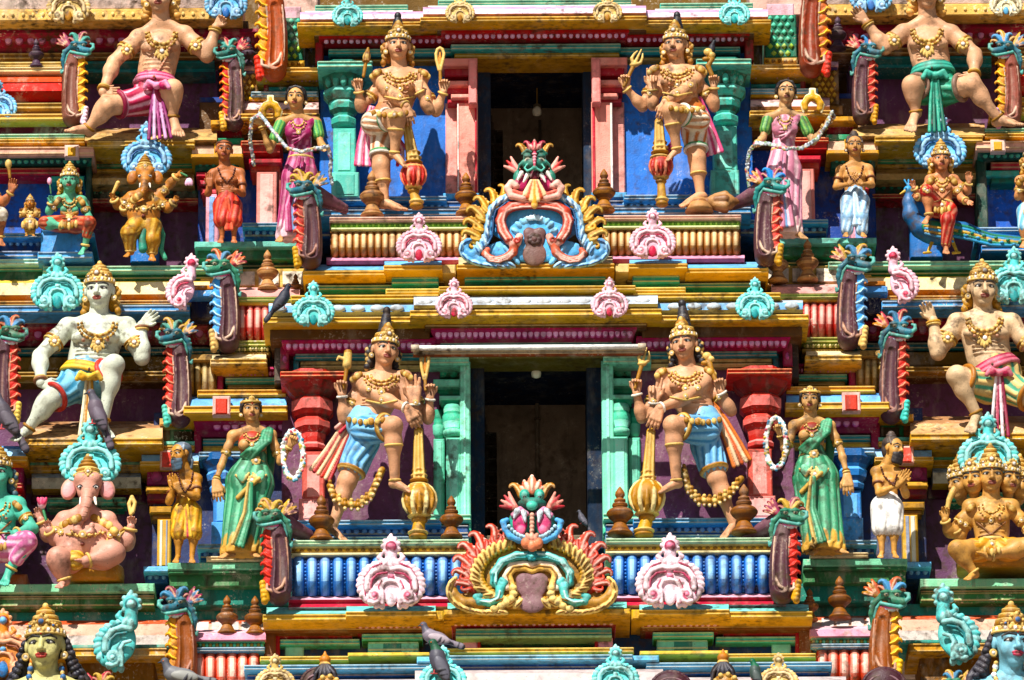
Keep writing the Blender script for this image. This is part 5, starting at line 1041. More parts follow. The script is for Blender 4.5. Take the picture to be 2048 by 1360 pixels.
# ------------------------------------------------------------------ pigeons
def pigeon(x, y, D, L, ang, flip, label, neck='2a4a44', body='6e6a74', wing='8c8890', tailw=1.0):
    """L = body length px; ang = degrees the body's axis dips towards the tail; faces left unless flipped"""
    s = Sculpt('pigeon', label, 'pigeon', D, (0, 0), dict(body=body, neck=neck, wing=wing, dark='26242a'), 'pigeons perched on the tower', .006, 'bird', (x, y), L / 100, flip)
    a = math.radians(ang); ca, sa = math.cos(a), math.sin(a)
    def t(u, v, d=0): return (u * ca - v * sa, u * sa + v * ca, d)
    s.ell('body', t(0, 0, 0), (34, 19, 19), 'body', 5, rot=ang); s.ell('body', t(-20, -4, 0), (20, 18, 17), 'body', 5, rot=ang)
    s.cap('body', t(-28, -8), (t(-28, -8)[0] - 8, t(-28, -8)[1] - 18, 0), 14, 9, 'neck', 5)
    hx, hy = t(-28, -8)[0] - 11, t(-28, -8)[1] - 25
    s.ell('body', (hx, hy, 0), (10, 9, 9), 'neck', 3); s.cap('body', t(26, 2), t(50, 4), 12, 6, 'body', 5)
    s.cap('beak', (hx - 8, hy + 1, 0), (hx - 17, hy + 4, 0), 3, 1.4, 'dark', 0)
    s.ell('beak', (hx - 4, hy - 1, 8.4), 1.8, 'd86a20', 0)
    s.ell('wing', t(8, -1, 15), (32, 13, 7), 'wing', 3, rot=ang + 4); s.cap('wing', t(20, 0, 13), t(52, 7, 6), 8, 3, 'dark', 3)
    s.ell('wing', t(12, 3, 20), (4, 12, 3), 'dark', 0, rot=ang + 24); s.ell('wing', t(25, 2, 18), (3.5, 10, 3), 'dark', 0, rot=ang + 24)
    s.ell('wing', t(8, -1, -15), (32, 13, 7), 'wing', 3, rot=ang + 4)
    s.cap('tail', t(46, 4), t(78, 8), 8, 9, 'body', 2, sq=.6); s.cap('tail', t(70, 7), t(82, 9), 9, 8, 'dark', 2, sq=.6)
    for q in (-6, 6): s.cap('leg', t(0, 14, q), (t(0, 14)[0] - 2, t(0, 14)[1] + 13, q), 2, 2, 'b04848', 0); s.cap('leg', (t(0, 14)[0] - 9, t(0, 14)[1] + 14, q), (t(0, 14)[0] + 6, t(0, 14)[1] + 14, q), 1.8, 1.5, 'b04848', 0)
    for ly in ('body', 'beak', 'wing', 'tail', 'leg'): s.flush(ly)
pigeon(872, 1276, 1.5, 68, 12, 0, 'grey pigeon with dark wing bars standing in front of the red scalloped band', '4a4650', '7a707a', '9a8c92')
pigeon(880, 1330, 1.95, 84, 62, 0, 'green-necked pigeon seen from behind before the bottom turquoise ornament', '1f4a34', '4a4852', '5e5c66')
pigeon(562, 602, .85, 60, 46, 1, 'blackish pigeon perched on the left end of the lower cornice', '1c2030', '2a2c38', '34343e')
pigeon(196, 830, .42, 84, 62, 0, 'dark pigeon clinging to the pale giant\'s sash', '4a4650', '5a4e58', '5e545e')
pigeon(14, 838, .4, 88, 52, 0, 'dark grey pigeon at the left edge beside the pale giant\'s knee', '4a4650', '4e464e', '5a525a')
pigeon(1512, 1352, 1.9, 56, 70, 0, 'small green-headed pigeon at the bottom edge right of centre', '0f5a3a', '3a4a44', '4a5450')
pigeon(362, 1352, 1.1, 84, 4, 0, 'grey pigeon lying along the foot of the bottom left dragon bracket', '4a4a50', '6a6a6c', '84847e')
pigeon(1166, 1040, .6, 34, 50, 0, 'small grey pigeon in the shade of the lower doorway', '4a4a54', '55525c', '5c5a64')
pigeon(1421, 104, -.1, 40, 60, 1, 'small dark bird behind the upper right guardian\'s raised weapon', '1a1a22', '24242c', '2c2c34')
# ------------------------------------------------------------------ sculpted figures
A3 = lambda p: np.array((*p, 0)[:3] if len(p) == 2 else p, float)
def lerp(a, b, t): return A3(a) * (1 - t) + A3(b) * t
GOLD = dict(gold='9c6c22', gold2='d4b066', gem='e4ded4', lip='8c463a', hair='15131a', curl='a87828', mehendi='a03020')
class Fig(Sculpt):
    def __init__(s, name, label, cat, D, base, H, pal, group=None, h=.0088):
        super().__init__(name, label, cat, D, base, dict(GOLD, **pal), group, h, 'fig')
        s.H = H; s.hs = dict(fine=.0056, face=.0046, jewellery=.0062, crown=.0062, hair=.0066, armband=.006, bangle=.006, necklace=.006, earring=.006, emblem=.0066)
    # --- head in its own frame (a right, b up, c out of the face; units of half the head height)
    def head(s, c, H=None, yaw=0, pitch=8, roll=0, neck=None, brow='black', eye='f2efe6', beard=None, dot='c02818', ears=True, ly='face', wide=1.0, female=False):
        H = H or s.H; s.hH = H
        y, p, r = math.radians(yaw), math.radians(pitch), math.radians(roll)
        f0 = np.array([math.sin(y), -math.cos(y), 0]); r0 = np.array([math.cos(y), math.sin(y), 0]); u0 = np.array([0, 0, 1.0])
        f = math.cos(p) * f0 - math.sin(p) * u0; u = math.cos(p) * u0 + math.sin(p) * f0
        R = math.cos(r) * r0 - math.sin(r) * u; U = math.cos(r) * u + math.sin(r) * r0
        s.hc = s.pt(c); s.fr = (R, U, f); s.hk = H / PXM
        E, T = s.he, s.ht
        E(ly, (0, .30, -.15), (.74 * wide, .72, .82), 'skin', .2); E(ly, (0, -.12, .12), (.62 * wide, .74, .62), 'skin', .25)
        E(ly, (0, -.58, .2), (.46 * wide, .42, .46), 'skin', .2); E(ly, (0, -.84, .46), (.2, .16, .18), 'skin', .2)
        for q in (-1, 1):
            E(ly, (q * .34 * wide, -.3, .46), (.25, .27, .22), 'skin', .2); T(ly, [(q * .5 * wide, .2, .5), (q * .12, .17, .69)], .08, 'skin', .12)
            E(ly, (q * .11, -.27, .80), (.085, .075, .09), 'skin', .05)
            if ears: E(ly, (q * .76 * wide, -.02, -.05), (.1, .27, .17), 'skin', .06)
            if female is not None:
                E(ly, (q * .29 * wide, .03, .60), (.165, .072, .12), eye, 0); E(ly, (q * .285 * wide, .035, .70), (.08, .074, .055), 'black', 0)
            T(ly, [(q * .52 * wide, .02, .56), (q * .40 * wide, .10, .66), (q * .26 * wide, .115, .725), (q * .10, .03, .70)], .036, brow, 0)
            T(ly, [(q * .50 * wide, .0, .57), (q * .28 * wide, -.055, .68), (q * .12, .0, .68)], .018, brow, 0)
            T(ly, [(q * .58 * wide, .20, .50), (q * .36 * wide, .33, .675), (q * .09, .245, .755)], .05, brow, 0)
        T(ly, [(0, .14, .69), (0, -.22, .90)], .085, 'skin', .06, .12); E(ly, (0, -.26, .9), (.105, .085, .09), 'skin', .05)
        E(ly, (0, -.5, .62), (.3, .2, .16), 'skin', .12)
        T(ly, [(-.2, -.485, .735), (-.08, -.45, .80), (0, -.465, .81), (.08, -.45, .80), (.2, -.485, .735)], .05, 'lip', .02)
        T(ly, [(-.15, -.56, .745), (0, -.585, .80), (.15, -.56, .745)], .06, 'lip', .02); T(ly, [(-.19, -.515, .765), (0, -.515, .845), (.19, -.515, .765)], .014, '3a1010', 0)
        if dot: E(ly, (0, .40, .755), (.062, .075, .05), dot, 0)
        if neck is not None: s.capw(ly, s.hp(0, -.45, -.12), s.pt(neck), .47 * s.hk, .54 * s.hk, 'skin', .15 * s.hk)
        if beard:
            for i in range(26):
                a = -1.15 + 2.3 * (i % 9) / 8; k = i // 9
                E('hair', (.5 * math.sin(a), -.52 - .26 * k - .12 * math.cos(a), .32 + .42 * math.cos(a) - .06 * k), (.15, .25, .14), beard, .05)
            for q in (-1, 1): T('hair', [(0, -.38, .86), (q * .2, -.42, .80), (q * .36, -.6, .66)], .07, beard, .02)
    def hp(s, a, b, c): return s.hc + (s.fr[0] * a + s.fr[1] * b + s.fr[2] * c) * s.hk
    def he(s, ly, c, r, cl, bl=.05):
        M = np.stack([s.fr[0], s.fr[2], s.fr[1]], 1); s.ellw(ly, s.hp(*c), (r[0] * s.hk, r[2] * s.hk, r[1] * s.hk), M, cl, bl * s.hk)
    def ht(s, ly, pts, r, cl, bl=.05, r1=None):
        n = len(pts) - 1
        for i in range(n):
            a = r if r1 is None else r + (r1 - r) * i / n; b = r if r1 is None else r + (r1 - r) * (i + 1) / n
            s.capw(ly, s.hp(*pts[i]), s.hp(*pts[i + 1]), a * s.hk, b * s.hk, cl, bl * s.hk)
    def hring(s, ly, c, R, r, cl, squash=None):
        s.L(ly).append(dict(k='t', c=s.hp(*c), n=s.fr[1] / np.linalg.norm(s.fr[1]), R=R * s.hk, r=r * s.hk, col=cl, bl=0))
    def hflower(s, ly, c, r, cl, gem, n=8):
        for k in range(n):
            a = 2 * math.pi * k / n; s.he(ly, (c[0] + r * math.cos(a), c[1] + r * math.sin(a), c[2] - .03), (r * .42, r * .42, .09), cl, 0)
        s.he(ly, c, (r * .75, r * .75, .13), 'gold', 0); s.he(ly, (c[0], c[1], c[2] + .1), (r * .42, r * .42, .07), gem, 0)
    def crown(s, tall=1.0, black=False, gem='gem', curls=True, ly='crown', boss=True):
        E, Rg = s.he, s.hring
        E(ly, (0, .52, -.08), (.82, .17, .84), 'gold', .05); Rg(ly, (0, .42, -.05), .80, .06, 'gold2'); Rg(ly, (0, .62, -.08), .77, .055, 'gold2')
        for k in range(14):
            a = -1.7 + 3.4 * k / 13; E(ly, (.80 * math.sin(a), .53, -.06 + .84 * math.cos(a)), (.07, .09, .07), 'gold2' if k % 2 else 'gem', 0)
        t = tall
        if black:
            E('hair', (0, .62 + .1 * t, -.35), (.62, .55, .6), 'hair', .1)
            s.ht('hair', [(0, .9, -.4), (0, .9 + .5 * t, -.45), (0, .9 + .95 * t, -.5), (.02, .9 + 1.3 * t, -.55)], .5, 'hair', .05, .2)
            for k in range(7): s.hring('hair', (0, .8 + .2 * t * k, -.40 - .02 * k), .50 - .045 * k, .05, '2e2c36')
            E('hair', (0, .9 + 1.35 * t, -.52), (.24, .3, .24), 'hair', .02)
        E(ly, (0, .80, -.1), (.70, .32, .72), 'gold', .05); Rg(ly, (0, .96, -.1), .62, .05, 'gold2')
        if not black:
            E(ly, (0, .9 + .25 * t, -.12), (.56, .3 * t, .58), 'gold', .04); Rg(ly, (0, .9 + .42 * t, -.12), .48, .05, 'gold2')
            E(ly, (0, .9 + .58 * t, -.12), (.40, .26 * t, .42), 'gold', .03); Rg(ly, (0, .9 + .74 * t, -.12), .34, .05, 'gold2')
            E(ly, (0, .9 + .86 * t, -.12), (.26, .18 * t, .27), 'gold', .02); E(ly, (0, .9 + 1.08 * t, -.12), (.13, .14, .13), 'gold2', .02)
        else:
            E(ly, (0, 1.1, .22), (.42, .42, .34), 'gold', .05); E(ly, (0, 1.42, .1), (.26, .3, .24), 'gold', .04); E(ly, (0, 1.5, .3), (.14, .2, .1), 'gold2', 0)
        if boss: s.hflower(ly, (0, .88, .66), .26, 'gold2', gem)
        for q in (-1, 1): s.hflower(ly, (q * .48, .72, .52), .13, 'gold2', gem, 6)
        if curls: s.curls()
        s.earrings()
    def curls(s, cl='curl', n=5, big=1.0):
        for q in (-1, 1):
            for k in range(n):
                b = .1 - .3 * k * 1.0; s.he('hair', (q * (.84 + .10 * math.sin(k * 2)), b, -.28), (.2 * big, .2, .2), cl, .02)
                s.he('hair', (q * (.98 + .05 * math.cos(k)), b - .12, -.32), (.13 * big, .15, .15), mixc(cl if cl != 'curl' else 'a87828', 'f0d490', .35), .02)
            s.he('hair', (q * .6, -.3, -.5), (.3, .8, .3), cl, .1)
    def earrings(s, cl='gold2'):
        for q in (-1, 1): s.L(f'earring#{q}').append(dict(k='t', c=s.hp(q * .80, -.42, .0), n=s.fr[2], R=.12 * s.hk, r=.055 * s.hk, col=cl, bl=0)); s.he(f'earring#{q}', (q * .80, -.42, .02), (.07, .07, .07), 'gem', 0)
    # --- body
    def torso(s, sl, sr, nk, wa, pe, d=45, female=False, fat=0.0, ly='body'):
        H = s.H; sl, sr, nk, wa, pe = [A3(p) for p in (sl, sr, nk, wa, pe)]
        W = np.linalg.norm((sr - sl)[:2]); m = (sl + sr) / 2; ax = (sr - sl) / np.linalg.norm(sr - sl)
        s.W = W; s.mid = m
        for q, p in ((-1, sl), (1, sr)):
            s.cap(ly, p, nk, .36 * H, .34 * H, bl=.3 * H); s.ell(ly, p, (.46 * H, .48 * H, .44 * H), bl=.25 * H)
        ch = m + np.array((0, .55 * H, 0)) + (wa - m) * .08
        k = .33 if female else .425
        s.cap(ly, ch, lerp(ch, wa, .55), k * W, k * W * .88, bl=.3 * H, sq=.64); s.cap(ly, lerp(ch, wa, .4), wa, k * W * .86, k * W * (.62 if female else .74) * (1 + fat), bl=.4 * H, sq=.68 + .2 * fat)
        s.cap(ly, wa, pe, k * W * (.64 if female else .74) * (1 + fat), .36 * W, bl=.4 * H, sq=.68 + .2 * fat)
        s.ell(ly, lerp(wa, pe, .45) + np.array((0, 0, .22 * W * (.5 + fat))), (.26 * W * (1 + fat), .38 * H * (1 + fat), .16 * W), bl=.4 * H)
        up = (m - wa) / np.linalg.norm(m - wa)
        for q in (-1, 1):
            c = m + ax * q * .205 * W - up * .62 * H + np.array((0, 0, k * W * .52))
            if female: s.ell(ly, c + np.array((0, .15 * H, .10 * H)), (.17 * W, .17 * W, .17 * W), bl=.1 * H)
            else:
                s.ell(ly, c, (.21 * W, .36 * H, .15 * W), bl=.14 * H); s.ell(ly, c + np.array((0, .12 * H, .155 * W)), (.035 * W,) * 3, 'nip', 0)
        s.ell(ly, nk + np.array((0, .25 * H, -.1 * H)), (.50 * H, .55 * H, .40 * H), bl=.3 * H)
        f0 = np.array((0, 0, k * W * .60)); v = -up
        if not female:
            for t in (.30, .52, .74): s.ell(ly, lerp(m + v * 1.0 * H, wa, t) + f0 * .92, (.30 * W, .05 * H, .06 * W), bl=.10 * H)
            s.tube(ly, [m + ax * -.36 * W + v * .72 * H + f0 * .75, m - ax * .2 * W + v * 1.06 * H + f0 * 1.12, m + v * .98 * H + f0 * 1.05, m + ax * .2 * W + v * 1.06 * H + f0 * 1.12, m + ax * .36 * W + v * .72 * H + f0 * .75], .022 * W, mixc(s.pal['skin'], '5a3020', .45), 0)
        s.ell(ly, lerp(wa, pe, .42) + np.array((0, 0, .56 * W * (.62 + .62 * fat))), (.028 * W, .036 * W, .05 * W), '5a3424', 0)
    def arm(s, a, e, w, k=1.0, ly='body', cl='skin'):
        H = s.H * k; s.cap(ly, a, e, .44 * H, .35 * H, cl, bl=.2 * H); s.ell(ly, lerp(a, e, .42), (.43 * H,) * 3, cl, bl=.3 * H)
        s.cap(ly, e, w, .36 * H, .235 * H, cl, bl=.12 * H); s.ell(ly, lerp(e, w, .28), (.375 * H,) * 3, cl, bl=.3 * H)
    def leg(s, h, k, a, kk=1.0, ly='body', cl='skin'):
        H = s.H * kk; s.cap(ly, h, k, .74 * H, .50 * H, cl, bl=.3 * H); s.ell(ly, k, (.49 * H, .50 * H, .49 * H), cl, bl=.2 * H)
        s.cap(ly, k, a, .40 * H, .25 * H, cl, bl=.15 * H); s.ell(ly, lerp(k, a, .30) + np.array((0, 0, -.06 * H)), (.44 * H, .55 * H, .44 * H), cl, bl=.35 * H)
    def hand(s, w, tip, thumb=1, curl=.25, back=False, ly='fine', cl='skin', fingers=(1, 1, 1, 1), fan=.10):
        w, tip = A3(w), A3(tip); u = tip - w; L = np.linalg.norm(u); u /= L
        n = np.array((0, 0, 1.0)) - u * u[2]
        if np.linalg.norm(n) < .2: n = np.array((0, -1.0, 0)) - u * -u[1]
        n /= np.linalg.norm(n); sd = np.cross(u, n); nb = -n if back else n
        for i, o in enumerate((-.19, -.065, .065, .18)):
            b = w + u * .50 * L + sd * o * L * thumb * -1
            s.cap(ly, w + sd * o * .4 * L * -thumb, b, .12 * L, .095 * L, cl, bl=.05 * L)
            ln = L * (.42, .49, .46, .35)[i] ; cc = curl if fingers[i] else 1.5
            dr = u + sd * (-thumb) * o * fan * 6
            dr /= np.linalg.norm(dr)
            c1, c2 = cc * .8, cc * 1.9
            m = b + (dr * math.cos(c1) + nb * math.sin(c1)) * ln * .5; e = m + (dr * math.cos(c2) + nb * math.sin(c2)) * ln * .5
            s.cap(ly, b, m, .070 * L, .062 * L, cl, bl=.012 * L); s.cap(ly, m, e, .062 * L, .05 * L, cl, bl=.012 * L)
        tb = w + u * .16 * L + sd * .13 * L * thumb; t1 = tb + (u * .20 + sd * .17 * thumb + nb * .06) * L; t2 = t1 + (u * .19 + sd * .04 * thumb + nb * .10) * L
        s.cap(ly, tb, t1, .085 * L, .072 * L, cl, bl=.05 * L); s.cap(ly, t1, t2, .07 * L, .055 * L, cl, bl=.012 * L)
    def foot(s, a, toe, w=None, ly='fine', cl='skin'):
        a, toe = A3(a), A3(toe); u = toe - a; L = np.linalg.norm(u); u /= L
        sd = np.cross(u, np.array((0, 1.0, 0))); sd = sd / (np.linalg.norm(sd) + 1e-6)
        if abs(u[1]) > .8: sd = np.array((1.0, 0, 0))
        s.ell(ly, a + np.array((0, .10 * L, -.05 * L)) - u * .1 * L, (.22 * L, .2 * L, .22 * L), cl, bl=.1 * L)
        s.cap(ly, a, a + u * .62 * L, .22 * L, .15 * L, cl, bl=.1 * L)
        for o in (-.16, 0, .16): s.cap(ly, a + u * .2 * L, a + u * .70 * L + sd * o * L, .14 * L, .10 * L, cl, bl=.08 * L)
        for i, o in enumerate((-.23, -.11, 0, .11, .21)):
            b = a + u * .70 * L + sd * o * L; s.cap(ly, b, b + u * (.27 - .03 * abs(i - 1)) * L + sd * o * .12 * L, .07 * L, .062 * L, cl, bl=.015 * L)
    def skin_done(s):
        return s.flush('body', ['body', 'fine', 'face'])
    # --- dress and jewels
    def bangle(s, a, b, t, R, r=3, cl='gold2', ly=None):
        if ly is None: s.nb = getattr(s, 'nb', 0) + 1; ly = f'bangle#{s.nb}'
        p, q = s.pt(lerp(a, b, t)), s.pt(lerp(a, b, min(1, t + .1))); n = q - p; s.L(ly).append(dict(k='t', c=p, n=n / np.linalg.norm(n), R=R / PXM, r=r / PXM, col=cl, bl=0))
    def boss(s, p, r, cl='gold2', gem='gem', n=8, ly='jewellery'):
        for k in range(n): s.ell(ly, (p[0] + r * .72 * math.cos(2 * math.pi * k / n), p[1] + r * .72 * math.sin(2 * math.pi * k / n), p[2]), (r * .34, r * .34, r * .3), cl, 0)
        s.ell(ly, p, (r * .62, r * .62, r * .4), 'gold', 0); s.ell(ly, (p[0], p[1], p[2] + r * .35), (r * .34, r * .34, r * .22), gem, 0)
    def bossat(s, x, y, r, **k): s.boss(s.on(x, y, r * .12), r, **k)
    def armband(s, a, e, t, R, boss=7, side=0):
        s.na = getattr(s, 'na', 0) + 1; ly = f'armband#{s.na}'
        s.bangle(a, e, t, R, 2.6, 'gold', ly); s.bangle(a, e, t + .08, R, 2.2, 'gold2', ly); p = lerp(a, e, t); s.bossat(p[0] + side, p[1], boss, ly=ly)
    def folds(s, pts, r, cl, cl2=None, ly='garment', off=0, n=5, w=14):
        """ridges of cloth laid over the body next to each other"""
        pass
    def ribbon(s, pts, w0, w1, cols, ly='scarf', r=3.4, wave=2.0):
        """a hanging sash: strands side by side along pts, w0..w1 px wide"""
        pts = [A3(p) for p in pts]; n = len(cols)
        for j, c in enumerate(cols):
            q = []
            for i, p in enumerate(pts):
                t = i / (len(pts) - 1); u = pts[min(i + 1, len(pts) - 1)] - pts[max(i - 1, 0)]; u /= np.linalg.norm(u) + 1e-6
                side = np.array((-u[1], u[0], 0)); o = (j / max(1, n - 1) - .5) * (w0 + (w1 - w0) * t)
                q.append(p + side * o + np.array((0, 0, wave * math.cos(j * 2.1))))
            s.tube(ly, q, r * (.8 + .0 * j), c, .8, r * 1.15)
def seg_hand(f, w, tip, **k): f.hand(w, tip, **k)
def mace(f, top, neck, ball, bot, R, shaft, c1, c2, d=76):
    f.cap('mace', (*top, d + 4), (*neck, d), 9, 13, shaft, 1)
    for q in (-.5, 0, .5): f.cap('mace', (top[0] + q * 12, top[1], d + 12), (neck[0] + q * 18, neck[1], d + 11), 2, 3, 'gold2', 0)
    for k in range(4): f.ell('mace', (neck[0], neck[1] - 16 + k * 10, d), (15 + k * 2.0, 4.6, 15 + k * 2), 'gold2' if k % 2 else 'gold', 0)
    f.ell('mace', (*ball, d), (R, R * .98, R), c1, 1)
    for k in range(14):
        a = 2 * math.pi * k / 14
        pts = [(ball[0] + R * 1.0 * math.sin(t) * math.sin(a), ball[1] - R * 1.0 * math.cos(t), d + R * 1.0 * math.sin(t) * math.cos(a)) for t in (.45, .8, 1.2, 1.6, 2.0, 2.4)]
        f.tube('mace', pts, R * .135, c2 if k % 2 else c1, 0)
    by = ball[1] + R
    f.ell('mace', (ball[0], by, d), (R * .72, 4.5, R * .72), 'gold2', 0); f.ell('mace', (ball[0], by + 8, d), (R * .5, 6, R * .5), 'gold', 0)
    f.cap('mace', (ball[0], by + 10, d), (bot[0], bot[1] - 12, d), R * .34, R * .42, shaft, 1)
    f.ell('mace', (bot[0], bot[1] - 12, d), (R * .62, 5, R * .62), 'gold2', 0); f.ell('mace', (bot[0], bot[1] - 4, d), (R * .56, 7, R * .56), 'gold', 0)
    f.flush('mace')
def guardian(label, D, base, H, J, pal, dress, lower, face):
    f = Fig('guardian_statue', label, 'statue', D, base, H, dict(dict(nip='a86a4c'), **pal), 'four-armed guardian statues')
    d = 46
    sl, sr, nk, wa, pe = [(*J[k], d) for k in ('sl', 'sr', 'nk', 'wa', 'pe')]
    f.torso(sl, sr, nk, wa, pe)
    f.head((*J['hd'], d + 10), H, face[0], face[1], face[2], neck=(*J['nk'], d - 2))
    # arms: (shoulder, elbow, wrist, tip, depth elbow, depth wrist)
    def A(k):
        a = J[k]; a0 = (*a[0], a[4]); e = (*a[1], a[5]); w = (*a[2], a[6]); t = (*a[3], a[6] + a[7]); return a0, e, w, t
    LB, RB, OF, AC = A('LB'), A('RB'), A('OF'), A('AC')
    for k in (LB, RB): f.arm(*k[:3], .92)
    f.arm(*OF[:3], .92); f.arm(*AC[:3], 1.05)
    sgn = 1 if J['mx'] > 0 else -1
    f.hand(LB[2], LB[3], 1, .95, False); f.hand(RB[2], RB[3], -1, .95, False)
    f.hand(OF[2], OF[3], J.get('oth', 1), .12 if J.get('open', True) else .5, False, fingers=J.get('off', (1, 1, 1, 1)))
    f.hand(AC[2], AC[3], J.get('ath', 1), .35, True)
    hip, kn, an, toe = [(*p, dd) for p, dd in zip(J['RL'], (66, 114, 90, 100))]
    f.leg(hip, kn, an, 1.12); f.foot(an, toe)
    h2, k2, a2, t2 = [(*p, dd) for p, dd in zip(J['SL'], (46, 54, 50, 66))]
    f.leg(h2, k2, a2, 1.12); f.foot(a2, t2)
    f.skin_done()
    f.crown(J.get('ct', 1.0), True)
    # necklace, chest straps, belts
    nx, ny = J['nk']; W = abs(sr[0] - sl[0]); cx = (sl[0] + sr[0]) / 2; sy = (sl[1] + sr[1]) / 2
    for k, (rw, dr, rr) in enumerate(((.22, .42, 3.0), (.30, .62, 3.4), (.37, .86, 3.0))):
        pts = [(cx + W * rw * math.sin(a), sy - 6 + H * dr * max(0, math.cos(a)) ** .8 - H * .1) for a in [-1.5 + 3.0 * i / 14 for i in range(15)]]
        f.chain('necklace', pts, rr, 'gold2' if k != 1 else 'gold', 4.6, 'gold' if k != 1 else 'gold2', .6)
    for q, p in ((-1, sl), (1, sr)):
        for k in range(4): f.ell('shoulder_ornament#%d' % q, f.on(p[0] - q * (4 - 5 * k), p[1] - .34 * H + 3.4 * k, 1.5), (6, 6.5, 4), 'gold2' if k % 2 else 'gold', 1)
    f.bossat(cx, sy + H * .78, 7.5, ly='necklace'); f.bossat(cx, sy + H * 1.25, 5.5, ly='necklace')
    f.chain('necklace', [(cx - W * .33, sy + H * 1.30), (cx, sy + H * 1.5), (cx + W * .33, sy + H * 1.30)], 2, 'gold2', off=.5)
    for a, e, t in ((LB[0], LB[1], .5), (RB[0], RB[1], .5), (AC[0], AC[1], .35)): f.armband(a, e, t, .46 * H, 6)
    for k in (LB, RB, OF, AC): f.bangle(k[1], k[2], .93, .28 * H, 2.6, J.get('bang', 'gold2'))
    f.bangle(kn, an, .34, .50 * H, 2.6, 'gold2'); f.bangle(kn, an, .95, .30 * H, 2.6, 'gold2'); f.bangle(k2, a2, .4, .50 * H, 2.4, 'gold2')
    # dress
    g = dress
    if g[0] == 'shorts':
        f.cap('garment', lerp(wa, pe, .75), pe, .40 * W, .42 * W, g[1], 6, sq=.76)
        f.cap('garment', hip, lerp(hip, kn, .56), .94 * H, .80 * H, g[1], 1, fold=(9, .09, 4, -.45), col2=g[2]); f.cap('garment', h2, lerp(h2, k2, .58), .94 * H, .84 * H, g[1], 3, fold=(11, .08, 5, -.45), col2=g[2])
        
        for A_, B_, t_ in ((hip, kn, .58), (h2, k2, .60)):
            f.bangle(A_, B_, t_ + .13, .80 * H, 3.4, 'gold', 'garment'); f.bangle(A_, B_, t_ + .17, .77 * H, 2.6, 'gold2', 'garment')
    else:
        f.cap('garment', lerp(wa, pe, .8), pe, .385 * W, .40 * W, g[1], 6, sq=.74)
        f.cap('garment', hip, lerp(hip, kn, .40), .86 * H, .72 * H, g[2], 1, fold=(9, .07, 4, -.3), col2=g[1]); f.cap('garment', h2, lerp(h2, k2, .46), .88 * H, .74 * H, g[2], 6, fold=(7, .05, 3, -.3), col2=g[1])
        for t in (.60, .66): f.bangle(h2, k2, t, .74 * H, 3, g[3] if t < .63 else 'e8e0d0', 'garment')
        
        for t in (.52, .58): f.bangle(hip, kn, t, .72 * H, 3, g[3] if t < .55 else 'e8e0d0', 'garment')
    f.flush('garment')
    for k in range(7):
        t = k / 6; x = pe[0] + (t - .5) * .72 * W; y = lerp(wa, pe, .72)[1] + 5 * math.sin(t * math.pi)
        f.ell('belt', f.on(x, y, 1), (5.5, 7, 4), 'gold2' if k % 2 else 'gold', 0)
    f.bossat(pe[0] + .1 * W * sgn, lerp(wa, pe, .72)[1] + 3, 8, ly='belt')
    f.flush_all()
    for sc_pts, w0, w1, cols in J['scarf']: f.ribbon(sc_pts, w0, w1, cols); f.flush('scarf')
    # what the raised hands hold
    for kind, pts in J['held']:
        f.flush('emblem')
        if kind == 'club':
            f.cap('emblem', pts[0], pts[1], 3.4, 4, 'gold', 1); v = A3(pts[1]) - A3(pts[0]); v /= np.linalg.norm(v); c = A3(pts[1])
            f.ell('emblem', c + v * 8, (8, 12, 8), 'gold2', 1, rot=math.degrees(math.atan2(v[0], -v[1]))); f.cap('emblem', c + v * 16, c + v * 26, 6, 2.5, 'gold', 1); f.ell('emblem', c, (8, 3, 8), 'gold', 0)
            for q in (-5, 0, 5): f.cap('emblem', c + np.array((q, 0, 6)), c + v * 18 + np.array((q * .6, 0, 6)), 1.6, 1.6, '7a4a18', 0)
        elif kind == 'loop':
            x, y0, y1, dd = pts; f.tube('emblem', [(x - 2, y1, dd), (x - 7, lerp((0, y1), (0, y0), .45)[1], dd), (x - 8, y0 + 12, dd), (x - 5, y0 + 3, dd), (x, y0, dd), (x + 5, y0 + 3, dd), (x + 8, y0 + 12, dd), (x + 6, lerp((0, y1), (0, y0), .45)[1], dd), (x + 1, y1, dd)], 3.2, 'gold2', 1)
            f.cap('emblem', (x, y1 - 6, dd), (x + 1, y1 + 22, dd), 3, 3.5, 'gold', 1)
            if len(pts) > 4 or True: f.ell('emblem', (x, y0 + 22, dd - 2), (3.4, 18, 2), pal.get('loopc', 'c8781c'), 0)
        elif kind == 'trident':
            a, b = pts; f.cap('emblem', a, b, 3.4, 4.5, 'gold', 1); v = A3(b) - A3(a); v /= np.linalg.norm(v); sd = np.array((-v[1], v[0], 0)); c = A3(b)
            f.ell('emblem', c, (9, 5, 7), 'gold2', 0)
            for q in (-1, 0, 1): f.tube('emblem', [c + sd * 2 * q, c + v * 10 + sd * 10 * q, c + v * 20 + sd * 9 * q, c + v * (34 - 6 * abs(q)) + sd * 6 * q], 4, 'gold2', 1, 1.6)
        elif kind == 'horn':
            a, b = pts; f.cap('emblem', a, b, 3.4, 4.5, 'gold', 1); c = A3(b); f.cap('emblem', c, c + np.array((2, -22, 0)), 9, 8, 'gold2', 2); f.ell('emblem', c + np.array((2, -26, 0)), (8, 5, 8), 'gold', 1); f.tube('emblem', [c + np.array((-6, -12, 2)), c + np.array((-16, -16, 2)), c + np.array((-20, -10, 2))], 4, 'gold2', 1, 2)
        elif kind == 'snake':
            f.tube('emblem', pts, 4.5, 'gold', 1, 6); c = A3(pts[-1]); f.ell('emblem', c, (9, 8, 7), 'gold2', 2); f.ell('emblem', c + np.array((8, 6, 2)), (7, 6, 6), 'gold2', 1); f.ell('emblem', c + np.array((-4, 14, 3)), (8, 5, 5), 'gold', 1)
    f.flush('emblem')
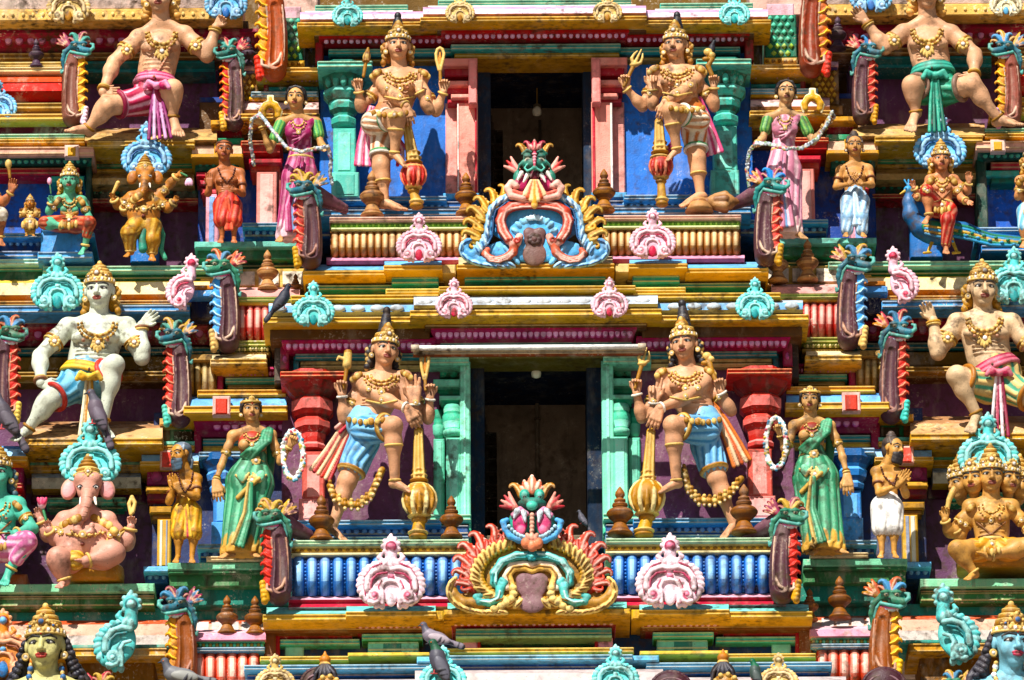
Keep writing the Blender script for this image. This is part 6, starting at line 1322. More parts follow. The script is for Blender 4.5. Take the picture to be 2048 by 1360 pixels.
    if lower:
        pts = [A3(p) for p in lower]; f.tube('garland', pts, 7, 'gold', 3)
        q = []
        for a, b in zip(pts[:-1], pts[1:]):
            n = max(1, int(np.linalg.norm(b - a) / 10)); q += [a + (b - a) * i / n for i in range(n)]
        for i, p in enumerate(q):
            for o, rr in ((-9, 4.2), (9, 4.2), (0, 5)): f.ell('garland', p + np.array((0, o, 6)), rr, 'gold2' if (i + (o > 0)) % 2 else 'gold', 0)
            f.ell('garland', p + np.array((0, 9, 9)), 2, 'f0e0c0', 0)
        f.flush('garland')
    m = J['mace']; mace(f, *m)
    return f
PINKS = ['d85a84', 'f4ccd4', 'c83a68', 'f0b8c8', 'd04874']
guardian('four-armed guardian with red mace and pink scarf left of the upper doorway', -.04, (775, 424), 31,
  dict(hd=(796, 92), nk=(799, 138), sl=(755, 153), sr=(845, 153), wa=(790, 210), pe=(780, 232), ct=.95, mx=1,
       LB=((762, 168), (722, 216), (717, 182), (716, 146), 34, 40, 58, 2), RB=((838, 168), (872, 224), (887, 184), (886, 148), 34, 40, 58, 2),
       OF=((842, 168), (858, 220), (838, 182), (836, 146), 44, 62, 76, 2), AC=((765, 166), (790, 192), (812, 212), (820, 254), 52, 84, 104, 0), oth=1, ath=1,
       RL=((748, 246), (794, 234), (789, 308), (814, 336)), SL=((765, 268), (762, 334), (770, 406), (812, 420)),
       scarf=(([(744, 214, 50), (734, 250, 40), (728, 290, 36), (726, 330, 36)], 10, 30, PINKS), ([(795, 280, 56), (806, 300, 44), (806, 330, 40)], 10, 22, PINKS[:3])),
       held=(('club', ((727, 152, 66), (732, 122, 66))), ('loop', (880, 96, 140, 66))),
       mace=((812, 242), (827, 322), (827, 350), (833, 416), 25, 'c09040', 'b82820', 'e88868')), dict(skin='cf9a72', curl='9a6420'), ('dhoti', 'b87850', 'ead8c0', '2f8a50', 0), None, (4, 6, 0))
guardian('four-armed guardian with red mace and pointing finger right of the upper doorway', -.04, (1400, 416), 31,
  dict(hd=(1351, 91), nk=(1355, 134), sl=(1310, 145), sr=(1399, 145), wa=(1362, 196), pe=(1374, 224), ct=.95, mx=-1,
       LB=((1314, 158), (1285, 214), (1252, 176), (1250, 138), 34, 40, 58, 2), RB=((1394, 160), (1428, 214), (1428, 174), (1424, 140), 34, 40, 58, 2),
       OF=((1314, 162), (1306, 212), (1304, 178), (1305, 134), 44, 62, 76, 2), AC=((1392, 160), (1362, 186), (1330, 204), (1320, 242), 52, 84, 104, 0), oth=1, ath=-1, off=(1, 0, 0, 0),
       RL=((1394, 240), (1342, 222), (1354, 300), (1332, 322)), SL=((1388, 264), (1394, 318), (1401, 392), (1360, 414)),
       scarf=(([(1396, 196, 50), (1408, 230, 40), (1420, 270, 36), (1430, 306, 36)], 10, 30, PINKS), ([(1352, 280, 50), (1340, 300, 40), (1334, 320, 36)], 10, 18, ['7a2a50', 'a83a68', '7a2a50'])),
       held=(('trident', ((1248, 172, 66), (1268, 130, 66))), ('snake', [(1424, 150, 66), (1416, 132, 66), (1424, 118, 66), (1416, 104, 66)])),
       mace=((1318, 244), (1320, 302), (1322, 332), (1324, 412), 23, 'c09040', 'b82820', 'e88868')), dict(skin='cf9a72', curl='9a6420'), ('dhoti', 'c8743c', 'ecdcc0', '2f8a50', 0), None, (-14, 6, 2))
BL2 = ('shorts', '7cb4d6', '4486b8')
SC3 = ['a01c24', 'f0c8a0', 'c83830', 'e8b890', 'a01c24', 'f0c8a0']
guardian('four-armed guardian in blue shorts with gold mace left of the lower doorway', .58, (680, 1084), 33,
  dict(hd=(770, 701), nk=(766, 748), sl=(716, 760), sr=(810, 756), wa=(746, 818), pe=(732, 848), ct=1.25, mx=1,
       LB=((720, 772), (688, 838), (684, 790), (684, 748), 34, 40, 58, 2), RB=((806, 772), (856, 838), (860, 796), (860, 756), 34, 40, 58, 2),
       OF=((806, 774), (832, 842), (829, 806), (826, 748), 44, 62, 76, 2), AC=((724, 768), (762, 796), (814, 816), (838, 858), 52, 84, 104, 0), oth=1, ath=1, bang='e8e0d0',
       RL=((732, 862), (786, 852), (790, 966), (826, 986)), SL=((728, 884), (694, 964), (664, 1058), (690, 1082)),
       scarf=(([(712, 818, 40), (690, 862, 36), (664, 910, 32), (640, 950, 32)], 12, 44, SC3), ([(714, 816, 44), (700, 838, 44), (676, 860, 40)], 8, 12, ['c83a48', 'f0b0a0'])),
       held=(('horn', ((688, 776, 66), (694, 730, 66))), ('loop', (850, 706, 758, 66))),
       mace=((837, 862), (838, 958), (839, 1000), (836, 1078), 33, 'c09030', 'b07a1c', 'e8cf90')), dict(skin='c99470', curl='1c1a20'), BL2, [(660, 972, 62), (668, 992, 66), (690, 1008, 70), (716, 1010, 74), (742, 990, 78), (764, 940, 80)], (16, 5, 4))
guardian('four-armed guardian in blue shorts with gold mace right of the lower doorway', .58, (1466, 1078), 33,
  dict(hd=(1368, 689), nk=(1376, 738), sl=(1325, 752), sr=(1417, 750), wa=(1392, 818), pe=(1406, 848), ct=1.3, mx=-1,
       LB=((1330, 768), (1284, 836), (1273, 786), (1274, 746), 34, 40, 58, 2), RB=((1414, 766), (1462, 822), (1442, 784), (1434, 746), 34, 40, 58, 2),
       OF=((1332, 770), (1306, 836), (1308, 804), (1312, 752), 44, 62, 76, 2), AC=((1410, 764), (1370, 796), (1320, 816), (1302, 862), 52, 84, 104, 0), oth=-1, ath=-1, off=(1, 1, 0, 0), bang='e8e0d0',
       RL=((1408, 864), (1346, 850), (1353, 966), (1316, 986)), SL=((1412, 890), (1434, 958), (1468, 1050), (1444, 1078)),
       scarf=(([(1424, 808, 40), (1446, 846, 36), (1468, 890, 32), (1484, 926, 32)], 12, 36, ['d8783c', 'f0d0a8', 'c85a30', 'f0c8a0', 'd8783c']),),
       held=(('trident', ((1270, 776, 66), (1284, 728, 66))), ('snake', [(1432, 762, 62), (1424, 744, 60), (1420, 730, 58), (1414, 712, 56)])),
       mace=((1302, 864), (1296, 962), (1294, 994), (1288, 1074), 34, 'c09030', 'b07a1c', 'e8cf90')), dict(skin='c99470', curl='1c1a20'), BL2, [(1368, 940, 80), (1376, 976, 78), (1398, 1000, 74), (1430, 1002, 70), (1460, 986, 66), (1482, 958, 62)], (-14, 5, -3))

# ------------------------------------------------------------------ seated giants holding up the cornices
def giant(label, D, base, H, J, pal, g, hair, face=(0, 8, 0), ct=1.0, sash=None):
    f = Fig('seated_giant_statue', label, 'statue', D, base, H, dict(dict(nip='a8785c'), **pal), 'seated giant statues')
    d = 50
    sl, sr, nk, wa, pe = [(*J[k], d) for k in ('sl', 'sr', 'nk', 'wa', 'pe')]
    f.torso(sl, sr, nk, wa, pe, fat=.1)
    f.head((*J['hd'], d + 12), H, *face, neck=(*J['nk'], d - 2))
    def A(k):
        a = J[k]; return (*a[0], d), (*a[1], a[4]), (*a[2], a[5]), (*a[3], a[5] + a[6])
    LA, RA = A('LA'), A('RA')
    f.arm(*LA[:3], 1.12); f.arm(*RA[:3], 1.12)
    f.hand(LA[2], LA[3], J.get('lt', 1), J.get('lc', .2), J.get('lb', False)); f.hand(RA[2], RA[3], J.get('rt', -1), J.get('rc', .2), J.get('rb', False))
    LL = [(*p, q) for p, q in zip(J['LL'], J['ld'])]; RL = [(*p, q) for p, q in zip(J['RL'], J['rd'])]
    for l in (LL, RL): f.leg(*l[:3], 1.1); f.foot(l[2], l[3])
    f.skin_done()
    W = abs(sr[0] - sl[0]); cx = (sl[0] + sr[0]) / 2; sy = (sl[1] + sr[1]) / 2
    if hair == 'crown': f.crown(ct, False)
    else: f.curls('c8944c', 5, 1.3); f.earrings()
    for rw, dr, rr, c, c2 in ((.27, .74, 4.2, 'gold2', 'gold'), (.33, .98, 3.6, 'gold', 'gold2')):
        pts = [(cx + W * rw * math.sin(a), sy - 10 + H * dr * max(0, math.cos(a)) ** .8) for a in [-1.5 + 3.0 * i / 16 for i in range(17)]]
        f.chain('necklace', pts, rr, c, 5, c2, .8)
    f.bossat(cx + 1, sy + H * .85, 13, n=10, ly='necklace')
    for k in range(-2, 3): f.ell('necklace', f.on(cx + k * 5, sy + H * 1.22 - abs(k) * 4, 2), (3.4, 8, 3), 'gold2', 0, rot=-k * 14)
    for a in (LA, RA):
        f.armband(a[0], a[1], .48, .54 * H, 12); f.bangle(a[1], a[2], .92, .32 * H, 3.4, J.get('bang', 'gold')); f.bangle(a[1], a[2], .86, .33 * H, 2.4, 'gold2')
    for l in (LL, RL): f.bangle(l[1], l[2], .94, .33 * H, 3, 'gold')
    if J.get('thread'): f.chain('necklace', J['thread'], 3, 'b87858', 3, 'd8a888', .8)
    f.cap('garment', lerp(wa, pe, .55), pe, .39 * W, .44 * W, g[0], 6, sq=.80, fold=(11, .04, 2, -.5), col2=g[1])
    for l, t in ((LL, g[3]), (RL, g[4])):
        f.cap('garment', l[0], lerp(l[0], l[1], t), .92 * H, .74 * H, g[0], 9, fold=(8, .06, 3, -.35), col2=g[1]); f.bangle(l[0], l[1], min(.97, t + .16), .74 * H, 5, g[2], 'garment'); f.bangle(l[0], l[1], min(.97, t + .12), .77 * H, 3, g[1], 'garment')
    f.flush('garment')
    bc = J.get('belt', ('c89a3a', 'e0b860'))
    for k in range(4):
        c = lerp(wa, pe, .42 + .14 * k); ax = pe - wa if False else A3(pe) - A3(wa)
        f.L('belt').append(dict(k='t', c=f.pt(c), n=(f.pt(pe) - f.pt(wa)) / np.linalg.norm(f.pt(pe) - f.pt(wa)), R=(.385 + .02 * k) * W / PXM, r=4.6 / PXM, col=bc[k % 2], bl=.01, sq=.86))
    kx, ky = pe[0] + 4, lerp(wa, pe, .66)[1] + 8
    for a in (-40, 0, 40): f.ell('belt', f.on(kx + a * .3, ky, 8), (9, 8, 8), bc[a == 0], 2, rot=a)
    for a in (-24, 24): f.tube('belt', [f.on(kx, ky, 10), f.on(kx + a * .7, ky - 8, 12), f.on(kx + a, ky + 4, 8)], 5, bc[1], 1)
    f.flush('belt')
    if sash:
        f.ribbon([(kx, ky + 6, 86), (kx + sash[0] * .3, (ky + sash[1]) / 2, 84), (kx + sash[0], sash[1], 92)], 12, sash[2], sash[3]); f.flush('sash', ['scarf'])
    f.flush_all()
    return f
LD, RD = (50, 92, 74, 100), (50, 96, 78, 104)
giant('pale grey-green seated giant statue with gold crown and pale blue shorts, left side', -.1, (130, 880), 37,
  dict(hd=(199, 582), nk=(197, 632), sl=(136, 654), sr=(254, 652), wa=(182, 726), pe=(174, 756), LA=((136, 654), (80, 712), (82, 766), (126, 782), 66, 92, 4), RA=((254, 654), (284, 716), (284, 650), (316, 620), 56, 60, 12), lb=True, lt=1, rc=.3, rt=-1,
       LL=((150, 772), (98, 800), (56, 858), (26, 882)), RL=((196, 768), (228, 730), (206, 846), (220, 876)), ld=LD, rd=RD, belt=('c89020', 'e4b84c'), bang='8a5a3a'),
  dict(skin='ccd0bc'), ('7cb8d0', '3f86a8', 'b83830', .62, .5), 'crown', (-8, 8, 0), .62, (-6, 872, 26, ['c8901c', 'f0e0b0', 'b87818', 'ece0b8']))
giant('tan seated giant statue with gold crown and green striped cream shorts, right side', -.1, (1990, 870), 37,
  dict(hd=(1965, 578), nk=(1966, 624), sl=(1914, 644), sr=(2024, 644), wa=(1978, 716), pe=(1994, 748), LA=((1914, 646), (1876, 706), (1866, 640), (1846, 600), 56, 60, 10), RA=((2024, 648), (2082, 720), (2070, 790), (2040, 800), 60, 86, 4), lc=.35, lt=1, rb=True,
       LL=((1976, 776), (1914, 752), (1954, 830), (1938, 866)), RL=((2010, 772), (2074, 800), (2110, 850), (2140, 872)), ld=RD, rd=LD, belt=('a82848', 'd87888'), bang='c89020'),
  dict(skin='ccac86'), ('d8b878', '4a9a78', 'a86a28', .58, .58), 'crown', (6, 8, 0), .62, (2, 872, 34, ['8a1c3c', 'f0d0d4', 'a83050', 'f4e0e0']))
giant('tan seated giant in crimson cloth, face cut by the top edge', -.62, (260, 282), 35,
  dict(hd=(320, -6), nk=(322, 40), sl=(276, 76), sr=(370, 68), wa=(312, 146), pe=(310, 172), LA=((278, 76), (228, 124), (206, 184), (242, 184), 64, 92, 4), RA=((370, 70), (414, 112), (432, 54), (452, 24), 56, 62, 6), lb=True, lt=1, rc=.7, rt=-1,
       LL=((290, 202), (214, 212), (176, 258), (132, 262)), RL=((322, 196), (346, 178), (346, 236), (358, 274)), ld=LD, rd=RD, belt=('b02858', 'e08aa8'), thread=[(346, 70), (336, 110), (318, 140), (304, 158)]),
  dict(skin='cc9c78'), ('a81c44', 'e4a8b8', '8a1c3c', .52, .42), 'curls', (-6, 8, 0), 1, (6, 276, 46, ['8a2c68', 'd8a0c8', 'a03878', 'e0b0d0', '8a2c68']))
giant('tan seated giant in teal cloth, face cut by the top edge', -.62, (1900, 276), 35,
  dict(hd=(1853, -14), nk=(1855, 34), sl=(1806, 66), sr=(1902, 66), wa=(1862, 124), pe=(1866, 152), LA=((1806, 66), (1770, 96), (1732, 44), (1706, 12), 58, 64, 8), RA=((1904, 68), (1950, 108), (1948, 152), (1916, 160), 64, 92, 4), lc=.3, rb=True,
       LL=((1846, 180), (1824, 170), (1832, 226), (1818, 264)), RL=((1884, 184), (1944, 170), (1998, 240), (2042, 250)), ld=RD, rd=LD, belt=('1f7a68', '4ab098')),
  dict(skin='cc9c78'), ('1f7a5c', '3fa888', '8a6a58', .44, .46), 'curls', (4, 8, 0), 1, (4, 262, 30, ['14604c', '3a9a80', '1a6c58', '3fa488']))
# ------------------------------------------------------------------ standing women in saris
FLO = ['f0ece4', '5aa0b8', 'd8b040', 'f4f0e8', 'c84a5a', '5a9a58', 'e8e0d0', '3f7c9c']
def garland(f, pts, r, cols, close=False):
    pts = [A3(p) for p in pts]
    q = []
    for a, b in zip(pts[:-1], pts[1:]):
        n = max(1, int(np.linalg.norm(b - a) / (r * .75))); q += [a + (b - a) * i / n for i in range(n)]
    f.tube('garland', pts, r * .7, cols[0], 1)
    for i, p in enumerate(q):
        for k in range(3):
            a = rnd.uniform(0, 6.28); f.ell('garland', p + np.array((math.cos(a) * r * .6, math.sin(a) * r * .6, rnd.uniform(.2, .7) * r)), r * rnd.uniform(.36, .5), cols[rnd.randrange(len(cols))], 0)
    f.flush('garland')
def woman(label, D, base, H, J, pal, sari, style, face, loop):
    f = Fig('sari_woman_statue', label, 'statue', D, base, H, dict(dict(nip='a86a4c'), **pal), 'statues of women in saris')
    d = 40
    sl, sr, nk, wa, pe = [(*J[k], d) for k in ('sl', 'sr', 'nk', 'wa', 'pe')]
    f.torso(sl, sr, nk, wa, pe, female=True)
    f.head((*J['hd'], d + 8), H, *face, neck=(*J['nk'], d - 2), female=True)
    A = []
    for k, th in (('LA', J.get('lt', 1)), ('RA', J.get('rt', -1))):
        a = J[k]; a0, e, w, t = (*a[0], d), (*a[1], a[4]), (*a[2], a[5]), (*a[3], a[5] + 6); A.append((a0, e, w, t))
        f.arm(a0, e, w, .78); f.hand(w, t, th, a[6], a[7] if len(a) > 7 else False)
    for p, t in J['feet']: f.foot((*p, 52), (*t, 74))
    f.skin_done()
    W = abs(sr[0] - sl[0]); x0, x1, yb = J['hem']; xm = (x0 + x1) / 2; c1, c2, c3 = sari
    # skirt: pleated and narrowing from the hips, with a hem band
    hipc = lerp(pe, (xm, yb, 46), .12)
    ft = [(9, .05, 3, -.25), (11, .045, 2, -.3)][style]
    f.cap('skirt', wa, hipc, .34 * W, J['hipr'], c1, 6, sq=.78, fold=ft, col2=c2)
    f.cap('skirt', hipc, (xm, yb - 10, 48), J['hipr'], (x1 - x0) * .47, c1, 8, sq=.66, fold=(13, .07, 3, -.2), col2=c2)
    f.cap('skirt', (xm, yb - 14, 48), (xm, yb - 6, 48), (x1 - x0) * .485, (x1 - x0) * .5, c3, 1, sq=.68, fold=(13, .06, 3))
    f.ell('skirt', (xm, yb + 64, 48), (110, 64, 110), c3, 0, neg=True)
    # the drape across the chest
    k = W * .34
    if style == 0:
        mm = lerp(sl, sr, .5); f.cap('drape', mm + np.array((0, .62 * H, 2)), wa, .385 * W, .30 * W, c1, 6, sq=.72, fold=(9, .045, 5, -.25), col2=c2)
        for q in (-1, 1): f.ell('drape', mm + np.array((q * .2 * W, .8 * H, k * .66)), (.19 * W, .19 * W, .17 * W), c1, 5)
        f.tube('drape', [mm + np.array((-.30 * W, .45 * H, .22 * W)), mm + np.array((0, .62 * H, .36 * W)), mm + np.array((.30 * W, .1 * H, .2 * W)), (sr[0] - 3, sr[1] - .3 * H, d)], 6.5, c1, 4)
        for i in range(5): f.tube('drape', [mm + np.array((-.30 * W + i * 3, (.55 + .28 * i) * H, .28 * W)), mm + np.array((.02 * W, (.62 + .2 * i) * H, .47 * W)), mm + np.array((.30 * W, (.22 + .1 * i) * H, .30 * W)), (sr[0] - 4 + i, sr[1] - .28 * H, d + 6)], 2, c2 if i % 2 else c1, 1)
        for s_, (a0, e, w, t) in zip((-1, 1), A): f.cap('sleeve#%d' % s_, a0, lerp(a0, e, .55), .50 * H, .46 * H, J['blouse'], 3, fold=(9, .05, 0, -.4), col2='8cc05a')
    else:
        mm = lerp(sl, sr, .5)
        for q in (-1, 1): f.ell('blouse', mm + np.array((q * .19 * W, .80 * H, k * .60)), (.165 * W, .17 * W, .15 * W), J['blouse'], 4)
        f.cap('blouse', mm + np.array((0, .7 * H, 2)), lerp(mm, wa, .55), .36 * W, .33 * W, J['blouse'], 4, sq=.68)
        for i in range(7):
            o = i - 3
            f.tube('drape', [(sr[0] - 6 + o * 2.6, sr[1] - .36 * H, d + 4), (sr[0] - 13 + o * 3.4, sr[1] + .5 * H, d + .40 * W), (mm[0] + 2 + o * 3.6, sr[1] + 1.15 * H + abs(o), d + .43 * W), (wa[0] - .20 * W + o * 3, wa[1] - 2 + o * 1.5, d + .28 * W)], 4.4, c2 if i % 2 else c1, 2)
        f.tube('drape', [(sr[0] - 4, sr[1] - .3 * H, d - 4), (sr[0] + 1, sr[1] + 1.6 * H, d - 16), (sr[0] - 4, wa[1] + 30, d - 18)], 9, c1, 3)
    f.flush_all()
    # hair, jewels, belt
    f.he('hair', (0, .44, -.30), (.82, .66, .74), 'hair', .1); f.he('hair', (0, .12, -.55), (.86, .7, .5), 'hair', .15); f.he('hair', (.2, -.35, -.75), (.5, .5, .4), 'hair', .1)
    for q in (-1, 1): f.ht('hair', [(q * .04, .86, .38), (q * .45, .72, .42), (q * .70, .3, .28), (q * .76, -.1, .02)], .13, 'hair', .06)
    if style:
        f.hring('tiara', (0, .62, -.12), .80, .075, 'gold2'); f.hring('tiara', (0, .50, -.1), .82, .06, 'gold'); f.hflower('tiara', (0, .78, .60), .2, 'gold2', 'c8a040')
        for q in (-1, 1): f.he('tiara', (q * .42, .74, .45), (.16, .12, .12), 'gold2', .02)
    f.earrings()
    nx, ny = (sl[0] + sr[0]) / 2, (sl[1] + sr[1]) / 2
    for rw, dr, rr in ((.16, .55, 2.4), (.22, .85, 2.2)): f.chain('necklace', [(nx + W * rw * math.sin(a), ny - 8 + H * dr * max(0, math.cos(a)) ** .8) for a in [-1.5 + .25 * i for i in range(13)]], rr, 'gold2', 3.6, 'gold', .4)
    f.bossat(nx, ny + H * .72, 5, ly='necklace')
    for a0, e, w, t in A:
        if style: f.armband(a0, e, .62, .34 * H, 6)
        f.bangle(e, w, .9, .24 * H, 2.4); f.bangle(e, w, .8, .24 * H, 2, 'gold')
    for q in range(2 if style else 1): f.L('belt').append(dict(k='t', c=f.pt(lerp(wa, pe, .35 + .3 * q)), n=np.array((0.05, 0, 1.0)), R=(.335 + .04 * q) * W / PXM, r=3.8 / PXM, col='gold2', bl=0, sq=.82))
    if style:
        f.bossat(wa[0] + 4, wa[1] + 3, 10, ly='belt'); f.bossat(pe[0] + 2, pe[1] + 14, 10, ly='belt')
        for q in (-1, 1):
            f.chain('belt', [(pe[0] + q * 4, pe[1]), (pe[0] + q * .22 * W, pe[1] + 18), (pe[0] + q * .40 * W, pe[1] + 4)], 2.4, 'gold2', off=1)
            f.ell('belt', f.on(pe[0] + q * .24 * W, pe[1] + 6, 2), (9, 13, 4), c2, 2, rot=q * 20)
        f.tube('sash', [f.on(pe[0] - .34 * W, hipc[1] + 30, 2), f.on(pe[0] - .05 * W, hipc[1] + 8, 3), f.on(pe[0] + .2 * W, pe[1] + 12, 3)], 5, 'c8a050', 2)
        f.ribbon([f.on(pe[0] - 2, pe[1] + 20, 6), f.on(pe[0] - 6, (pe[1] + yb) / 2, 8), f.on(xm - 8, yb - 16, 10)], 8, 22, [c1, c2, c1, 'c8a860'], ly='pleat')
    else: f.ribbon([f.on(wa[0], wa[1] + 10, 4), f.on(pe[0] - 6, pe[1] + 24, 6), f.on(xm - 4, yb - 60, 8), f.on(xm, yb - 14, 8)], 8, 26, [c1, c2, '6a9ac0', c1, c2], ly='pleat')
    f.flush_all()
    garland(f, *loop)
    return f
MG = ('98285a', 'c87a98', 'e0b8c0'); PKS = ('c47a90', 'e8bcc4', 'e8c8c0'); GR = ('2a7a54', '6cb48c', 'd0a04c')
W_BLUE = ['b4bcc4', '7c8c9c', 'c8ccc8', '5c6c78', '8c9c84', 'a8a890']
woman('statue of a woman in a magenta sari with green sleeves holding a long white garland', .1, (590, 480), 25,
  dict(hd=(592, 196), nk=(596, 232), sl=(562, 246), sr=(632, 246), wa=(602, 306), pe=(602, 340), LA=((562, 248), (540, 300), (522, 248), (504, 228), 44, 66, .5), RA=((632, 248), (642, 288), (648, 296), (652, 306), 48, 70, .6),
       hem=(552, 622, 474), hipr=36, feet=(((566, 470), (556, 484)), ((606, 472), (616, 484))), blouse='2f8a4a'), dict(skin='bf8f58'), MG, 0, (-6, 8, 3),
  ([(508, 330, 30), (500, 280, 50), (504, 238, 74), (520, 228, 80), (546, 262, 92), (574, 296, 100), (604, 304, 100), (634, 296, 92), (656, 294, 82), (662, 320, 70), (660, 346, 60), (664, 368, 54)], 5, W_BLUE + ['c89a40', 'b83858']))
woman('statue of a woman in a rose pink sari with green sleeves holding a white garland', .1, (1570, 474), 25,
  dict(hd=(1572, 184), nk=(1570, 220), sl=(1536, 238), sr=(1604, 238), wa=(1567, 290), pe=(1568, 326), LA=((1536, 240), (1526, 276), (1514, 288), (1504, 296), 46, 70, .6), RA=((1604, 240), (1626, 284), (1652, 250), (1664, 230), 46, 70, .5),
       hem=(1540, 1606, 466), hipr=35, feet=(((1552, 464), (1540, 478)), ((1596, 466), (1610, 478))), blouse='2f7a3a'), dict(skin='c69a6a'), PKS, 0, (4, 8, 0),
  ([(1498, 372, 50), (1494, 340, 56), (1498, 304, 70), (1512, 286, 82), (1540, 288, 96), (1572, 298, 102), (1604, 296, 98), (1634, 278, 86), (1652, 252, 80), (1664, 224, 78), (1668, 236, 60)], 5, W_BLUE + ['c89a40', '6a9a4a', 'b83858']))
woman('woman in green sari and gold tiara holding a flower garland, left bay', .52, (500, 1116), 25,
  dict(hd=(502, 820), nk=(508, 854), sl=(466, 872), sr=(542, 870), wa=(508, 918), pe=(502, 946), LA=((464, 874), (446, 922), (432, 962), (438, 1004), 42, 52, .35, True), RA=((544, 874), (560, 924), (580, 892), (592, 862), 46, 66, 1.0), lt=1, rt=-1,
       hem=(442, 524, 1106), hipr=46, feet=(((462, 1106), (440, 1116)), ((506, 1106), (516, 1114))), blouse='a83828'), dict(skin='c4925c', curl='15131a'), GR, 1, (10, 8, -2),
  ([(586 + 20 * math.sin(t), 910 - 48 * math.cos(t), 70 + 6 * math.sin(t)) for t in [2 * math.pi * i / 20 for i in range(21)]], 7, FLO))
woman('woman in green sari and gold tiara holding a flower garland, right bay', .52, (1640, 1108), 25,
  dict(hd=(1620, 800), nk=(1621, 834), sl=(1588, 852), sr=(1660, 852), wa=(1624, 904), pe=(1628, 934), LA=((1586, 856), (1572, 906), (1560, 868), (1556, 838), 46, 66, 1.0), RA=((1662, 856), (1682, 902), (1694, 950), (1698, 992), 42, 52, .35, True),
       hem=(1606, 1690, 1100), hipr=44, feet=(((1630, 1100), (1620, 1110)), ((1676, 1098), (1692, 1106))), blouse='982c20'), dict(skin='c6965e', curl='15131a'), GR, 1, (-4, 8, 2),
  ([(1552 + 20 * math.sin(t), 886 - 50 * math.cos(t), 70 + 6 * math.sin(t)) for t in [2 * math.pi * i / 20 for i in range(21)]], 7, FLO))

# ------------------------------------------------------------------ standing men
def man(label, D, base, H, J, pal, dh, face, hair, beard=None):
    f = Fig('standing_man_statue', label, 'statue', D, base, H, dict(dict(nip='a06444'), **pal), 'statues of standing men')
    d = 36
    sl, sr, nk, wa, pe = [(*J[k], d) for k in ('sl', 'sr', 'nk', 'wa', 'pe')]
    f.torso(sl, sr, nk, wa, pe, fat=J.get('fat', 0)); f.head((*J['hd'], d + 8), H, *face, neck=(*J['nk'], d - 2), beard=beard, dot=J.get('dot', 'e8e0d0'))
    for k, th in (('LA', J.get('lt', -1)), ('RA', J.get('rt', 1))):
        a = J[k]; f.arm((*a[0], d), (*a[1], a[4]), (*a[2], a[5]), .82); f.hand((*a[2], a[5]), (*a[3], a[5] + 4), th, J.get('curl', .12), J.get('bk', False))
        f.bangle((*a[0], d), (*a[1], a[4]), .55, .36 * H, 2.6, J.get('band', '6a3a20'))
    for i, l in enumerate((J['LL'], J['RL'])):
        h, k, a, t = [(*p, q) for p, q in zip(l, (36, 42, 38, 56))]; f.leg(h, k, a, .85); f.foot(a, t)
    f.skin_done()
    W = abs(sr[0] - sl[0]) if abs(sr[0] - sl[0]) > 44 else 56
    c1, c2, t = dh
    f.cap('dhoti', lerp(wa, pe, .3), pe, J.get('wr', .36) * W, .42 * W, c1, 6, sq=.84, fold=(9, .05, 3, -.3), col2=c2)
    for l in (J['LL'], J['RL']):
        h, k, a = [(*p, q) for p, q in zip(l[:3], (36, 42, 38))]; e = lerp(h, k, t) if t <= 1 else lerp(k, a, t - 1)
        if t > 1: f.cap('dhoti', h, k, .82 * H, .66 * H, c1, 6, fold=(8, .06, 4, -.25), col2=c2); f.cap('dhoti', k, e, .66 * H, .58 * H, c1, 4, fold=(8, .06, 4, -.25), col2=c2)
        else: f.cap('dhoti', h, e, .86 * H, .78 * H, c1, 8, fold=(8, .06, 4, -.25), col2=c2)
    f.ribbon([f.on(pe[0], lerp(wa, pe, .5)[1], 3), f.on(pe[0] + 3, pe[1] + 24, 4), f.on(pe[0] + 4, pe[1] + 54, 4)], 5, 12, [c2, J.get('edge', c1), c2], ly='fold')
    f.flush_all()
    hc = hair[1]
    if hair[0] == 'short': f.he('hair', (0, .50, -.25), (.78, .60, .74), hc, .1); f.he('hair', (0, .2, -.6), (.7, .6, .4), hc, .1); f.hring('hair', (0, .66, -.1), .70, .06, hair[2])
    else:
        f.he('hair', (0, .48, -.28), (.82, .64, .80), hc, .1); f.he('hair', (0, 0, -.62), (.72, .9, .42), hc, .1)
        for k in range(8): f.ht('hair', [(-.7 + .2 * k, .30 + .35 * math.sin(k * .45), .45 - .05 * abs(k - 3.5)), (-.6 + .17 * k, .85, .0), (-.1 + .03 * k, 1.0, -.4)], .09, hair[2], .02)
        if hair[0] == 'bun': f.he('hair', (0, 1.12, -.4), (.42, .3, .42), hc, .06); f.he('hair', (0, 1.36, -.4), (.3, .22, .3), hair[2], .04); f.hring('hair', (0, 1.2, -.4), .36, .07, hair[2])
        else:
            for k in range(6): f.ht('hair', [(.3 * math.cos(k), .4 - .1 * k, -.8), (.5 + .1 * math.sin(k), -.4 - .08 * k, -.75), (.55, -.9 - .05 * k, -.6)], .14, hc, .03)
    f.earrings('8a6a3a') if J.get('ear') else None
    nx, ny = (sl[0] + sr[0]) / 2, (sl[1] + sr[1]) / 2
    f.chain('necklace', J['beads'], 2.4, '4a2018', 3.8, '6a3424', .6)
    f.flush_all()
    return f
man('statue of a red-robed man with beads standing beside the magenta-sari woman', .0, (455, 482), 22,
  dict(hd=(448, 301), nk=(450, 332), sl=(426, 348), sr=(480, 346), wa=(454, 388), pe=(454, 404), LA=((424, 350), (416, 388), (420, 372), (418, 344), 46, 62), RA=((482, 350), (486, 388), (472, 380), (456, 374), 48, 70), lt=1, rt=-1,
       LL=((444, 412), (444, 442), (444, 474), (440, 486)), RL=((466, 412), (468, 442), (468, 474), (468, 486)), beads=[(436, 336), (442, 352), (454, 366), (466, 352), (470, 336)]),
  dict(skin='a8623a'), ('b82418', 'e06a50', .95), (6, 8, 2), ('short', '2a1a14', '6a3a2a'))
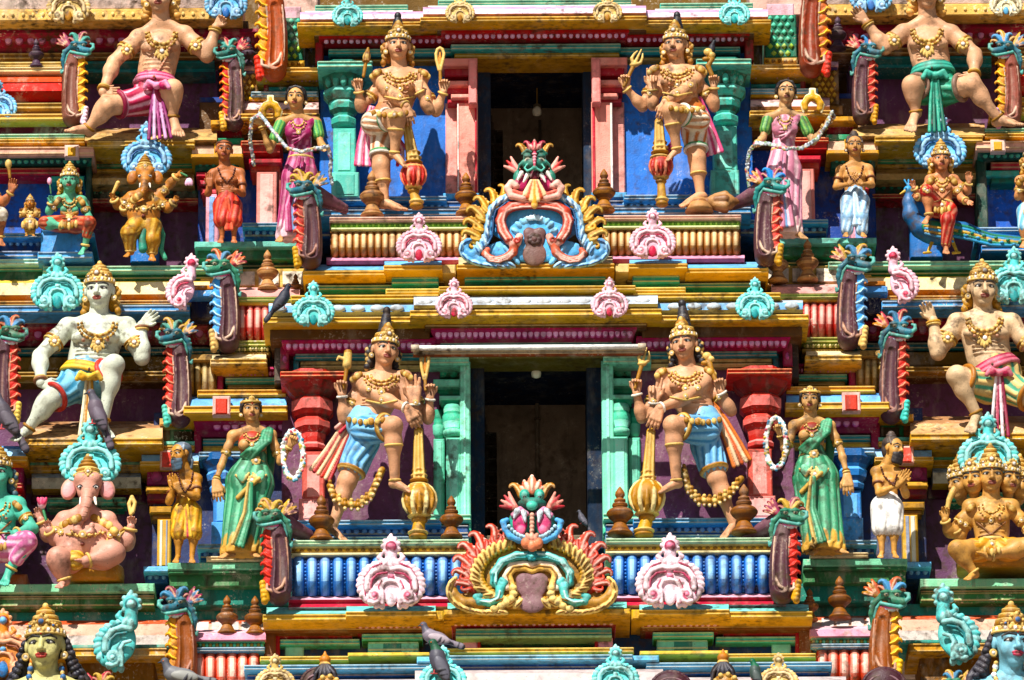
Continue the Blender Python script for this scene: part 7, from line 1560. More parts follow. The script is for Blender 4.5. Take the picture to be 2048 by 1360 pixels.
man('statue of a bare-chested praying man in pale blue trousers beside the pink-sari woman', .0, (1708, 474), 22,
  dict(hd=(1709, 292), nk=(1710, 324), sl=(1682, 340), sr=(1736, 338), wa=(1710, 376), pe=(1710, 394), LA=((1680, 342), (1672, 374), (1698, 368), (1714, 344), 46, 68), RA=((1738, 340), (1744, 370), (1724, 368), (1706, 350), 48, 72), lt=-1, rt=1, ear=1,
       LL=((1698, 402), (1696, 434), (1694, 464), (1690, 474)), RL=((1722, 402), (1722, 434), (1724, 464), (1728, 474)), beads=[(1692, 332), (1698, 350), (1710, 364), (1722, 350), (1726, 332)], dot='c02818'),
  dict(skin='c08a50'), ('8cb4d4', 'd4e6f0', 1.85), (2, 8, 0), ('bun', '2c2420', '4a3c34'))
man('statue of a grey-bearded praying man in yellow loincloth beside a green-sari woman', .46, (368, 1126), 24,
  dict(hd=(360, 910), nk=(372, 944), sl=(350, 966), sr=(394, 958), wa=(372, 1002), pe=(372, 1018), LA=((350, 968), (338, 1004), (346, 978), (342, 946), 52, 66), RA=((394, 962), (394, 994), (362, 984), (348, 950), 56, 72), lt=-1, rt=1, fat=.1, dot=None,
       LL=((362, 1024), (358, 1066), (356, 1112), (350, 1126)), RL=((384, 1024), (388, 1066), (384, 1112), (384, 1126)), beads=[(356, 948), (362, 972), (370, 984), (382, 968), (386, 944)], edge='b82850'),
  dict(skin='b88038'), ('c88a1c', 'e8bc4c', 1.05), (-42, 8, 0), ('long', '5a6a78', '8a98a4'), '4a6274')
man('statue of a dark-bearded praying man with topknot in white loincloth beside a green-sari woman', .46, (1775, 1114), 24,
  dict(hd=(1788, 898), nk=(1774, 930), sl=(1752, 944), sr=(1796, 948), wa=(1776, 992), pe=(1772, 1008), LA=((1752, 946), (1758, 986), (1792, 972), (1812, 944), 54, 70), RA=((1796, 952), (1812, 990), (1804, 968), (1816, 938), 44, 60), lt=1, rt=-1, fat=.12, dot=None,
       LL=((1762, 1014), (1762, 1056), (1764, 1104), (1760, 1116)), RL=((1786, 1014), (1788, 1056), (1788, 1104), (1792, 1116)), beads=[(1762, 934), (1768, 952), (1778, 962), (1788, 970), (1794, 950)], edge='4a6ab0'),
  dict(skin='c8924c'), ('d8d4cc', 'f0ece6', .98), (44, 6, 0), ('bun', '3a2e2a', '5c4c44'), '2a2426')

# ------------------------------------------------------------------ elephant-headed statues
def elephant(label, D, base, H, J, pal, pants, side):
    f = Fig('elephant_headed_statue', label, 'statue', D, base, H, dict(dict(nip='a8584a', ear='e09a98', tusk='f0e8d8'), **pal), 'elephant-headed statues')
    d = 46; hx, hy = J['hd']
    sl, sr, nk, wa, pe = [(*J[k], d) for k in ('sl', 'sr', 'nk', 'wa', 'pe')]
    f.torso(sl, sr, nk, wa, pe, fat=.22); W = abs(sr[0] - sl[0])
    bx, by = J['belly']; R = J['br']; f.ell('body', (bx, by, d + .35 * R), (R, R * .82, R * .72), 'skin', 8); f.ell('body', (bx, by + 4, d + 1.06 * R), (4, 4, 4), '6a2a20', 0)
    # head with trunk, ears and tusks
    h = H; g = lambda a, b, c=0: (hx + a * h, hy + b * h, d + 14 + c * h)
    f.ell('face', g(0, -.25), (.78 * h, .72 * h, .7 * h), 'skin', 5); f.ell('face', g(0, .2, .25), (.58 * h, .62 * h, .5 * h), 'skin', 6)
    for q in (-1, 1):
        f.ell('face', g(q * .34, -.45, .35), (.36 * h, .34 * h, .34 * h), 'skin', 5); f.ell('face', g(q * .42, .02, .58), (.13 * h, .08 * h, .12 * h), 'f0ece4', 0); f.ell('face', g(q * .42, .02, .68), (.065 * h, .07 * h, .06 * h), 'black', 0)
        f.tube('face', [g(q * .58, -.02, .5), g(q * .42, -.12, .66), g(q * .28, -.02, .66)], .045 * h, '2a1410', 0)
        f.ell('ear#%d' % q, g(q * 1.02, .12, -.1), (.44 * h, .62 * h, .12 * h), 'skin', 4, rot=q * -14); f.ell('ear#%d' % q, g(q * 1.04, .16, .0), (.32 * h, .46 * h, .09 * h), 'ear', 2, rot=q * -14)
        f.cap('tusk#%d' % q, g(q * .36, .62, .55), g(q * .44, .95, .7), .11 * h, .05 * h, 'tusk', 0)
    tr = J['trunk']; n = len(tr)
    for i in range(n - 1):
        f.cap('face', (*tr[i][:2], tr[i][2]), (*tr[i + 1][:2], tr[i + 1][2]), h * (.32 - .2 * i / n), h * (.32 - .2 * (i + 1) / n), 'skin', 3)
    for i in range(n - 1):
        for t in (.25, .75):
            p = lerp(tr[i], tr[i + 1], t); rr = h * (.32 - .2 * (i + t) / n); f.ell('face', (p[0], p[1], p[2] + rr * .5), (rr * .92, 1.1, rr * .62), mixc(f.pal['skin'], '6a2a20', .55), 0)
    for k in ('A1', 'A2', 'A3', 'A4'):
        a = J[k]; a0 = (*a[0], d); e = (*a[1], a[4]); w = (*a[2], a[5]); f.arm(a0, e, w, .95); f.hand(w, (*a[3], a[5] + 6), a[6], a[7] if len(a) > 7 else .7)
    for l in (J['LL'], J['RL']):
        q = [(*p[:2], p[2]) for p in l]; f.leg(q[0], q[1], q[2], 1.15); f.foot(q[2], q[3])
    f.skin_done()
    for k in ('A1', 'A2', 'A3', 'A4'):
        a = J[k]; f.bangle((*a[1], a[4]), (*a[2], a[5]), .86, .30 * h, 3.2, 'gold2'); f.armband((*a[0], d), (*a[1], a[4]), .55, .42 * h, 7)
    for l in (J['LL'], J['RL']): f.bangle(l[1], l[2], .9, .36 * h, 3, 'gold2')
    if pants:
        f.cap('garment', pe, (pe[0], pe[1] + 10, d), .42 * W, .44 * W, pants[0], 5, sq=.8)
        for l, t in ((J['LL'], pants[2]), (J['RL'], pants[2])):
            f.cap('garment', l[0], lerp(l[0], l[1], .98), 1.0 * h, .66 * h, pants[0], 7, fold=(8, .05, 4, -.2), col2=pants[1])
            if t > 1: f.cap('garment', l[1], lerp(l[1], l[2], t - 1), .66 * h, .48 * h, pants[0], 5, fold=(8, .05, 4, -.2), col2=pants[1])
    # crown and jewels
    for b, r_, t in ((-.62, .74, .16), (-.86, .66, .18), (-1.1, .54, .18), (-1.32, .40, .16), (-1.52, .26, .14), (-1.68, .13, .12)):
        f.ell('crown', g(0, b, -.05), (r_ * h, t * h, r_ * h), 'gold' if int(b * 10) % 2 else 'gold2', 1)
    for k in range(9): a = -1.4 + 2.8 * k / 8; f.ell('crown', g(.74 * math.sin(a), -.62, .72 * math.cos(a) - .05), (.09 * h,) * 3, 'gold2', 0)
    f.boss(g(0, -.86, .66), .22 * h, ly='crown')
    cx, cy = (sl[0] + sr[0]) / 2, (sl[1] + sr[1]) / 2
    for q in (-1, 1):
        for k in range(6): f.ell('collar', f.on(cx + q * (.18 + .07 * k) * W, cy - 4 + 3 * k, 2), (8, 9, 4), 'gold2' if k % 2 else 'gold', 1)
    f.chain('collar', [(cx + .34 * W * math.sin(a), cy + .52 * h + .42 * h * math.cos(a)) for a in [-1.5 + .3 * i for i in range(11)]], 3, 'gold2', 4.6, 'gold', .6)
    f.chain('belt', [(bx + .9 * R * math.sin(a), by - .42 * R + .16 * R * math.cos(a)) for a in [-1.35 + .3 * i for i in range(10)]], 3.6, 'gold2', 5, 'gold', .6); f.bossat(bx, by - .30 * R, 8, ly='belt')
    f.flush_all()
    return f
f = elephant('large pink elephant-headed seated statue on a golden pedestal', .12, (172, 1168), 37,
  dict(hd=(176, 974), nk=(172, 1018), sl=(128, 1040), sr=(216, 1040), wa=(170, 1086), pe=(170, 1116), belly=(165, 1084), br=52,
       trunk=[(174, 990, 84), (172, 1010, 92), (166, 1030, 96), (156, 1046, 98), (154, 1060, 100), (166, 1070, 102), (182, 1064, 102), (184, 1050, 102)],
       A1=((130, 1044), (96, 1072), (82, 1040), (74, 1012), 38, 50, 1, .3), A2=((134, 1046), (112, 1080), (98, 1060), (94, 1036), 56, 72, 1, .5), A3=((214, 1044), (254, 1090), (262, 1054), (262, 1024), 38, 50, -1), A4=((212, 1046), (228, 1090), (226, 1082), (214, 1066), 56, 84, -1, .4),
       LL=((146, 1116, 60), (116, 1116, 100), (130, 1162, 84), (116, 1176, 110)), RL=((196, 1118, 60), (228, 1106, 92), (172, 1122, 104), (148, 1120, 112))), dict(skin='c8907c'), None, 0)
f.ell('lotus', (84, 1006, 64), (9, 12, 9), 'e8b8c4', 2); f.cap('lotus', (86, 1018, 62), (92, 1040, 66), 3, 3, '2f7a4a', 1)
for q in (-1, 0, 1): f.ell('lotus', (84 + 6 * q, 1002, 70), (4, 9, 4), 'c84a6a', 0, rot=20 * q)
f.tube('axe', [(262, 1028, 64), (258, 1008, 62), (264, 994, 60), (270, 1006, 62), (266, 1024, 64)], 4, 'gold2', 1)
for q in (-1, 1): f.cap('sweet', (228, 1062, 96), (230, 1064, 98), 9, 8, 'e0b868', 0)
f.cap('garment', (136, 1112, 74), (150, 1120, 88), 22, 20, 'c8942c', 3, fold=(8, .06, 2, -.2), col2='e8c060')
f.flush_all()
f = elephant('small orange elephant-headed statue holding a lotus, one leg raised', -.3, (290, 524), 25,
  dict(hd=(290, 352), nk=(288, 382), sl=(262, 394), sr=(316, 394), wa=(288, 430), pe=(288, 446), belly=(287, 428), br=34,
       trunk=[(289, 364, 74), (288, 378, 80), (282, 390, 84), (272, 394, 84), (264, 392, 82)],
       A1=((264, 396), (236, 412), (228, 398), (222, 380), 36, 50, 1, .6), A2=((266, 398), (250, 424), (248, 414), (250, 394), 50, 64, 1, .5), A3=((314, 394), (338, 370), (354, 352), (368, 340), 40, 54, -1, .5), A4=((314, 398), (334, 418), (348, 404), (356, 388), 48, 62, -1, .5),
       LL=((276, 454, 60), (258, 466, 84), (262, 504, 66), (250, 514, 82)), RL=((300, 456, 56), (304, 480, 64), (304, 508, 54), (304, 522, 76))), dict(skin='b87838', ear='a86428'), ('b07a24', 'd8ac50', 1.75), 0)
f.cap('lotus', (362, 346, 62), (374, 352, 64), 2.5, 2.5, '3a7a4a', 0)
for q in (-1, 0, 1): f.ell('lotus', (378 + 4 * q, 364, 64), (4, 9, 4), 'e8b0c8', 0, rot=-16 * q)
f.cap('club', (226, 386, 60), (236, 366, 62), 3, 5, 'gold2', 1)
f.tube('scarf', [(316, 440, 50), (326, 470, 46), (322, 500, 50), (330, 516, 50)], 5, '3f9a78', 1); f.tube('scarf', [(288, 462, 76), (284, 480, 76), (286, 498, 76)], 6, '2f8a70', 1, 9)
f.flush_all()
def pedestal(label, x, y0, y1, r, D, c, c2, side=True):
    m = MB(); prof = [(y0, r * .96), (y0 + 3, r), ((y0 + y1) / 2, r * 1.02), (y1, r)]
    o = m.lathe(x, prof, D, [c2, c, c], 28)
    return tag(m.build('pedestal', None, 'fig'), label, 'pedestal')
pedestal('round golden pedestal under the large pink elephant-headed statue', 190, 1131, 1164, 54, .22, 'a8741c', 'e0d0b0')
pedestal('round golden pedestal under the many-headed seated statue', 1984, 1118, 1153, 72, .12, 'a8741c', 'e0d0b0')

# ------------------------------------------------------------------ seated gods with crowns
def seated(label, cat, D, base, H, J, pal, pants, face, ct=.8, heads=(), wear='top', female=False, name='seated_deity_statue', curls=True, fat=.05):
    f = Fig(name, label, cat, D, base, H, dict(dict(nip='a06444'), **pal), None)
    d = 44
    sl, sr, nk, wa, pe = [(*J[k], d) for k in ('sl', 'sr', 'nk', 'wa', 'pe')]; W = abs(sr[0] - sl[0])
    f.torso(sl, sr, nk, wa, pe, female=female, fat=fat); f.head((*J['hd'], d + 10), H, *face, neck=(*J['nk'], d - 2))
    for k in ('A1', 'A2', 'A3', 'A4'):
        if k not in J: continue
        a = J[k]; f.arm((*a[0], d), (*a[1], a[4]), (*a[2], a[5]), .85); f.hand((*a[2], a[5]), (*a[3], a[5] + 5), a[6], a[7] if len(a) > 7 else .5)
    for l in (J['LL'], J['RL']): f.leg(l[0], l[1], l[2], 1.0); f.foot(l[2], l[3])
    f.skin_done()
    f.crown(ct, False, curls=curls)
    for k in ('A1', 'A2', 'A3', 'A4'):
        if k not in J: continue
        a = J[k]; f.bangle((*a[1], a[4]), (*a[2], a[5]), .9, .26 * H, 2.6); f.armband((*a[0], d), (*a[1], a[4]), .5, .37 * H, 6)
    cx, cy = (sl[0] + sr[0]) / 2, (sl[1] + sr[1]) / 2
    for rw, dr in ((.2, .55), (.3, .85)): f.chain('necklace', [(cx + W * rw * math.sin(a), cy - 7 + H * dr * max(0, math.cos(a)) ** .8) for a in [-1.5 + .25 * i for i in range(13)]], 2.6, 'gold2', 3.8, 'gold', .5)
    f.bossat(cx, cy + H * .8, 6, ly='necklace')
    for q in (-1, 1):
        for k in range(3): f.ell('shoulder_ornament#%d' % q, f.on(cx + q * (.42 + .06 * k) * W, cy - 3 + 4 * k, 2), (6, 7, 4), 'gold2' if k % 2 else 'gold', 1)
    for q in (-1, 1): f.chain('sash', [(cx + q * .34 * W, cy + H * .9), (cx, cy + H * 1.6), (cx - q * .30 * W, wa[1] + 6)], 1.9, J.get('cord', '7a4a20'), off=.4)
    if female: f.chain('sash', [(cx - .3 * W, cy + H * 1.05), (cx, cy + H * 1.2), (cx + .3 * W, cy + H * 1.05)], 4, 'gold', off=.5)
    if pants:
        f.cap('garment', lerp(wa, pe, .7), pe, .40 * W, .46 * W, pants[0], 5, sq=.8, fold=(9, .05, 2, -.3), col2=pants[1])
        for l, t in zip((J['LL'], J['RL']), pants[2]):
            f.cap('garment', l[0], lerp(l[0], l[1], min(t, 1)), .82 * H, (.60 if t >= 1 else .68) * H, pants[0], 6, fold=(7, .05, 5, -.3), col2=pants[1])
            if t > 1: f.cap('garment', l[1], lerp(l[1], l[2], t - 1), .60 * H, .42 * H, pants[0], 4, fold=(7, .05, 5, -.3), col2=pants[1])
    f.L('belt').append(dict(k='t', c=f.pt(lerp(wa, pe, .6)), n=np.array((0, 0, 1.0)), R=.40 * W / PXM, r=4.5 / PXM, col='gold2', bl=0, sq=.85)); f.bossat(pe[0], lerp(wa, pe, .7)[1], 9, ly='belt')
    for k in range(-2, 3): f.ell('belt', f.on(pe[0] + k * 7, pe[1] + 8 - abs(k) * 2, 3), (4, 9, 4), 'gold' if k % 2 else 'gold2', 1)
    for l in (J['LL'], J['RL']): f.bangle(l[1], l[2], .92, .31 * H, 2.6, 'gold2')
    f.flush_all()
    # extra heads, built behind the main one
    for (x, y, yaw, dd) in heads:
        f.head((x, y, d + dd), H * .92, yaw, 8, 0, ly='face#x', brow='black'); f.ell('face#x', (x, y + H * .7, d + dd - 10), (.34 * H, .6 * H, .34 * H), 'skin', 4)
        f.crown(ct, False, curls=False, ly='crown#x'); f.hs['face'] = .0052
        f.flush('head#x', ['face#x']); f.flush('crown#x'); f.flush_all()
    return f
f = seated('many-headed golden seated statue with tall tiered crowns beside the right green-sari bay', 'statue', .12, (1985, 1152), 34,
  dict(hd=(1982, 952), nk=(1982, 998), sl=(1940, 1014), sr=(2024, 1014), wa=(1984, 1068), pe=(1984, 1096), A1=((1942, 1020), (1900, 1066), (1890, 1040), (1892, 1008), 44, 62, 1), A2=((1942, 1022), (1920, 1076), (1912, 1060), (1916, 1036), 38, 50, 1), A3=((2024, 1020), (2062, 1060), (2054, 1060), (2040, 1062), 46, 66, -1),
       LL=((1964, 1102, 60), (1914, 1098, 96), (1950, 1148, 84), (1932, 1160, 108)), RL=((2008, 1102, 60), (2056, 1092, 92), (1978, 1112, 104), (1952, 1104, 112))), dict(skin='c08e4c'), ('c88a30', 'e0b860', (.35, .35)), (0, 8, 0), .9,
  heads=((1948, 958, -22, -4), (2016, 958, 24, -4), (1922, 968, -58, -22), (2038, 968, 58, -22)), curls=False)
f.tube('lotus_bud', [(1894, 1020, 66), (1898, 1000, 68), (1904, 986, 70)], 4.5, 'gold2', 1, 6); f.ell('lotus_bud', (1906, 982, 70), (6, 10, 6), 'd8a868', 1, rot=20); f.flush_all()
f = seated('green-skinned crowned seated statue with crossed leg on a blue block, upper left', 'statue', -.32, (140, 510), 23,
  dict(hd=(139, 362), nk=(139, 390), sl=(114, 402), sr=(164, 402), wa=(138, 430), pe=(138, 444), A1=((116, 404), (98, 424), (102, 406), (102, 386), 44, 56, 1, .6), A2=((164, 404), (178, 434), (170, 446), (158, 450), 48, 66, -1, .3),
       LL=((126, 448, 56), (90, 446, 88), (124, 452, 92), (138, 452, 96)), RL=((152, 450, 56), (178, 446, 88), (170, 494, 70), (160, 510, 84))), dict(skin='5cb08c'), ('a8402c', 'd87a58', (1.0, 1.5)), (0, 8, 0), .75, female=True)
f.cap('lotus_bud', (102, 388, 60), (100, 368, 62), 2, 2, '3a7a4a', 0); f.ell('lotus_bud', (99, 362, 62), (5, 8, 5), 'e8a0b8', 0); f.flush_all()
bl = thing('block_seat', 'light blue square block under the green-skinned statue, upper left', 'pedestal', Q(124, 510, -.1))
m = MB(); m.b(82, 454, 164, 500, -.14, .5, '4f98d4'); m.build('block', bl); m = MB(); m.b(76, 498, 186, 514, -.02, .6, '5aa8e0'); m.build('base', bl); m = MB(); m.b(86, 450, 160, 455, -.1, .5, '7cc0ec'); m.build('top', bl)
f = seated('green-skinned seated statue in pink striped cloth cut by the left edge', 'statue', .12, (10, 1170), 36,
  dict(hd=(-6, 948), nk=(-4, 992), sl=(-46, 1010), sr=(36, 1010), wa=(-4, 1060), pe=(-4, 1088), A1=((-46, 1012), (-70, 1060), (-50, 1080), (-30, 1084), 50, 66, 1), A2=((36, 1012), (66, 1058), (30, 1066), (6, 1074), 56, 88, -1, .3),
       LL=((-24, 1096, 60), (-60, 1100, 96), (-50, 1150, 84), (-56, 1166, 100)), RL=((16, 1096, 60), (52, 1084, 96), (20, 1140, 80), (6, 1172, 100))), dict(skin='52b49a', hair='3a4a58', curl='3a5a66'), ('d070a0', 'f0c4d4', (1.0, 1.6)), (-4, 8, 0), .7)
f = seated('crowned statue in red plaid riding the blue peacock, upper right', 'statue', -.2, (1885, 505), 24,
  dict(hd=(1882, 320), nk=(1884, 348), sl=(1860, 360), sr=(1908, 360), wa=(1884, 398), pe=(1884, 414), A1=((1862, 364), (1838, 392), (1828, 376), (1824, 356), 40, 54, 1), A2=((1862, 366), (1848, 396), (1834, 394), (1822, 388), 50, 66, 1, .4), A3=((1908, 362), (1934, 384), (1938, 366), (1936, 342), 40, 54, -1, .2), A4=((1908, 366), (1922, 396), (1932, 402), (1948, 408), 52, 70, -1, .2),
       LL=((1874, 418, 60), (1854, 384, 92), (1858, 432, 84), (1848, 448, 100)), RL=((1896, 422, 60), (1896, 440, 90), (1892, 492, 72), (1892, 508, 90))), dict(skin='c8845a'), ('b02420', 'e08a70', (1.25, 1.9)), (2, 8, 0), .8)
# the peacock he rides
s = Sculpt('peacock_statue', 'blue peacock statue with long tail carrying the statue in red plaid', 'statue', -.3, (1890, 500), dict(b='1f5a8c', b2='3a90c0', g='1f7a58', y='c8a03c'), None, .0075, 'fig')
s.ell('body', (1868, 462, 46), (44, 28, 30), 'b', 8, rot=14); s.tube('body', [(1840, 456, 50), (1822, 430, 52), (1818, 404, 52), (1818, 386, 52)], 20, 'b', 6, 9)
s.ell('body', (1816, 380, 54), (9, 9, 10), 'b2', 3); s.cap('beak', (1810, 382, 58), (1800, 388, 60), 3.4, 1.4, 'y', 0); s.ell('beak', (1812, 377, 63), 2, 'black', 0)
for k in (-20, 0, 20): s.cap('crest', (1817, 374, 52), (1817 + k * .4, 360, 50), 1.2, 2.2, 'b2', 0)
s.tube('tail', [(1890, 456, 46), (1930, 462, 44), (1980, 478, 40), (2070, 486, 36)], 20, 'b', 6, 11, sq=.8)
for j in range(5): s.tube('tail', [(1896, 446 + 6 * j, 60), (1936, 454 + 6 * j, 58), (1984, 470 + 5 * j, 52), (2066, 480 + 3 * j, 44)], 2.8, ('g', 'b2', 'y', 'g', 'b2')[j], 1)
for i in range(12): s.ell('tail', (1920 + 12 * i, 462 + 2.2 * i + 7 * (i % 2), 62 - i), (4, 3, 3), 'b2' if i % 2 else 'g', 0)
s.ell('wing', (1872, 458, 74), (30, 17, 8), 'g', 3, rot=18)
for j in range(4): s.tube('wing', [(1850, 452 + 5 * j, 80), (1880, 456 + 6 * j, 82), (1906, 468 + 5 * j, 74)], 2.4, 'b2' if j % 2 else 'y', .5)
for x, x2 in ((1866, 1856), (1904, 1914)): s.cap('leg#%d' % x, (x, 480, 50), (x2, 504, 56), 4, 3, 'y', 1); s.cap('leg#%d' % x, (x2 - 8, 506, 64), (x2 + 6, 505, 56), 3, 2.4, 'y', 1)
s.flush_all()
# small gold idol, blue attendant at the right edge, arm at the left edge
f = seated('tiny gold crowned idol standing on the blue base at the upper left', 'statue', -.3, (60, 470), 11,
  dict(hd=(60, 406), nk=(60, 418), sl=(48, 424), sr=(72, 424), wa=(60, 438), pe=(60, 446), A1=((48, 425), (42, 434), (43, 424), (42, 414), 44, 50, 1), A3=((72, 425), (78, 434), (77, 424), (78, 414), 44, 50, -1),
       LL=((55, 448, 44), (55, 460, 46), (55, 468, 44), (52, 472, 54)), RL=((65, 448, 44), (65, 460, 46), (65, 468, 44), (68, 472, 54))), dict(skin='c8863c', curl='b87a2c'), ('c8962c', 'e0b850', (1.0, 1.0)), (0, 8, 0), .7, name='gold_idol')
f = seated('statue in pale blue cloth cut by the right edge beside the peacock tail', 'statue', -.3, (2052, 490), 24,
  dict(hd=(2066, 320), nk=(2064, 350), sl=(2040, 362), sr=(2092, 362), wa=(2064, 402), pe=(2064, 420), A1=((2042, 366), (2036, 394), (2042, 376), (2038, 350), 48, 62, 1), A3=((2092, 366), (2104, 396), (2096, 420), (2092, 440), 44, 50, -1),
       LL=((2052, 424, 46), (2050, 454, 52), (2050, 482, 46), (2044, 496, 64)), RL=((2078, 424, 46), (2080, 454, 50), (2080, 482, 46), (2084, 496, 64))), dict(skin='c88a58'), ('6aacc8', 'c8e4ec', (1.0, 1.9)), (0, 8, 0), .7, name='standing_deity_statue')
f = seated('statue at the left edge with only a raised arm and knee in the picture', 'statue', -.3, (-40, 480), 26,
  dict(hd=(-50, 330), nk=(-48, 362), sl=(-76, 376), sr=(-24, 376), wa=(-48, 420), pe=(-48, 438), A1=((-76, 380), (-96, 410), (-92, 430), (-90, 450), 44, 50, 1), A3=((-24, 378), (6, 406), (22, 384), (27, 354), 48, 62, -1, .35),
       LL=((-60, 446, 46), (-62, 466, 60), (-62, 482, 46), (-66, 494, 64)), RL=((-34, 446, 56), (0, 430, 88), (0, 476, 66), (4, 492, 84))), dict(skin='b87048'), ('d8c8b0', 'f0e4d4', (1.0, 1.3)), (0, 8, 0), .7)
f.cap('bell', (20, 356, 66), (18, 336, 66), 3, 4, 'gold', 1); f.ell('bell', (17, 328, 66), (7, 10, 7), 'gold2', 1); f.flush_all()
# ------------------------------------------------------------------ great heads rising at the bottom corners
def bust(label, D, base, H, hd, nk, sl, sr, pal, yaw, collar):
    f = Fig('seated_giant_statue', label, 'statue', D, base, H, dict(dict(nip='a06444'), **pal), 'seated giant statues')
    d = 50; wa = ((sl[0] + sr[0]) / 2, sl[1] + 140)
    f.torso((*sl, d), (*sr, d), (*nk, d), (*wa, d), (wa[0], wa[1] + 40, d)); f.head((*hd, d + 12), H, yaw, 6, 0, neck=(*nk, d - 2))
    f.skin_done(); f.crown(.72, False, gem='3a6a9c', curls=False)
    f.he('hair', (0, .2, -.5), (.86, .8, .6), 'hair', .1)
    for q in (-1, 1):
        for k in range(22): f.he('hair', (q * (.86 + .5 * ((k * 37) % 10) / 10 * (k / 22) + .08 * k / 6), .2 - .075 * k, -.2 + .1 * math.sin(k * 2.1)), (.15, .13, .15), '2c2a34' if k % 2 else 'hair', .01)
        for k in range(5): f.ht('hair', [(q * .74, .3 - .1 * k, -.35), (q * (.9 + .06 * k), -.5 - .05 * k, -.4), (q * (1.0 + .16 * k), -1.0 - .1 * k, -.45), (q * (.92 + .2 * k), -1.4 - .12 * k, -.45)], .16, 'hair', .03)
    for k in range(12): a = -1.4 + 2.8 * k / 11; f.hflower('crown', (.0 + .26 * math.sin(a * 2.2), .95 + .26 * math.cos(a * 2.2), .62), .07, 'gold2', 'gold', 5) if k % 3 == 0 else None
    cx, cy = (sl[0] + sr[0]) / 2, sl[1]
    for q in (-1, 1): f.chain('collar', [(nk[0] + q * 30, nk[1] - 22), (nk[0] + q * 34, nk[1] + 2), (nk[0] + q * 22, nk[1] + 26), (nk[0], nk[1] + 36)], 6, collar, 8, 'gold2', 1)
    f.flush_all()
bust('great pale green face with gold crown rising at the bottom left corner', 1.1, (92, 1480), 47, (90, 1292), (92, 1352), (20, 1386), (170, 1386), dict(skin='c0b878', lip='a83a34'), -8, '3a6a9c')
bust('great blue face with gold crown rising at the bottom right corner', 1.1, (2026, 1480), 47, (2024, 1288), (2022, 1348), (1950, 1384), (2100, 1384), dict(skin='7ab4c4', lip='c8405c', hair='3c3840'), 14, 'e0e0e0')
# topknots and round shields of the figures just below the frame
def topknot(x, y, label, plate_x):
    f = Sculpt('topknot_statue', label, 'statue', 1.95, (x, y + 160), dict(GOLD, hair='1c1a20'), 'crowned heads under the bottom edge', .007, 'fig')
    f.ell('hair', (x, y + 42, 0), (24, 26, 22), 'hair', 3)
    for k in range(5): f.tube('hair', [(x - 24 + 12 * k, y + 58, 14), (x - 18 + 9 * k, y + 34, 22), (x - 6 + 3 * k, y + 18, 14)], 3, '3a3840', 0)
    f.ell('crown', (x, y + 18, 2), (12, 5, 12), 'gold2', 1); f.ell('crown', (x, y + 8, 2), (11, 10, 11), 'b8722c', 2); f.cap('crown', (x, y, 2), (x, y - 8, 2), 5, 2, 'b8722c', 2)
    f.ell('crown', (x + 6, y + 62, 14), (26, 22, 20), 'gold', 3)
    for k in range(9): f.ell('crown', (x + 6 + 22 * math.cos(k * .7), y + 60 + 20 * math.sin(k * .7), 32), (5, 5, 4), 'gold2', 0)
    f.ell('body', (x, y + 110, 0), (30, 40, 28), 'c8925c', 3)
    f.flush_all()
topknot(650, 1312, 'dark topknot and gold crown of a statue rising at the bottom edge left of centre', 0)
topknot(1446, 1308, 'dark topknot and gold crown of a statue rising at the bottom edge right of centre', 0)
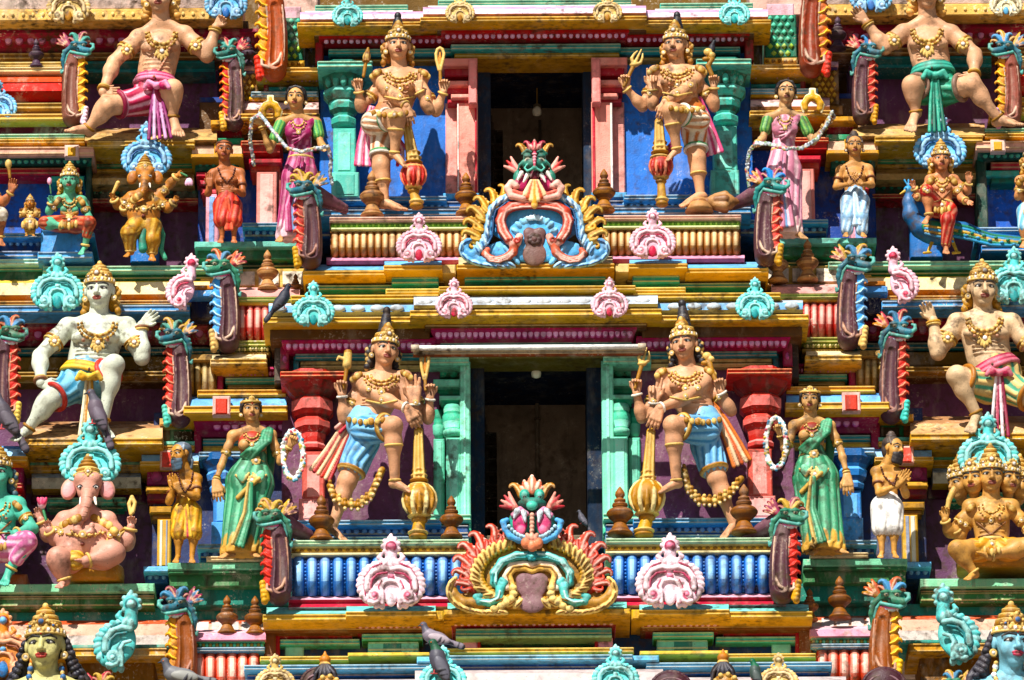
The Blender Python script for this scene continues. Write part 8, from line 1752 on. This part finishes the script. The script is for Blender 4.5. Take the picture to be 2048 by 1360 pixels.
for x, y, r_, lb in ((634, 1372, 32, 'maroon round hood top at the bottom edge beside the left topknot'), (1342, 1378, 40, 'maroon round hood top at the bottom edge between the two cream and turquoise ornaments'), (1768, 1372, 42, 'maroon round hood top at the foot of the bottom right dragon bracket')):
    s = Sculpt('hood_ornament', lb, 'ornament', 1.9, (x, y + 60), dict(m='3a0f1c', e='7a5a60'), 'maroon hood tops along the bottom edge', .007, 'orn')
    s.ell('hood', (x, y, 0), (r_, 36, 20), 'm', 4); s.cap('hood', (x, y, 0), (x, y + 60, 0), r_ * .9, r_, 'm', 4, sq=.6)
    s.tube('rim', [(x + r_ * math.sin(a), y - 34 * math.cos(a), 8) for a in [-1.4 + .2 * i for i in range(15)]], 4, 'm', 1); s.tube('rim', [(x + r_ * .8 * math.sin(a), y + 4 - 26 * math.cos(a), 18) for a in [-1.2 + .2 * i for i in range(13)]], 2.4, 'e', 0)
    s.flush_all()
# ------------------------------------------------------------------ camera, sun, sky, ground
cam = bpy.data.cameras.new('camera'); co = bpy.data.objects.new('camera', cam); COL.objects.link(co); sc.camera = co
cam.sensor_width = 36; cam.lens = 36 / (2048 * KP); cam.clip_start = 1; cam.clip_end = 3000
from mathutils import Matrix
Mx = Matrix((( *RTc, ), ( *UPc, ), ( *(-FW), ))).transposed().to_4x4()
Mx.translation = Vector(CAM); co.matrix_world = Mx
EL, AZ = math.radians(48), math.radians(24)       # sun high, a little to the left of the viewer
sd = Vector((-math.sin(AZ) * math.cos(EL), -math.cos(AZ) * math.cos(EL), math.sin(EL)))
sl = bpy.data.lights.new('sun', 'SUN'); sl.energy = 5.0; sl.angle = math.radians(.5); sl.color = (1, .965, .91)
so = bpy.data.objects.new('sun', sl); COL.objects.link(so); so.rotation_euler = (-sd).to_track_quat('-Z', 'Y').to_euler()
so.location = Vector(TGT) + sd * 50
w = bpy.data.worlds.new('World'); sc.world = w; w.use_nodes = True
nt = w.node_tree; bg = nt.nodes['Background']; sk = nt.nodes.new('ShaderNodeTexSky'); sk.sky_type = 'NISHITA'
sk.sun_disc = False; sk.sun_elevation = EL; sk.sun_rotation = math.atan2(sd.x, sd.y)
nt.links.new(sk.outputs[0], bg.inputs[0]); bg.inputs[1].default_value = .05
gm = MB(); gm.add([(-400, -400, 0), (400, -400, 0), (400, 400, 0), (-400, 400, 0)], [(0, 1, 2, 3)], '8a8074')
tag(gm.build('ground', None, 'worn'), 'sandy temple courtyard ground far below the tower', 'ground', kind='structure')
sc.view_settings.view_transform = 'Standard'; sc.view_settings.look = 'None'; sc.view_settings.exposure = 0.66; sc.view_settings.gamma = 1
sc.render.engine = 'CYCLES'
try:
    sc.cycles.use_denoising = True; sc.cycles.max_bounces = 6
except Exception: pass
